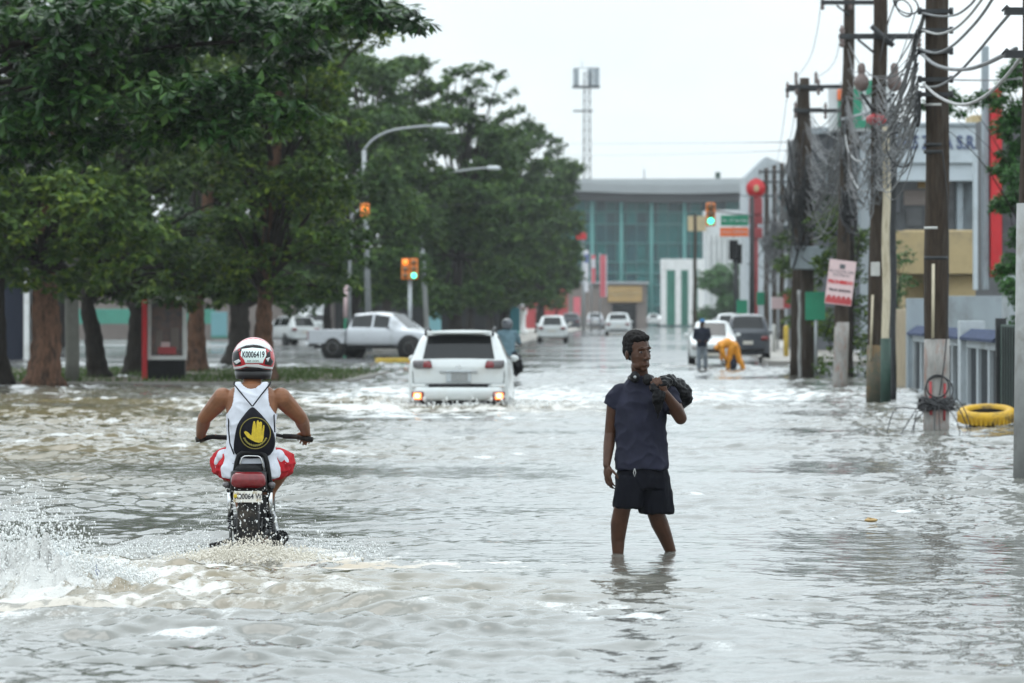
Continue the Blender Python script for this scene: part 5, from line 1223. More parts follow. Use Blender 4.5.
text('lettering', 'TIRAR BASURA', .075, M['ink'], sg, sgM @ Matrix.Translation((0,-.017,-.18)), .003, bold=.003)
# fifth and sixth poles, side by side
D5 = 112.0
p5 = pole(808.5, D5, -.1, -.10, Z(78, D5), .20, 'right one of two side-by-side poles, with stacked crossarms, behind the green sign', rtop=.13)
x5 = p5.location.x; L5 = at(D5, x5, -.1)
p6 = pole(795.5, D5 + 3, -.08, .18, Z(84, D5+3), .17, 'left one of two side-by-side poles, with stacked crossarms', rtop=.12)
x6 = p6.location.x; L6 = at(D5 + 3, x6, -.08)
crossarm(p5, L5, 788, 844, 87, (796, 818), long_=.45); crossarm(p5, L5, 794, 842, 111, (825,), long_=.45)
crossarm(p6, L6, 785, 823, 90, (787, 803), long_=.45); crossarm(p6, L6, 793, 822, 110, (795,), long_=.45)
for px in (796, 816): 
    b_ = MB(); insul(b_, L5(px, 84), .34, .06); b_.build('insulator', M['porcelain'], p5)
b_ = MB(); c = L5(809, 258, -.25); b_.box(c, (1.0,.3,.62)); b_.build('transformer_box', M['wall_grey'], p5, .04)
gs = thing('street_sign', 'green sign board on a thin grey post before the side-by-side poles', 'sign', (X(816, D5-2), D5-2, -.1)); LG = at(D5-2, gs.location.x, -.1)
b_ = MB(); b_.tube([(0,0,0), LG(816, 308)], .045, 8); b_.build('post', M['galv'], gs)
b_ = MB(); c = LG(815, 306, -.06); b_.box(c, (.52,.03,.74)); b_.build('board', M['green_sign'], gs, .01)
pw = pole(799.5, D5-1, -.1, .0, Z(290, D5-1), .045, 'thin pale pipe standing before the left one of the side-by-side poles', 'pipe_post', .045, None, M['cable_pale']); tag(pw, cat='pipe post')
# tangles of cable: too many strands to count
def tangle(label, c, sx, sz, D, n, r, m, seed):
    rd = random.Random(seed); mb = MB()
    for _ in range(n):
        a = Vector((rd.gauss(0, sx), rd.gauss(0, .25), rd.gauss(0, sz))); d = Vector((rd.gauss(0, sx*1.1), rd.gauss(0, .25), rd.gauss(0, sz*.9)))
        dip = abs(rd.gauss(0, sz*.5)) + .1
        pts = [a.lerp(d, k/8) + Vector((rd.gauss(0, .01), 0, -dip*4*(k/8)*(1-k/8))) for k in range(9)]
        mb.tube(cr_pts(pts, 2), rd.uniform(.5, 1.4)*r, 5)
    o = mb.build('cable_tangle', m); o.location = (X(c[0], D), D - .35, Z(c[1], D)); return tag(o, label, 'cable tangle', None, 'stuff')
tangle('loose black cables hanging off the right one of the side-by-side poles', (810, 190), .22, .75, D5, 34, .013, M['cable_black'], 1)
tangle('tangle of dark cables hanging off the side-by-side poles', (799, 205), .24, .9, D5, 46, .020, M['cable_black'], 2)
tangle('tangle of grey cables round the pole with the two terminations', (872, 160), .20, .48, D3, 20, .009, M['cable_grey'], 3)
tangle('tangle of dark cables round the pole with the two terminations', (876, 150), .20, .55, D3, 26, .012, M['cable_grey'], 4)
tangle('tangle of cables on the leaning pole above the notice', (846, 150), .16, .6, D4, 22, .013, M['cable_grey'], 5)
tangle('bundle of cables beside the leaning pole', (846, 210), .12, .36, D4, 14, .026, M['cable_black'], 6)
def span_tangle(label, A, B, n, r, m, seed, spread=.9):
    """many strands sagging between two poles: A, B are (px, py_top, py_bottom, D)"""
    rd = random.Random(seed); mb = MB()
    for _ in range(n):
        ta, tb = rd.random(), rd.random(); a = P(A[0] + rd.gauss(0, spread), A[1] + (A[2]-A[1])*ta, A[3] - .25); c = P(B[0] + rd.gauss(0, spread), B[1] + (B[2]-B[1])*tb, B[3] - .25)
        mb.tube(sag(a, c, abs(rd.gauss(.25, .4)) + .1, 12), rd.uniform(.55, 1.3)*r, 5)
    return tag(mb.build('cable_tangle', m), label, 'cable tangle', None, 'stuff')
span_tangle('many thin grey strands sagging from the second pole to the pole with two terminations', (917,30,130,60), (876,70,190,78.6), 26, .010, M['cable_grey'], 41)
span_tangle('many dark strands sagging from the second pole to the pole with two terminations', (917,30,150,60), (876,90,200,78.6), 16, .010, M['cable_black'], 42)
span_tangle('dark strands sagging from the pole with two terminations to the leaning pole', (875,95,200,78.6), (847,95,190,94), 20, .010, M['cable_black'], 43)
span_tangle('many strands sagging from the leaning pole to the side-by-side poles', (846,95,200,94), (811,110,230,111.5), 30, .012, M['cable_grey'], 44)
span_tangle('many dark strands sagging from the leaning pole to the side-by-side poles', (846,95,190,94), (806,120,240,111.5), 26, .013, M['cable_black'], 45)
span_tangle('many dark strands sagging from the side-by-side poles to the far poles', (798,120,230,114.5), (776,190,250,238), 26, .020, M['cable_black'], 46)
span_tangle('strands running from the second pole towards the street end along the kerb', (917,10,120,60), (848,40,150,94), 18, .010, M['cable_black'], 47)
b_ = MB(); b_.ell((0,0,0), (.17,.16,.42), 12, 9)
for i in range(5): b_.torus((0,0,-.3+.15*i), .16, .03, None, 16, 6)
o = b_.build('cable_bundle', M['cable_black']); o.location = (X(849, D4), D4-.3, Z(207, D4)); tag(o, 'black rolled cable bundle hung on the leaning pole', 'cable bundle')
# single cables one can follow
def pc_(*pts): return cr_pts([P(px, py, D) for px, py, D in pts], 6)
CB = [
 ('pale thick cable sagging lowest between the two nearest poles', [(924,84,60),(936,95,57),(952,103,54),(968,104,51),(985,96,48.5),(1000,83,46.5),(1016,64,44),(1030,45,42.8)], .028, 'cable_pale'),
 ('grey cable sagging in the middle between the two nearest poles', [(922,54,60),(934,64,57),(950,69,54),(968,69,51),(985,64,48.5),(1000,57,46),(1016,49,43.5)], .034, 'cable_grey'),
 ('straight grey cable rising from the second pole to the top of the nearest pole', [(921,87,60),(938,86,58),(955,76,54),(975,55,50),(995,31,46.5),(1012,11,43.5)], .024, 'cable_grey'),
 ('grey cable curving up from the second pole to the top edge, outermost', [(920,49,60),(936,53,58.5),(952,46,56),(970,29,52),(984,12,49),(998,-10,46)], .026, 'cable_grey'),
 ('pale cable curving up from the second pole to the top edge, middle one', [(922,30,60),(938,34,58.5),(954,29,56),(968,17,53),(980,2,50.5),(990,-12,48)], .024, 'cable_pale'),
 ('grey cable curving up from the second pole to the top edge, uppermost', [(922,13,60),(938,16,58.5),(955,15,56),(968,7,53),(977,-3,50.5),(986,-16,48)], .022, 'cable_grey'),
 ('thin dark line crossing behind the nearest pole bracket', [(920,78,60),(960,80,64),(1000,80,68),(1040,77,72)], .016, 'cable_black'),
 ('pale cable sweeping down from the second pole to the dark pole, lowest', [(917,86,60),(911,105,64),(902,128,69),(890,150,74),(877,160,78.5)], .022, 'cable_pale'),
 ('thick grey cable bundle sweeping from the second pole down to the dark pole', [(925,12,60),(914,50,63),(904,84,67),(893,120,72),(878,150,78.5)], .045, 'cable_grey'),
 ('black cable sweeping down from the second pole bracket to the dark pole', [(918,52,60),(910,78,64),(899,102,69),(887,122,74),(877,128,78.5)], .024, 'cable_black'),
 ('grey cable beside the thick bundle, falling to the pipe post', [(920,32,60),(908,72,65),(897,112,70),(889,132,75),(884,140,78)], .020, 'cable_grey'),
 ('pale cable looping under the two terminations', [(876,140,78.6),(866,158,80),(856,160,84),(848,150,90),(845,132,94)], .018, 'cable_pale'),
 ('pale cable swinging from the dark pole to the leaning pole', [(876,170,78.6),(868,190,82),(858,188,88),(849,170,94)], .018, 'cable_pale'),
 ('grey cable swinging from the leaning pole to the side-by-side poles', [(847,120,94),(838,150,98),(826,160,104),(811,146,111.6)], .022, 'cable_grey'),
 ('dark cable swinging low from the leaning pole to the side-by-side poles', [(846,165,94),(838,198,98),(826,210,104),(811,196,111.6)], .024, 'cable_black'),
 ('pale cable hanging in a deep bow between the leaning pole and the transformer box', [(846,140,94),(836,190,98),(824,232,104),(811,240,111.6)], .018, 'cable_pale'),
 ('thin line sagging from the top crossarm to the left insulator of the side-by-side poles', [(821,4,94),(817,32,98),(810,58,104),(797,78,111.8)], .011, 'cable_grey'),
 ('thin line sagging from the lower crossarm to the pair of poles', [(840,38,94),(836,58,98),(828,70,104),(817,77,111.8)], .011, 'cable_grey'),
 ('thin line leaving the side-by-side poles towards the far poles, upper', [(788,88,114),(784,120,140),(780,146,180),(776,170,240)], .014, 'cable_grey'),
 ('thin line leaving the side-by-side poles towards the far poles, lower', [(795,112,114),(790,140,140),(784,160,180),(780,180,240)], .014, 'cable_grey'),
 ('black wire rising from the dark pole crossarm past the top edge', [(880,60,78.5),(886,30,74),(893,8,70),(900,-12,66)], .018, 'cable_black'),
 ('long thin power line crossing the sky above the glass building', [(560,144,420),(640,143.5,330),(720,143,250),(796,142,116)], .022, 'cable_grey'),
 ('lower long power line crossing the sky above the glass building', [(560,156,420),(640,155,330),(720,153,250),(796,150,116)], .016, 'cable_grey'),
 ('dark line crossing in front of the trees towards the signal pole', [(400,208,190),(470,204,190),(560,197,190),(660,194,190),(752,196,190)], .022, 'cable_black'),
]
for lab, pts, r, m in CB: cable(lab, pc_(*pts), r*.74, M[m])
for k, (px, py, D, rr_, lab) in enumerate(((902,136,67,.20,'loop of spare cable hanging right of the dark pole'), (899,150,67,.26,'larger loop of spare cable hanging right of the dark pole'), (904,8,62,.13,'small coil of cable at the top edge beside the second pole'), (906,4,62,.18,'wider coil of cable at the top edge beside the second pole'))):
    b_ = MB(); b_.torus((0,0,0), rr_, .014, Matrix.Rotation(R(80+k*6),4,'X') @ Matrix.Rotation(R(20*k),4,'Z') @ Matrix.Diagonal((.7,1.1,1,1)), 28, 6)
    o = b_.build('cable_loop', M['cable_black']); o.location = P(px, py, D); tag(o, lab, 'cable', 'loops of spare cable')
# far poles
for px, D, top, lab in ((782,236,Z(163,236),'far utility pole, nearest the side-by-side poles of three together'), (774.5,240,Z(165,240),'far utility pole, middle one of three together'), (766.5,244,Z(168,244),'far utility pole beside the red round sign, of three together')):
    q_ = pole(px, D, .1, .0, top, .17, lab, rtop=.13, group='far utility poles beside the round red sign'); Lq = at(D, q_.location.x, .1)
    for k, py in enumerate((172, 182, 196)): crossarm(q_, Lq, px-8, px+9, py, (px-7, px+8), long_=.4, th=.12)
tangle('tangle of cables on the far poles beside the round red sign', (772, 250), .45, 1.1, 236, 50, .035, M['cable_grey'], 9)
tangle('dark tangle of cables on the far poles beside the round red sign', (778, 235), .4, 1.1, 238, 30, .035, M['cable_black'], 10)
# signal with mast arm on the right
DS = 190.0
ms = thing('traffic_signal', 'traffic signal showing green on a mast arm with street signs, right side', 'traffic signal', (X(752, DS), DS, .1)); LS = at(DS, ms.location.x, .1)
b_ = MB(); b_.tube([(0,0,0), LS(752, 196)], [.14,.09], 12); b_.build('mast', M['iron_dark'], ms)
b_ = MB(); b_.tube([LS(752, 216), LS(733, 213), LS(712, 210)], [.07,.06,.045], 8); b_.build('mast_arm', M['galv'], ms)
b_ = MB(); c = LS(710.5, 214.5, -.1); b_.box(c, (.42,.28,1.05)); hd = b_.build('signal_head', M['orange_case'], ms, .04)
for k, (py, m) in enumerate(((207.5,'amber_off'),(214,'amber_off'),(221,'signal_green'))):
    b_ = MB(); c = LS(710.5, py, -.25); b_.cyl(c, (c[0], c[1]-.02, c[2]), .145, None, 20); b_.build('lamp', M[m], hd)
    b_ = MB(); b_.torus((c[0], c[1]-.06, c[2]), .155, .014, Matrix.Rotation(R(90),4,'X'), 16, 6, a0=R(200), a1=R(-20)); b_.build('visor', M['iron_dark'], hd)
b_ = MB(); c = LS(734.5, 220.5, -.08); b_.box(c, (1.24,.03,.46)); ss = b_.build('street_name_sign', M['green_sign'], ms, .01)
text('lettering', 'Av. 27 de Feb', .20, M['flag_white'], ss, Matrix.Translation((c[0], c[1]-.018, c[2])), .003)
b_ = MB(); c = LS(734, 232, -.08); b_.box(c, (1.28,.03,.40)); ss = b_.build('orange_sign', M['orange_sign'], ms, .01)
text('lettering', 'CALLE CERRADA', .15, M['flag_white'], ss, Matrix.Translation((c[0], c[1]-.018, c[2])), .003)
b_ = MB(); b_.tube([LS(734, 214), LS(734, 238)], .03, 6); b_.build('sign_hanger', M['galv'], ms)
mp_ = thing('traffic_signal', 'dark signal heads seen from behind on a thin dark pole below the orange sign', 'traffic signal', (X(736, 200), 200, .1)); Lm = at(200, mp_.location.x, .1)
b_ = MB(); b_.tube([(0,0,0), Lm(736, 243)], [.12,.10], 10); b_.build('pole', M['iron_dark'], mp_)
b_ = MB(); b_.box(Lm(733.5, 250, -.1), (.42,.3,.95)); b_.box(Lm(737.5, 254, .1), (.42,.3,.95)); b_.build('signal_head', M['black'], mp_, .04)
# the round red sign on its pole
rs = thing('shop_sign', 'tall red shop sign with a round top and stacked red panels', 'sign', (X(756, 228), 228, .1)); Lr = at(228, rs.location.x, .1)
b_ = MB(); b_.tube([(0,0,0), Lr(756, 178)], .12, 10); b_.build('pole', M['red_dark'], rs)
b_ = MB(); c = Lr(755.5, 188.5, -.2); b_.cyl((c[0], c[1]-.12, c[2]), (c[0], c[1]+.12, c[2]), .52, None, 32); rd_ = b_.build('disc', M['red_sign'], rs)
b_ = MB(); b_.ell((c[0]+.03, c[1]-.13, c[2]), (.14,.02,.19), 14, 8); b_.build('emblem', M['beige'], rd_)
for py, h in ((207, 1.0), (219, .55), (233, .55)): 
    b_ = MB(); c = Lr(755.5, py, -.2); b_.box(c, (.72,.22,h)); b_.build('panel', M['red_dark'], rs, .02)
# left signals and lamp posts
DL = 160.0
ls_ = thing('traffic_signal', 'twin traffic signal on a thin grey post above the pickup truck', 'traffic signal', (X(410, DL), DL, .05)); Ll = at(DL, ls_.location.x, .05)
b_ = MB(); b_.tube([(0,0,0), Ll(410, 276)], .075, 10); b_.build('post', M['galv'], ls_)
for px, py, lit in ((405.5, 269, 0), (414, 269, 2)):
    b_ = MB(); c = Ll(px, py, -.1); b_.box(c, (.30,.26,.80)); hd = b_.build('signal_head', M['orange_case'], ls_, .03)
    for k in range(3):
        m = 'amber_off'
        if k == 0 and lit == 0: m = 'signal_orange'
        if k == 2 and lit == 2: m = 'signal_green'
        b_ = MB(); cc = (c[0], c[1]-.14, c[2] + .25 - .25*k); b_.cyl(cc, (cc[0], cc[1]-.02, cc[2]), .105, None, 16); b_.build('lamp', M[m], hd)
ot = thing('traffic_signal', 'small orange signal hanging among the leaves above the grey lamp post', 'traffic signal', (X(365, 160), 160, .05)); Lo = at(160, ot.location.x, .05)
b_ = MB(); b_.tube([(-.6,.6,0), (-.6,.6,4.0), (-.5,.4,5.4), Lo(365, 206, .1)], .06, 8); b_.build('post', M['galv'], ot)
b_ = MB(); b_.box(Lo(365, 210, -.1), (.34,.26,.5)); h_ = b_.build('signal_head', M['orange_case'], ot, .03)
b_ = MB(); c = Lo(365, 209, -.25); b_.cyl(c, (c[0], c[1]-.02, c[2]), .12, None, 16); b_.build('lamp', M['signal_orange'], h_)
def street_lamp(D, base, top, pts, hx, hy, lab, lean=0):
    r_ = thing('street_lamp', lab, 'street lamp', (X(base, D), D, .1), 0, 'street lamps reaching over the road'); Lf = at(D, r_.location.x, .1)
    b_ = MB(); b_.tube([(0,0,0), Lf(top[0], top[1])], [.13,.09], 10); b_.build('post', M['galv'], r_)
    b_ = MB(); b_.tube(cr_pts([Lf(*top)] + [Lf(*p) for p in pts], 6), .05, 8); b_.build('arm', M['galv'], r_)
    b_ = MB(); c = Lf(hx, hy); b_.loft([(c[0], c[1], c[2]-.09, .26, .12), (c[0]-.02, c[1], c[2]-.03, .36, .16), (c[0]-.03, c[1], c[2]+.06, .34, .14), (c[0]-.06, c[1], c[2]+.11, .2, .08)], 18); b_.build('lamp_head', M['light_head'], r_)
street_lamp(171.5, 369.5, (364, 150), [(374,139),(392,130.5),(420,126.5),(433,126)], 441, 126, 'street lamp with the higher arm and pale head in front of the trees')
street_lamp(209.5, 428, (418, 184), [(424,179),(440,174),(470,169.5),(486,168)], 494, 168, 'street lamp with the lower arm and pale head in front of the trees')

# ================================================================== right-hand side: wall, gate, buildings
def rbx(mb, u0, u1, v0, v1, z0, z1, mi=0):
    """a block in road coordinates"""
    c = RW((u0+u1)/2, (v0+v1)/2, (z0+z1)/2); mb.box(c, (abs(u1-u0), abs(v1-v0), z1-z0), rz=-ROAD, mi=mi)
UW = 5.65
fw = thing('garden_wall', 'pale grey garden wall with barred openings and blue tiled coping', 'wall', tuple(RW(UW, 84, -.3)))
def wp(nm, m, blocks, par=fw, bevel=.01):
    mb = MB(); o0 = par.location
    for (u0,u1,v0,v1,z0,z1) in blocks:
        c = RW((u0+u1)/2, (v0+v1)/2, (z0+z1)/2) - Vector(o0); mb.box(c, (abs(u1-u0), abs(v1-v0), z1-z0), rz=-ROAD)
    return mb.build(nm, M[m], par, bevel)
wp('pillar', 'wall_grey_light', [(UW-.22, UW+.22, 76.2, 76.9, -.3, 1.56)])
wp('pillar', 'wall_grey', [(UW-.22, UW+.22, 92.4, 93.1, -.3, 2.02)])
wp('pillar', 'wall_grey', [(UW-.2, UW+.2, 86.4, 86.9, -.3, 1.5)])
for v0, v1 in ((68.6, 76.2), (76.9, 86.4), (86.9, 92.4)):
    wp('base_course', 'wall_grey_light', [(UW-.12, UW+.12, v0, v1, -.3, .06), (UW-.12, UW+.12, v0, v1, 1.08, 1.22)])
    mb = MB(); nb_ = max(2, int((v1-v0)/2.4))
    wp('mullion', 'wall_grey_light', [(UW-.11, UW+.11, v0 + (v1-v0)*k/nb_ - .18, v0 + (v1-v0)*k/nb_ + .18, .06, 1.08) for k in range(nb_+1)])
    wp('bars', 'bars', [(UW-.05, UW+.05, v0 + .3*k, v0 + .3*k + .11, .06, 1.08) for k in range(int((v1-v0)/.3))], bevel=0)
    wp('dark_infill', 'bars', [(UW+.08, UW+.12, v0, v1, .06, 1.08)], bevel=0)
    cp = MB(); a = RW(UW, v0) - Vector(fw.location); c = RW(UW, v1) - Vector(fw.location)
    for (du, z) in ((0,0),): pass
    pr = [(-.24, 1.22), (.20, 1.22), (.20, 1.30), (-.02, 1.42), (-.24, 1.27)]
    vs_ = []
    for v in (v0, v1):
        for du, z in pr: p = RW(UW + du, v, z); vs_.append(p - Vector(fw.location))
    cp.add(vs_, [(0,1,2,3,4), (9,8,7,6,5)] + [(j, (j+1)%5, 5+(j+1)%5, 5+j) for j in range(5)]); cp.build('coping', M['blue_tile'], fw)
gb = thing('garden_gate', 'dark green metal gate at the near end of the garden wall', 'gate', tuple(RW(UW-.1, 66.5, -.3)))
wp('leaf', 'green_paint', [(UW-.13, UW-.07, 63.0, 68.4, -.2, 1.52)], gb); wp('post', 'iron_dark', [(UW-.2, UW-.03, 68.4, 68.6, -.3, 1.62)], gb)
wp('slats', 'iron_dark', [(UW-.155, UW-.13, 63.2 + .5*k, 63.26 + .5*k, -.15, 1.48) for k in range(10)], gb, 0)
hw = thing('house_wall', 'plain blue-grey house wall stepping up behind the garden wall', 'wall', tuple(RW(8.5, 100, -.3)))
wp('low_wall', 'wall_grey', [(6.3, 9.0, 99.0, 99.5, -.3, Z(296, 99))], hw); wp('high_wall', 'wall_grey_light', [(7.3, 12.5, 89.5, 90.0, -.3, Z(276, 90))], hw)
bg_ = thing('metal_gate', 'beige corrugated metal gate beyond the grey pillar', 'gate', tuple(RW(UW, 98, -.3)))
wp('sheet', 'beige_sheet', [(UW-.03, UW+.03, 93.3, 106.0, -.2, Z(309, 98))], bg_)
wp('ribs', 'beige_sheet', [(UW-.10, UW-.03, 93.5 + .45*k, 93.72 + .45*k, -.2, Z(310, 98)) for k in range(28)], bg_, 0)
bh = thing('beige_house', 'beige rendered house with a plain balcony parapet behind the grey wall', 'house', tuple(RW(9.5, 112, -.1)))
DB = 118.0
def fb(nm, m, par, D, x0, x1, y0, y1, dep, bevel=.02, dz=0.0):
    """a block facing the street end: its front face at distance D spans the picture box x0..x1, y0..y1"""
    mb = MB(); o0 = Vector(par.location); zt, zb = Z(y0, D), Z(y1, D)
    mb.box(Vector(((X(x0,D)+X(x1,D))/2, D + dep/2, (zt+zb)/2)) - o0, (X(x1,D)-X(x0,D), dep, zt-zb)); return mb.build(nm, M[m], par, bevel)
fb('parapet', 'beige', bh, DB, 896, 985, 231, 274, .35); fb('wall', 'beige', bh, DB+1.4, 905, 1000, 230, 372, 6)
fb('soffit', 'wall_brown', bh, DB+.36, 897, 984, 270, 275, 1.0, 0); fb('side_wall', 'beige', bh, DB+.4, 948, 982, 275, 372, 1.0)
fb('drain_spout', 'galv', bh, DB-.3, 938, 941, 272, 276, .3, 0)
# shop with the light blue fascia
sh_ = thing('shop_building', 'shop building with a pale blue fascia and dark blue lettering', 'building', tuple(RW(10, 140, 0)))
DF = 138.0
fb('fascia', 'fascia', sh_, DF, 884, 982, 125, 163, 1.2); fb('lower_fascia', 'fascia', sh_, DF+.15, 884, 980, 163, 181, 1.2); fb('roof_edge', 'wall_grey', sh_, DF-.1, 882, 984, 122.5, 126, 1.5)
fb('shop_window', 'shop_glass', sh_, DF+1.0, 886, 960, 181, 232, .1, 0); fb('wall', 'wall_grey', sh_, DF+1.3, 880, 986, 126, 360, 8)
for x0, x1 in ((957, 963), (976, 982), (884, 888)): fb('column', 'wall_grey', sh_, DF+.6, x0, x1, 181, 234, .4)
for x0, x1, y0, y1, m in ((900,914,168,175,'ochre'),(904,930,190,205,'wall_brown'),(918,926,178,188,'ochre'),(893,900,196,212,'facade_dark'),(906,922,208,226,'shop_dark'),(926,934,206,228,'teal_dark')): fb('display', m, sh_, DF+.9, x0, x1, y0, y1, .08, 0)
b_ = MB(); c = Vector((X(948, DF), DF+.55, Z(173, DF))) - Vector(sh_.location); b_.ell(c, (.22,.05,.36), 16, 10); b_.build('yellow_sign', M['ochre'], sh_)
text('lettering', 'DORES ZA', .62, M['letter_blue'], sh_, Matrix.Translation(Vector((X(909.5, DF), DF-.02, Z(143, DF))) - Vector(sh_.location)), .03, bold=.012, sx=.62)
text('lettering', 'DA S.R.L.', .62, M['letter_blue'], sh_, Matrix.Translation(Vector((X(960, DF), DF-.02, Z(143, DF))) - Vector(sh_.location)), .03, bold=.012, sx=.74)
fb('chimney_block', 'beige', sh_, DF+3, 972, 982, 115, 124, 2)
# red upright sign and dark facade at the right edge
rf = thing('red_sign_tower', 'tall red sign panel on a dark building behind the right-hand tree', 'sign', tuple(RW(9, 104, 0)))
fb('red_panel', 'red_sign', rf, 104, 991, 1002, 88, 277, .5); fb('dark_wall', 'facade_dark', rf, 104.6, 1002, 1120, 112, 330, 6); fb('grey_post', 'wall_grey', rf, 104.2, 983, 989, 46, 290, .4); fb('pale_edge', 'fascia', rf, 104.1, 974, 978, 150, 290, .3)
# billboard block
bb = thing('billboard', 'green and white billboard on the roof of the dark building behind the poles', 'billboard', tuple(RW(9, 172, 0)))
DBB = 172.0
fb('white_panel', 'white_block', bb, DBB, 829, 895, 84, 131, .5); fb('green_block', 'green_billboard', bb, DBB-.06, 838, 893, 120, 128, .06, 0); fb('green_block', 'green_billboard', bb, DBB-.05, 838, 846, 100, 120, .05, 0); fb('green_block', 'green_billboard', bb, DBB-.05, 850, 862, 88, 120, .05, 0); fb('green_block', 'green_billboard', bb, DBB-.05, 866, 880, 80, 96, .05, 0)
b_ = MB(); c = Vector((X(841, DBB), DBB-.12, Z(95, DBB))) - Vector(bb.location); b_.box(c, (.32,.1,.46)); b_.build('orange_logo', M['orange_sign'], bb, .05)
fb('frame_legs', 'iron_dark', bb, DBB+.6, 834, 890, 128, 150, .2, 0)
db = thing('office_block', 'dark grey office block with a flat roof behind the utility poles', 'building', tuple(RW(9, 175, 0)))
fb('wall', 'facade_dark', db, DBB+2, 806, 893, 131, 350, 12); fb('roof_band', 'wall_grey', db, DBB+1.8, 804, 895, 127, 134, .6); fb('window_band', 'shop_glass', db, DBB+1.9, 812, 884, 160, 190, .12, 0); fb('window_band', 'shop_glass', db, DBB+1.9, 812, 884, 205, 235, .12, 0)
for x0 in (826, 842, 858, 874): fb('mullion', 'wall_grey', db, DBB+1.85, x0, x0+1.5, 158, 237, .06, 0)
# far grey gabled block behind the red round sign
gbk = thing('grey_block', 'pale grey block with a slanted roof edge behind the round red sign', 'building', (X(772, 330), 330, 0))
b_ = MB(); D_ = 330; pts = [(746,330),(746,176),(765,157),(767,157),(806,172),(806,330)]
b_.prism([(X(px, D_)-gbk.location.x, Z(py, D_)) for px, py in pts], Matrix(), 9); b_.build('wall', M['wall_grey_light'], gbk)
fb('window_band', 'teal_dark', gbk, 329.9, 775, 804, 196, 214, .15, 0); fb('window_band', 'teal_dark', gbk, 329.9, 775, 804, 226, 246, .15, 0)
# yellow ring
yr = thing('tyre', 'big yellow painted tyre lying in the water by the right-hand wall', 'tyre', (X(987, 62.8), 62.8, .08)); yr.rotation_euler = (R(9.5), R(-1.5), 0); yr.scale = (1, 1, .80)
b_ = MB(); pr = [(.285,.03),(.32,.0),(.40,.015),(.43,.05),(.435,.18),(.41,.235),(.37,.258),(.32,.25),(.288,.225),(.28,.18),(.29,.12)]
rr_ = [[(r_*math.cos(a)*1.0, r_*math.sin(a), z) for r_, z in pr] for a in np.linspace(0, 2*math.pi, 49)]
b_.rings(rr_, False, 0, True); b_.build('casing', M['yellow_paint'], yr)
b_ = MB()
for i in range(40):
    a = 2*math.pi*i/40; b_.box((.436*math.cos(a), .436*math.sin(a), .10), (.016,.03,.15), rz=a)
b_.build('tread', M['yellow_paint'], yr)
b_ = MB(); b_.cyl((0,0,.02), (0,0,.05), .30, None, 32); b_.torus((0,0,.12), .295, .02, None, 40, 8, rz=.09); b_.build('inner_tube', M['rubber'], yr)
# floating litter by the splash
lt = thing('plastic_bottle', 'torn clear and blue plastic bottle tumbling in the spray at the left', 'litter', (X(54, 26.6), 26.6, Z(557, 26.6)), .3)
b_ = MB(); b_.lathe([(.01,-.11),(.036,-.105),(.038,.03),(.03,.06),(.014,.09),(.014,.115),(.005,.115)], (0,0,0), 16, 0, Matrix.Rotation(R(78),4,'Y')); b_.build('bottle_body', M['clear_plastic'], lt)
b_ = MB(); b_.lathe([(.0395,-.055),(.0398,.02)], (0,0,0), 16, 0, Matrix.Rotation(R(78),4,'Y')); b_.build('wrapper', M['cyan_plastic'], lt)
b_ = MB(); b_.box((-.10,-.01,.02), (.022,.03,.075)); b_.build('cap', M['navy'], lt, .005)
b_ = MB(); b_.ell((0,0,0), (.016,.016,.03), 10, 6); b_.ell((-.005,0,.04), (.006,.006,.02), 8, 5); o = b_.build('bottle_cap', M['flag_blue']); o.location = (X(97, 26.4), 26.4, Z(573, 26.4)); tag(o, 'small blue scrap of plastic right of the tumbling bottle', 'litter')
b_ = MB(); b_.ell((0,0,0), (.055,.05,.018), 10, 6); b_.box((.01,0,.012),(.07,.05,.008),rz=.4,ry=.2); o = b_.build('floating_scrap', M['ochre']); o.location = (X(871, 34.0), 34.0, .035); tag(o, 'small orange-brown scrap floating in open water on the right', 'litter')

# ================================================================== far end of the street
GB = thing('glass_building', 'large teal glass building with a curved grey roof at the end of the street', 'building', (X(660, 560), 560, 0))
DG = 560.0
def gbx(nm, m, x0, x1, y0, y1, dep, dd=0.0, bevel=0.0): return fb(nm, m, GB, DG + dd, x0, x1, y0, y1, dep, bevel)
gbx('core_wall', 'teal_dark', 548, 742, 198, 330, 18, .6)
cols = [548,557,566,576,586,596,606,616,626,636.5,647,657.5,668,679,690,701,712,726,740]; rows_ = [200, 212, 224, 243, 262, 273, 285, 305, 326]
rd = random.Random(3)
for i in range(len(cols)-1):
    for j in range(len(rows_)-1):
        gbx('glass_panel', 'teal_glass' if rd.random() < .62 else 'teal_dark', cols[i]+.6, cols[i+1]-.6, rows_[j]+.5, rows_[j+1]-.5, .3, .2)
for x in cols: gbx('mullion', 'mullion', x-.3, x+.3, 198, 327, .5, -.1)
for y in rows_: gbx('floor_band', 'column_pale', 548, 740, y-.5, y+.5, .6, -.2)
for x in (592, 621, 651, 684): 
    b_ = MB(); p0 = Vector((X(x,DG), DG-1.6, Z(326,DG))) - Vector(GB.location); p1_ = Vector((X(x,DG), DG-1.6, Z(194,DG))) - Vector(GB.location); b_.cyl(p0, p1_, .26, None, 16); b_.build('column', M['column_pale'], GB)
b_ = MB(); n = 24; ring = []
top_, bot_ = [], []
for i in range(n+1):
    px = 540 + (800-540)*i/n; yt = 178.5 + 1.2*math.cos((px-640)/70) + abs(px-660)*.006; yb = 190 + 4.5*math.sin((px-540)/260*math.pi)
    top_.append((X(px, DG)-GB.location.x, Z(yt, DG))); bot_.append((X(px, DG)-GB.location.x, Z(yb, DG)))
b_.prism(bot_ + top_[::-1], Matrix.Translation((0,-4.5,0)), 26); b_.build('roof', M['roof_metal'], GB)
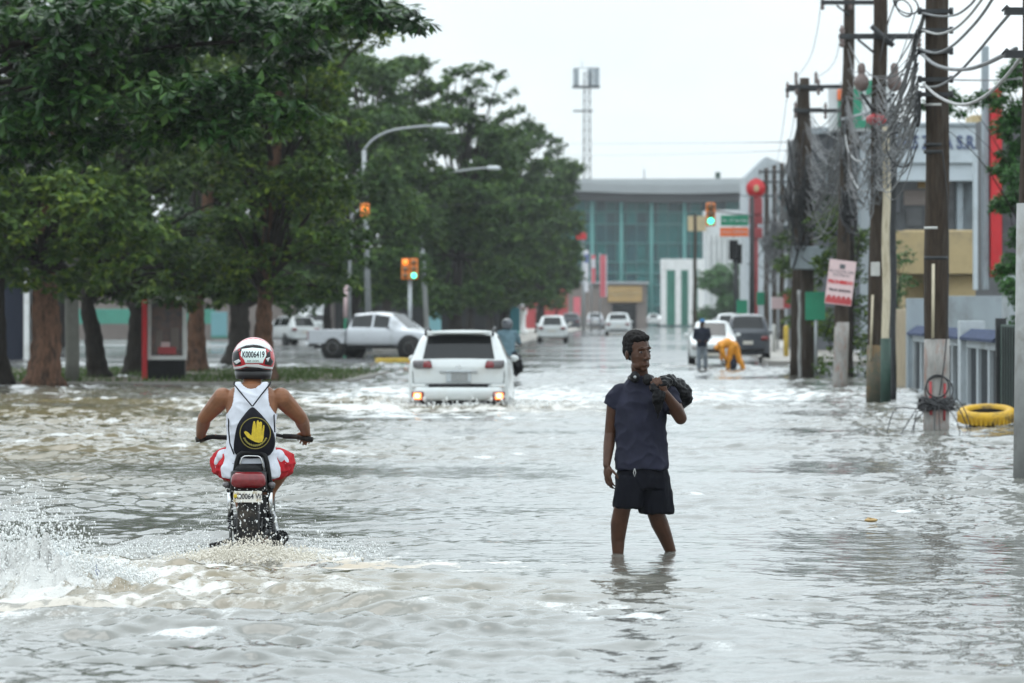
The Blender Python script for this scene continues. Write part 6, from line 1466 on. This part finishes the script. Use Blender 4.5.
b_ = MB(); b_.prism([(x, z-.02) for x, z in bot_] + [(x, z-1.1) for x, z in bot_[::-1]], Matrix.Translation((0,-2.5,0)), 22); b_.build('soffit', M['soffit'], GB)
for i in range(5):
    b_ = MB(); b_.prism([(x, z+ .22*(i+1)-.03) for x, z in bot_] + [(x, z+.22*(i+1)+.03) for x, z in bot_[::-1]], Matrix.Translation((0,-4.56,0)), .06); b_.build('roof_rib', M['galv'], GB)
gbx('rooftop_mast', 'galv', 643.6, 645, 169, 179, .3, 2); gbx('rooftop_vent', 'green_paint', 715.5, 720.5, 172, 179, 1, 2); 
wb_ = thing('white_block', 'white slatted annex block standing before the right end of the glass building', 'building', (X(728, 500), 500, 0))
fb('wall', 'white_block', wb_, 500, 706, 755, 210, 330, 8)
for k in range(9): fb('fin', 'white_paint', wb_, 499.6, 708 + k*5.2, 710 + k*5.2, 234, 328, .4, 0)
fb('sign_panel', 'beige', wb_, 499.5, 688, 706, 216, 231, .3, 0)
cg = thing('white_gateway', 'white gateway with tall square columns at the end of the street', 'building', (X(680, 470), 470, 0))
fb('beam', 'white_paint', cg, 470, 661, 704, 259, 270, 2)
for x in (661, 675.5, 688.5, 698): fb('column', 'white_paint', cg, 470, x, x+5.5, 270, 325, 1.2)
fb('back_wall', 'green_wall', cg, 473, 662, 703, 270, 325, .4, 0)
bs = thing('brown_shop', 'low brown shop with an ochre sign band and a dark entrance', 'building', (X(608, 440), 440, 0))
fb('wall', 'wall_brown', bs, 440, 566, 647, 283, 330, 8); fb('sign_band', 'ochre', bs, 439.7, 608, 642, 286, 302, .4, 0); fb('entrance', 'black', bs, 439.8, 612, 636, 304, 329, .3, 0); fb('roof_edge', 'galv', bs, 439.6, 564, 649, 281.5, 284, .6, 0)
text('lettering', 'MERCADO', .62, M['beige'], bs, Matrix.Translation(Vector((X(625, 439.6), 439.66, Z(294, 440))) - Vector(bs.location)), .03)
rb = thing('red_building', 'low dull red building left of the brown shop', 'building', (X(548, 400), 400, 0))
b_ = MB(); b_.prism([(X(px,400)-rb.location.x, Z(py,400)) for px, py in ((524,329),(524,302),(544,296),(556,283),(568,284),(568,329))], Matrix(), 8); b_.build('wall', M['red_dull'], rb); fb('poster', 'pink_banner', rb, 399.8, 573.5, 580.5, 297, 315, .15, 0); fb('doorway', 'wall_brown', rb, 399.8, 536, 541, 305, 328, .15, 0)
pd = thing('pedestal_post', 'white hourglass pedestal with a pinkish top on the left pavement', 'post', (X(522.5, 292), 292, .15))
b_ = MB(); b_.lathe([(.02,0),(.36,0),(.36,.18),(.24,.34),(.20,.9),(.24,1.3),(.34,1.5),(.34,1.66),(.02,1.66)], (0,0,0), 20); b_.build('body', M['white_paint'], pd)
b_ = MB(); b_.lathe([(.02,1.66),(.36,1.66),(.38,1.98),(.02,1.98)], (0,0,0), 20); b_.build('cap', M['sign_pink'], pd)
for px0, px1, y0, y1, D, m, lab in ((428,441,309,335,250,'cyan_board','pale cyan panel standing between the trunks left of the SUV roof'), (508,520,307,331,285,'teal_dark','dark teal kiosk box beside the white pedestal'), (211,227,312,336,240,'cyan_board','light cyan panel seen between the trunks right of the poster stand')):
    t_ = thing('panel' if 'panel' in lab else 'kiosk', lab, 'panel' if 'panel' in lab else 'kiosk', (X((px0+px1)/2, D), D, .1)); fb('board', m, t_, D, px0, px1, y0, y1, .4); fb('base', 'green_wall', t_, D-.02, px0, px1, y1, y1+2.2, .44, 0)
# banners and flags
for px, y0, y1, w_, D, m, lab in ((603,255,311,6.0,330,'pink_banner','tall pink and white feather banner, the largest of the row'), (593.5,255,297,4.0,345,'pink_banner','narrower pink banner left of the tall one'), (586.5,250,306,4.0,360,'flag_white','white and blue hanging flag left of the pink banners')):
    t_ = thing('banner', lab, 'banner', (X(px, D), D, .1), 0, 'banners before the brown shop'); fb('cloth', m, t_, D, px-w_/2, px+w_/2, y0, y1-14, .05, 0); fb('edge', 'flag_white' if m != 'flag_white' else 'flag_blue', t_, D-.03, px+w_/2-.2, px+w_/2+1.0, y0-.4, y1-14, .05, 0) if w_ > 5 else fb('stripe', 'flag_blue' if m == 'flag_white' else 'flag_white', t_, D-.03, px-w_/2+.3, px+w_/2-.3, (y0+4), (y0+13), .03, 0)
    b_ = MB(); x_ = 0 - w_/2/F*D; b_.tube([(x_,.05,0),(x_,.05,Z(y0-2,D)-.1)], .05, 6); b_.build('pole', M['galv'], t_)
fp_ = thing('flagpole', 'grey flagpole with a red box on top at the end of the tree row', 'pole', (X(583, 350), 350, .1)); b_ = MB(); b_.tube([(0,0,0),(0,0,Z(240,350))], .09, 8); b_.build('pole', M['galv'], fp_); fb('red_box', 'red_sign', fp_, 349.8, 576, 586.5, 232.5, 239.5, .5, .05)
# thin pole in mid distance and small signs on the right pavement
tp = pole(694.5, 262, .1, .05, Z(214, 262), .13, 'lone dark pole standing left of the white annex block', 'utility_pole', .10, None); 
for px, y0, y1, w_, D, m, lab in ((742,300,321,11,186,'green_sign','tall green sign board behind the dark SUV'), (760.5,292,305,8,182,'green_sign','small green sign board right of the tall one'), (778,297,309,13,178,'sign_pink','pale red-lettered sign board by the far poles'), (787,292,308,7,176,'red_dull','dull red sign board by the far poles')):
    t_ = thing('sign_board', lab, 'sign', (X(px, D), D, .14), 0, 'small signs on the right pavement'); fb('board', m, t_, D, px-w_/2, px+w_/2, y0, y1, .06, .01); b_ = MB(); b_.tube([(0,.08,0),(0,.08,Z(y0+1,D)-.14)], .04, 6); b_.build('post', M['galv'], t_)
for px, D, m, lab in ((774, 168, 'tape_white', 'short white bollard on the right pavement'), (786, 150, 'kerb_yellow', 'short yellow bollard on the right pavement')):
    b_ = MB(); b_.lathe([(.01,0),(.09,0),(.085,1.0),(.06,1.08),(.01,1.1)], (0,0,0), 14); o = b_.build('bollard', M[m]); o.location = (X(px, D), D, .14); tag(o, lab, 'bollard')
# telecom mast
tm = thing('telecom_tower', 'steel lattice telecom mast with antenna panels rising behind the glass building', 'tower', (X(587, 640), 640, 0)); LT = at(640, tm.location.x, 0)
b_ = MB(); hw_ = .55; zt = Z(66, 640); z0 = 0
legs = [(-hw_,-hw_),(hw_,-hw_),(hw_,hw_),(-hw_,hw_)]
for lx_, ly_ in legs: b_.tube([(lx_*1.25, ly_*1.25, 0), (lx_*.85, ly_*.85, zt-1)], .075, 5)
nz_ = 26
for i in range(nz_):
    za, zb_ = (zt-1)*i/nz_, (zt-1)*(i+1)/nz_; k0 = 1.25 - .4*i/nz_; k1 = 1.25 - .4*(i+1)/nz_
    for j in range(4):
        a, c = legs[j], legs[(j+1) % 4]
        b_.tube([(a[0]*k0, a[1]*k0, za), (c[0]*k1, c[1]*k1, zb_)], .045, 4); b_.tube([(a[0]*k1, a[1]*k1, zb_), (c[0]*k1, c[1]*k1, zb_)], .04, 4)
b_.build('lattice', M['iron_dark'], tm)
b_ = MB(); c = LT(586, 87); b_.box((c[0], 0, c[2]), (4.2, 2.4, .30)); b_.box((LT(583,111)[0],0,LT(583,111)[2]), (3.0,.3,.25)); b_.tube([LT(577,68),LT(599,68)], .06, 5); b_.build('platform', M['iron_dark'], tm)
for px in (574.5, 577.5, 589, 591.5, 595, 598): 
    b_ = MB(); c = LT(px, 78, random.uniform(-.8, .8)); b_.box(c, (.42,.3,3.0)); b_.build('antenna_panel', M['wall_grey'], tm, .03)
b_ = MB(); b_.tube([LT(582,66),LT(582,60)], .06, 5); b_.build('lightning_rod', M['galv'], tm)

# ================================================================== left side, under the trees
ad = thing('poster_stand', 'black poster stand with a white frame and a red edge post under the trees', 'poster stand', (X(165, 104), 104, .05), 0)
fb('poster', 'ad_poster', ad, 104, 151, 183, 300, 356, .1, 0); fb('plinth', 'black', ad, 103.95, 148, 185, 359, 384, .35)
for nm, bx_ in (('frame', (147.5,151,299,360)), ('frame', (182.5,186,299,360)), ('frame', (147.5,186,356,360)), ('frame', (147.5,186,297,300))): fb(nm, 'white_paint', ad, 103.9 if bx_[3]-bx_[2] > 10 else 103.89, *bx_, .25, .01)
fb('red_post', 'red_sign', ad, 103.8, 142, 147, 300, 386, .2, .01); fb('figure_patch', 'wall_brown', ad, 103.98, 156, 162, 330, 352, .02, 0); fb('figure_patch', 'sign_pink', ad, 103.97, 161, 170, 342, 352, .02, 0); fb('figure_patch', 'wall_brown', ad, 103.98, 171, 179, 328, 350, .02, 0); fb('red_caption', 'red_dull', ad, 103.96, 158, 176, 347, 354, .02, 0)
cpst = pole(72, 101, .05, .02, 7.5, .17, 'square-shouldered pale concrete post beside the reddish trunk', 'concrete_post', .16, None, M['concrete_post']); tag(cpst, cat='post')
dk = thing('dark_building', 'dark navy building with a white column seen behind the leftmost trees', 'building', (X(12, 150), 150, 0))
fb('wall', 'navy', dk, 150, -60, 23, 240, 366, 6); fb('column', 'white_paint', dk, 149.5, 23.5, 29, 240, 362, .8); fb('column', 'wall_grey', dk, 149.6, 32, 38, 240, 362, .8); fb('white_base', 'white_paint', dk, 149, -60, 44, 361, 367, .6)
gw = thing('boundary_wall', 'long low wall, brown below with a green upper band, beyond the wet lot', 'wall', (X(140, 262), 262, 0))
fb('lower_wall', 'wall_brown', gw, 262, -120, 300, 324, 341, .5); fb('green_band', 'green_wall', gw, 262.05, -120, 215, 309, 324, .4)
lb = thing('lot_building', 'long grey-brown building far behind the trees on the left', 'building', (X(120, 330), 330, 0))
fb('wall', 'wall_brown', lb, 330, -260, 300, 240, 334, 10); fb('white_panel', 'white_block', lb, 329.8, 275, 292, 322, 336, .2, 0); fb('window_band', 'shop_dark', lb, 329.8, -200, 270, 262, 292, .2, 0)
wl = thing('white_wall', 'white rendered wall between the trunks behind the hatchback', 'wall', (X(310, 300), 300, 0)); fb('wall', 'white_block', wl, 300, 297, 327, 292, 336, .5); 
lb2 = thing('row_building', 'dark shopfront row behind the trees beyond the pickup', 'building', (X(440, 340), 340, 0)); fb('wall', 'wall_brown', lb2, 340, 330, 520, 250, 334, 8); fb('shop_band', 'black', lb2, 339.8, 335, 520, 300, 333, .2, 0)
gp_ = pole(345, 172, .1, .05, Z(282, 172), .07, 'slim post painted green and pink behind the pickup bed', 'painted_post', .07, None, M['green_sign']); tag(gp_, cat='post')
b_ = MB(); b_.tube([(.02,0,Z(318,172)-.1),(.05,0,Z(285,172)-.1)], .085, 10); b_.build('pink_band', M['sign_pink'], gp_)
# ================================================================== trees
def leaf_cloud(name, centres, per, length, width, m, parent, seed, droop=.35, rosette=True):
    r = np.random.default_rng(seed); n = len(centres); c = np.repeat(np.asarray(centres), per, 0); k = n*per
    if rosette:
        az = (np.tile(np.arange(per), n) * 2*np.pi/per) + np.repeat(r.uniform(0, 6.28, n), per) + r.normal(0, .25, k)
    else:
        az = r.uniform(0, 6.28, k); c = c + r.normal(0, length*.9, (k, 3))
    el = r.normal(-droop, .42, k)
    d = np.stack([np.cos(az)*np.cos(el), np.sin(az)*np.cos(el), np.sin(el)], 1)
    side = np.stack([-np.sin(az), np.cos(az), np.zeros(k)], 1); roll = r.normal(0, .45, k)
    upv = np.cross(d, side); side = side*np.cos(roll)[:, None] + upv*np.sin(roll)[:, None]; upv = np.cross(d, side)
    L_ = (length*r.uniform(.6, 1.15, k))[:, None]; W_ = (width*r.uniform(.7, 1.15, k))[:, None]
    b0 = c + d*L_*.08
    p1_ = b0 + d*L_*.62 + side*W_*.5 - upv*W_*.14; p2_ = b0 + d*L_ - np.array([0, 0, 1])*L_*.10; p3_ = b0 + d*L_*.62 - side*W_*.5 - upv*W_*.14; p4 = b0 + d*L_*.55
    v = np.stack([b0, p1_, p2_, p3_, p4], 1).reshape(-1, 3); i0 = np.arange(k)*5
    f = np.concatenate([np.stack([i0, i0+1, i0+4], 1), np.stack([i0+1, i0+2, i0+4], 1), np.stack([i0+2, i0+3, i0+4], 1), np.stack([i0+3, i0, i0+4], 1)])
    me = np_mesh(name, v, f, m, False); o = bpy.data.objects.new(name, me); COL.objects.link(o); o.parent = parent; return o
def pad_points(pads, n_per, r, flat=.55):
    out = []
    for (x, y, z, s) in pads:
        n = max(4, int(n_per * s * s)); q_ = r.normal(size=(n, 3)); q_ /= np.linalg.norm(q_, axis=1)[:, None]
        rad = r.random(n)**.45; q_ = q_ * rad[:, None] * np.array([s, s, s*flat]); q_[:, 2] += .10*s*np.sin(q_[:, 0]*2/s)
        out.append(q_ + np.array([x, y, z]))
    return np.concatenate(out)
def tree(name, label, loc, trunk, pads, per_pad, leaf, mats, seed, group='trees along the left side', per=7, flat=.55, limbs=True, rosette=True, tr=.3, lmin=0.0):
    """trunk: list of (x,y,z); pads: leaf clumps (x,y,z,size), all local"""
    rd = random.Random(seed); r = np.random.default_rng(seed)
    t = thing(name, label, 'tree', loc, 0, group)
    mb = MB(); n = len(trunk)
    pts = cr_pts(trunk, 9); m = len(pts)
    rs = [tr*(1.55 - .9*min(1, i/m*4)) if i < m/4 else tr*(1 - .55*i/m) for i in range(m)]
    rs = [tr*(1 + .55*math.exp(-i/m*9))*(1 - .5*i/m)*(1 + .06*math.sin(i*2.1)) for i in range(m)]
    mb.tube(pts, rs, 26)
    if limbs:
        for (x, y, z, s) in pads:
            if s < .45 and rd.random() < .5: continue
            if s < lmin: continue
            k = int(m*rd.uniform(.45, .98)); a = pts[min(k, m-1)]; e = Vector((x, y, z - .15*s)); 
            if e.z < a.z: a = pts[int(m*.5)]
            mid = a.lerp(e, .5) + Vector((rd.gauss(0,.2), rd.gauss(0,.2), .25*(e-a).length*.5)); r0 = tr*rd.uniform(.14,.30)
            mb.tube(cr_pts([a, mid, e], 4), [r0*(1 - .75*i/8) for i in range(9)], 7, mi=1)
    for i, p in enumerate(mb.v):
        q_ = Vector(p); k = noise.noise(Vector((q_.x*2.2 + seed, q_.y*2.2, q_.z*1.1))) + .5*noise.noise(Vector((q_.x*6, q_.y*6 + seed, q_.z*2.5)))
        mb.v[i] = (q_.x + k*tr*.22, q_.y + k*tr*.2, q_.z)
    mb.build('trunk', [mats[0], M['bark_dark']], t)
    leaf_cloud('crown', pad_points(pads, per_pad*1.45, r, flat), per, leaf[0], leaf[1], mats[1], t, seed + 50, rosette=rosette)
    return t
def blob_pads(rd, n, rx, ry, z0, z1, s0, s1, hollow=.35, top_bias=1.0):
    pads = []
    while len(pads) < n:
        x, y, k = rd.uniform(-1, 1), rd.uniform(-1, 1), rd.random()**(1/top_bias)
        q_ = math.hypot(x, y); prof = math.sqrt(max(0, 1 - (2*k - 1)**2 * .92))
        if q_ > prof or q_ < hollow*prof*.6: continue
        pads.append((x*rx, y*ry, z0 + (z1-z0)*k, rd.uniform(s0, s1)*(1.1 - .35*q_)))
    return pads
rd = random.Random(12)
def gpos(px, D, z=.03): return (X(px, D), D, z)
# --- the near broad-leaved tree whose trunk stands off the left edge; its flat layered branches reach over the street
ND = 63.0
nx0 = X(-150, ND)
NP = []
for px, py, D, s in ((0,10,62,1.1),(50,22,63,1.0),(95,8,61,1.1),(140,25,64,1.0),(185,8,62,1.1),(235,12,63,1.0),(280,20,62,.9),(322,4,63,.8),(352,-6,62,.7),(60,62,61,.95),(110,72,62,.9),(150,55,62,.8),(165,88,60.5,.8),(205,92,61,.8),(238,80,62,.75),(262,103,61,.65),(292,112,61.5,.48),(225,118,60.5,.55),(182,120,61,.5),(20,95,62,.9),(100,118,62,.55),(392,9,62,.42),(415,16,62,.30),(373,10,62,.45),(280,60,64,.6),(300,40,64,.6),(8,128,61.5,.6),(52,132,61.5,.55),(92,138,61.5,.5),(130,128,61.5,.5),(-25,140,61.5,.6),(30,150,62,.5),(160,132,61,.42),(75,95,60.8,.6),(30,110,61,.6)):
    p_ = P(px, py, D); NP.append((p_.x - nx0, p_.y - ND, p_.z, s))
tree('almond_tree', 'broad-leaved almond tree whose long layered branches hang in at the top left', (nx0, ND, -.1), [(0,0,0),(.1,0,1.5),(.25,.1,3.2),(.9,.1,5.0),(2.2,0,6.2)], NP, 62, (.235,.115), (M['bark_dark'], M['leaf_deep']), 101, per=8, flat=.42, tr=.34, lmin=.88)
# --- the row on the verge
def canopy(px0, px1, py0, py1, D, dd, n, s0, s1, seed, holes=()):
    """leaf clumps filling a stretch of crown at distance about D"""
    r_ = random.Random(seed); out = []
    while len(out) < n:
        px, py = r_.uniform(px0, px1), r_.uniform(py0, py1)
        if any((px-hx)**2/hr**2 + (py-hy)**2/vr**2 < 1 for hx, hy, hr, vr in holes): continue
        D_ = D + r_.uniform(-dd, dd); p_ = P(px, py, D_); out.append((p_.x, p_.y, p_.z, r_.uniform(s0, s1)))
    return out
def loc_pads(pads, base): return [(x-base[0], y-base[1], z-base[2], s) for x, y, z, s in pads]
T = []
b1 = gpos(45, 95); cn = canopy(-40, 150, 105, 255, 95, 3.2, 34, .55, 1.1, 1) + canopy(-60, 170, -60, 110, 97, 3.5, 30, .8, 1.4, 2) + canopy(-20, 130, 180, 262, 91.5, .8, 16, .5, .9, 37) + canopy(-20, 110, 245, 285, 93, 1.6, 9, .35, .6, 3)
tree('street_tree', 'large street tree with a thick rough reddish trunk on the verge', b1, [(0,0,0),(.02,0,1.2),(-.05,.1,2.6),(.15,.1,4.6),(.3,.1,7.5)], loc_pads(cn, b1), 46, (.24,.13), (M['bark_red'], M['leaf_olive']), 111, tr=.33)
b2 = gpos(-1, 97); cn = canopy(-160, 20, 80, 270, 97, 3, 26, .6, 1.1, 4)
tree('street_tree', 'street tree with half its trunk cut off by the left edge', b2, [(0,0,0),(-.05,0,1.3),(-.1,.1,3),(-.4,.1,6)], loc_pads(cn, b2), 46, (.24,.12), (M['bark_dark'], M['leaf_deep']), 112, tr=.26)
b3 = gpos(99, 107); cn = canopy(90, 250, 150, 290, 108, 3, 36, .5, .95, 5) + canopy(150, 245, 270, 306, 104, 1.8, 14, .30, .5, 6) + canopy(100,230,20,150,110,3,22,.8,1.3,7)
tree('street_tree', 'street tree with a dark trunk leaning to the left right of the concrete post', b3, [(0,0,0),(-.12,0,.9),(-.3,.1,2.0),(-.1,.1,3.6),(.8,.1,5.6)], loc_pads(cn, b3), 46, (.22,.115), (M['bark_dark'], M['leaf_olive']), 113, tr=.24)
b4 = gpos(136, 112); cn = canopy(120, 260, 210, 300, 113, 3, 22, .5, .9, 8)
tree('street_tree', 'street tree with a stout dark trunk just left of the red post', b4, [(0,0,0),(.03,0,1.0),(.05,.1,2.2),(.3,.1,4.2)], loc_pads(cn, b4), 40, (.22,.11), (M['bark_dark'], M['leaf_deep']), 114, tr=.28)
b5 = gpos(196, 118); cn = canopy(190, 330, 110, 292, 120, 3.5, 44, .55, 1.05, 9) + canopy(200, 330, -20, 110, 122, 3.5, 26, .8, 1.3, 10)
tree('street_tree', 'street tree with a brown trunk right of the poster stand', b5, [(0,0,0),(0,0,1.2),(.06,.1,2.6),(.3,.1,4.6),(.9,.1,7.5)], loc_pads(cn, b5), 42, (.23,.125), (M['bark_red'], M['leaf_far']), 115, tr=.25)
b6 = gpos(236, 134); cn = canopy(200, 300, 200, 300, 134, 3, 18, .6, 1.0, 11)
tree('street_tree', 'street tree with a black trunk left of the helmet', b6, [(0,0,0),(.1,0,1.2),(.05,.1,2.4),(.1,.1,4.6)], loc_pads(cn, b6), 40, (.24,.13), (M['bark_dark'], M['leaf_far']), 116, tr=.36)
b7 = gpos(264, 101); cn = canopy(225, 345, 60, 250, 102, 3, 46, .5, .95, 12) + canopy(215, 345, 240, 300, 102, 2.5, 18, .4, .65, 13) + canopy(240,372,-40,70,104,3,26,.7,1.2,14)
tree('street_tree', 'street tree with a brown trunk rising right behind the helmet', b7, [(0,0,0),(-.02,0,1.2),(.05,.1,2.4),(.2,.1,4.8),(.5,.1,7.6)], loc_pads(cn, b7), 44, (.22,.12), (M['bark_red'], M['leaf_olive']), 117, tr=.25)
b8 = gpos(346, 180); cn = canopy(300, 410, 40, 285, 180, 5, 56, .8, 1.5, 15, holes=((415,30,30,45),)) + canopy(350, 386, 150, 262, 168.5, .6, 16, .5, .8, 38)
tree('street_tree', 'tall street tree with a dark leaning trunk behind the pickup bed', b8, [(0,0,0),(.2,0,1.6),(.45,.1,3.4),(.9,.1,6.4),(1.2,0,10.0)], loc_pads(cn, b8), 30, (.34,.19), (M['bark_dark'], M['leaf_far']), 118, tr=.36)
b8b = gpos(385, 200); cn = canopy(372, 425, 60, 280, 200, 4, 40, .7, 1.2, 16) + canopy(395, 446, 76, 190, 203, 3, 24, .7, 1.1, 36)
tree('street_tree', 'street tree behind the twin traffic signal', b8b, [(0,0,0),(.05,0,1.6),(.1,.1,3.4),(.1,.1,8)], loc_pads(cn, b8b), 30, (.34,.19), (M['bark_dark'], M['leaf_far']), 119, tr=.27)
b9 = gpos(455, 218); cn = canopy(400, 500, 150, 300, 218, 5, 50, .8, 1.5, 17) + canopy(432, 520, 95, 165, 218, 4, 20, .6, 1.0, 18) + [(P(px, py, 218).x, 218 + rd.uniform(-2, 2), P(px, py, 218).z, s) for px, py, s in ((455,70,.55),(470,68,.6),(484,64,.5),(447,82,.6),(500,76,.45),(476,86,.7),(462,98,.8),(492,97,.6),(510,90,.4),(440,100,.7))]
tree('street_tree', 'tallest street tree in mid row with an open ragged top against the sky', b9, [(0,0,0),(.05,0,2),(.2,.1,4.5),(.5,.1,9),(.9,.1,12.6)], loc_pads(cn, b9), 30, (.36,.20), (M['bark_dark'], M['leaf_far']), 120, tr=.34)
b10 = gpos(505, 262); cn = canopy(470, 552, 175, 302, 262, 5, 44, .9, 1.5, 19) + canopy(488, 545, 128, 180, 262, 4, 22, .6, 1.0, 20) + [(P(px, py, 262).x, 262, P(px, py, 262).z, s) for px, py, s in ((512,112,.6),(528,122,.6),(500,118,.6),(545,135,.5),(556,140,.45),(520,108,.4))]
tree('street_tree', 'street tree with a rounded crown right of the tallest one', b10, [(0,0,0),(.05,0,2),(.2,.1,4.5),(.5,.1,9),(.7,.1,11.5)], loc_pads(cn, b10), 28, (.40,.22), (M['bark_dark'], M['leaf_far']), 121, tr=.32)
b11 = gpos(540, 318); cn = canopy(520, 576, 205, 290, 318, 5, 40, .9, 1.5, 21) + canopy(530, 572, 160, 210, 318, 4, 18, .7, 1.1, 22) + [(P(px, py, 318).x, 318, P(px, py, 318).z, s) for px, py, s in ((562,172,.6),(570,180,.5),(576,186,.35),(552,152,.6),(577,230,.6),(578,255,.5),(560,146,.4))]
tree('street_tree', 'last street tree of the row, nearest the glass building', b11, [(0,0,0),(.05,0,2),(.2,.1,4.5),(.3,.1,10)], loc_pads(cn, b11), 26, (.46,.26), (M['bark_dark'], M['leaf_far']), 122, tr=.32)
# trunks further back in the second row: smaller trees sharing one build
b12 = gpos(425, 262); cn = canopy(395, 455, 190, 298, 262, 4, 26, .9, 1.5, 23)
base = tree('street_tree', 'slender street tree in the second row, behind the traffic signal post', b12, [(0,0,0),(.05,0,1.6),(.0,.1,3.4),(.1,.1,7)], loc_pads(cn, b12), 24, (.42,.24), (M['bark_dark'], M['leaf_far']), 123, tr=.25)
for px, D, rz, sc, lab in ((376,250,2.1,1.0,'slender street tree in the second row, behind the pickup cab'), (470,290,4.0,1.1,'slender street tree in the second row, above the SUV roof'), (490,330,1.0,1.15,'slender street tree in the second row, above the scooter rider'), (328,240,3.0,1.0,'slender street tree in the second row, left of the pickup bed')):
    c = copy_tree(base); c.location = gpos(px, D); c.rotation_euler = (0, 0, rz); c.scale = (sc, sc, sc); c['label'] = lab
for px, D, rz, sc, lab in ((60,205,.5,1.05,'tree at the far side of the wet lot, behind the concrete post'), (150,215,1.9,1.1,'tree at the far side of the wet lot, behind the poster stand'), (-30,200,3.9,1.1,'tree at the far side of the wet lot, behind the dark building'), (240,222,5.0,1.1,'tree at the far side of the wet lot, behind the helmet')):
    c = copy_tree(base); c.location = gpos(px, D); c.rotation_euler = (0, 0, rz); c.scale = (sc, sc, sc*1.1); c['label'] = lab; c['group'] = 'trees beyond the wet lot'
# --- right side greenery
bR = (X(1052, 84), 84, -.2); cn = [(P(px, py, D).x, D, P(px, py, D).z, s) for px, py, D, s in ((1012,80,84,.30),(1000,100,84,.26),(985,96,83,.22),(1020,110,84,.36),(1006,125,84,.34),(1014,150,84,.36),(1018,175,83,.34),(1002,168,84,.28),(1010,200,84,.36),(996,205,84,.2),(1020,235,84,.34),(1012,262,84,.30),(1010,285,83.5,.26),(1000,270,84,.2),(1022,300,84,.26),(1030,60,84,.36),(1040,140,84,.5),(1040,200,84,.5),(1016,320,84,.15),(970,102,83,.16),(957,98,83,.15),(945,108,82.5,.17),(935,118,82,.14),(926,104,82,.13),(962,112,83,.13),(950,92,83,.12),(942,98,82,.13),(1008,70,84,.2))]
tree('garden_tree', 'bright green young tree leaning over the grey wall at the right edge', bR, [(0,0,0),(-.05,0,1.5),(-.15,0,3.0),(-.2,0,5.2)], loc_pads(cn, bR), 620, (.13,.055), (M['bark_dark'], M['leaf_fresh']), 130, 'trees on the right side', per=6, flat=.75, tr=.08)
b_ = MB()
bS = (X(848, 108), 108, -.1); cn = canopy(822, 872, 200, 372, 110, 2, 26, .35, .6, 31) 
tree('garden_tree', 'dense green tree filling the gap behind the notice sign', bS, [(0,0,0),(.05,0,1.2),(.1,0,2.6),(.1,0,4)], loc_pads(cn, bS), 70, (.17,.085), (M['bark_dark'], M['leaf_olive']), 131, 'trees on the right side', per=6, flat=.7, tr=.10)
bS2 = (X(896, 116), 116, -.1); cn = canopy(884, 908, 245, 310, 116, 1.5, 12, .25, .45, 32)
tree('shrub', 'small dark shrub beside the beige house', bS2, [(0,0,0),(.02,0,1.0),(.05,0,1.8)], loc_pads(cn, bS2), 80, (.14,.07), (M['bark_dark'], M['leaf_fresh']), 132, 'trees on the right side', per=6, flat=.7, tr=.06)
bT = gpos(722, 420); cn = canopy(702, 748, 268, 318, 420, 4, 26, .9, 1.5, 33)
tree('street_tree', 'light green tree in front of the white annex block at the end of the street', bT, [(0,0,0),(.05,0,1.6),(.0,.1,3.4),(.1,.1,5)], loc_pads(cn, bT), 26, (.46,.26), (M['bark_dark'], M['leaf_fresh']), 133, 'trees on the right side', tr=.22)
bU = gpos(800, 165); cn = canopy(786, 822, 232, 330, 165, 3, 20, .5, .8, 34)
tree('garden_tree', 'green tree behind the side-by-side poles', bU, [(0,0,0),(.05,0,1.6),(.0,.1,3.4)], loc_pads(cn, bU), 44, (.24,.12), (M['bark_dark'], M['leaf_olive']), 134, 'trees on the right side', tr=.14)
bV = gpos(556, 385, .15); cn = canopy(547, 566, 284, 306, 385, 1, 7, .5, .8, 35)
tree('shrub', 'small round tree before the red building', bV, [(0,0,0),(.02,0,1.0),(.0,.0,1.8)], loc_pads(cn, bV), 40, (.34,.18), (M['bark_dark'], M['leaf_olive']), 135, 'trees before the red building', tr=.10)
del_empty = None
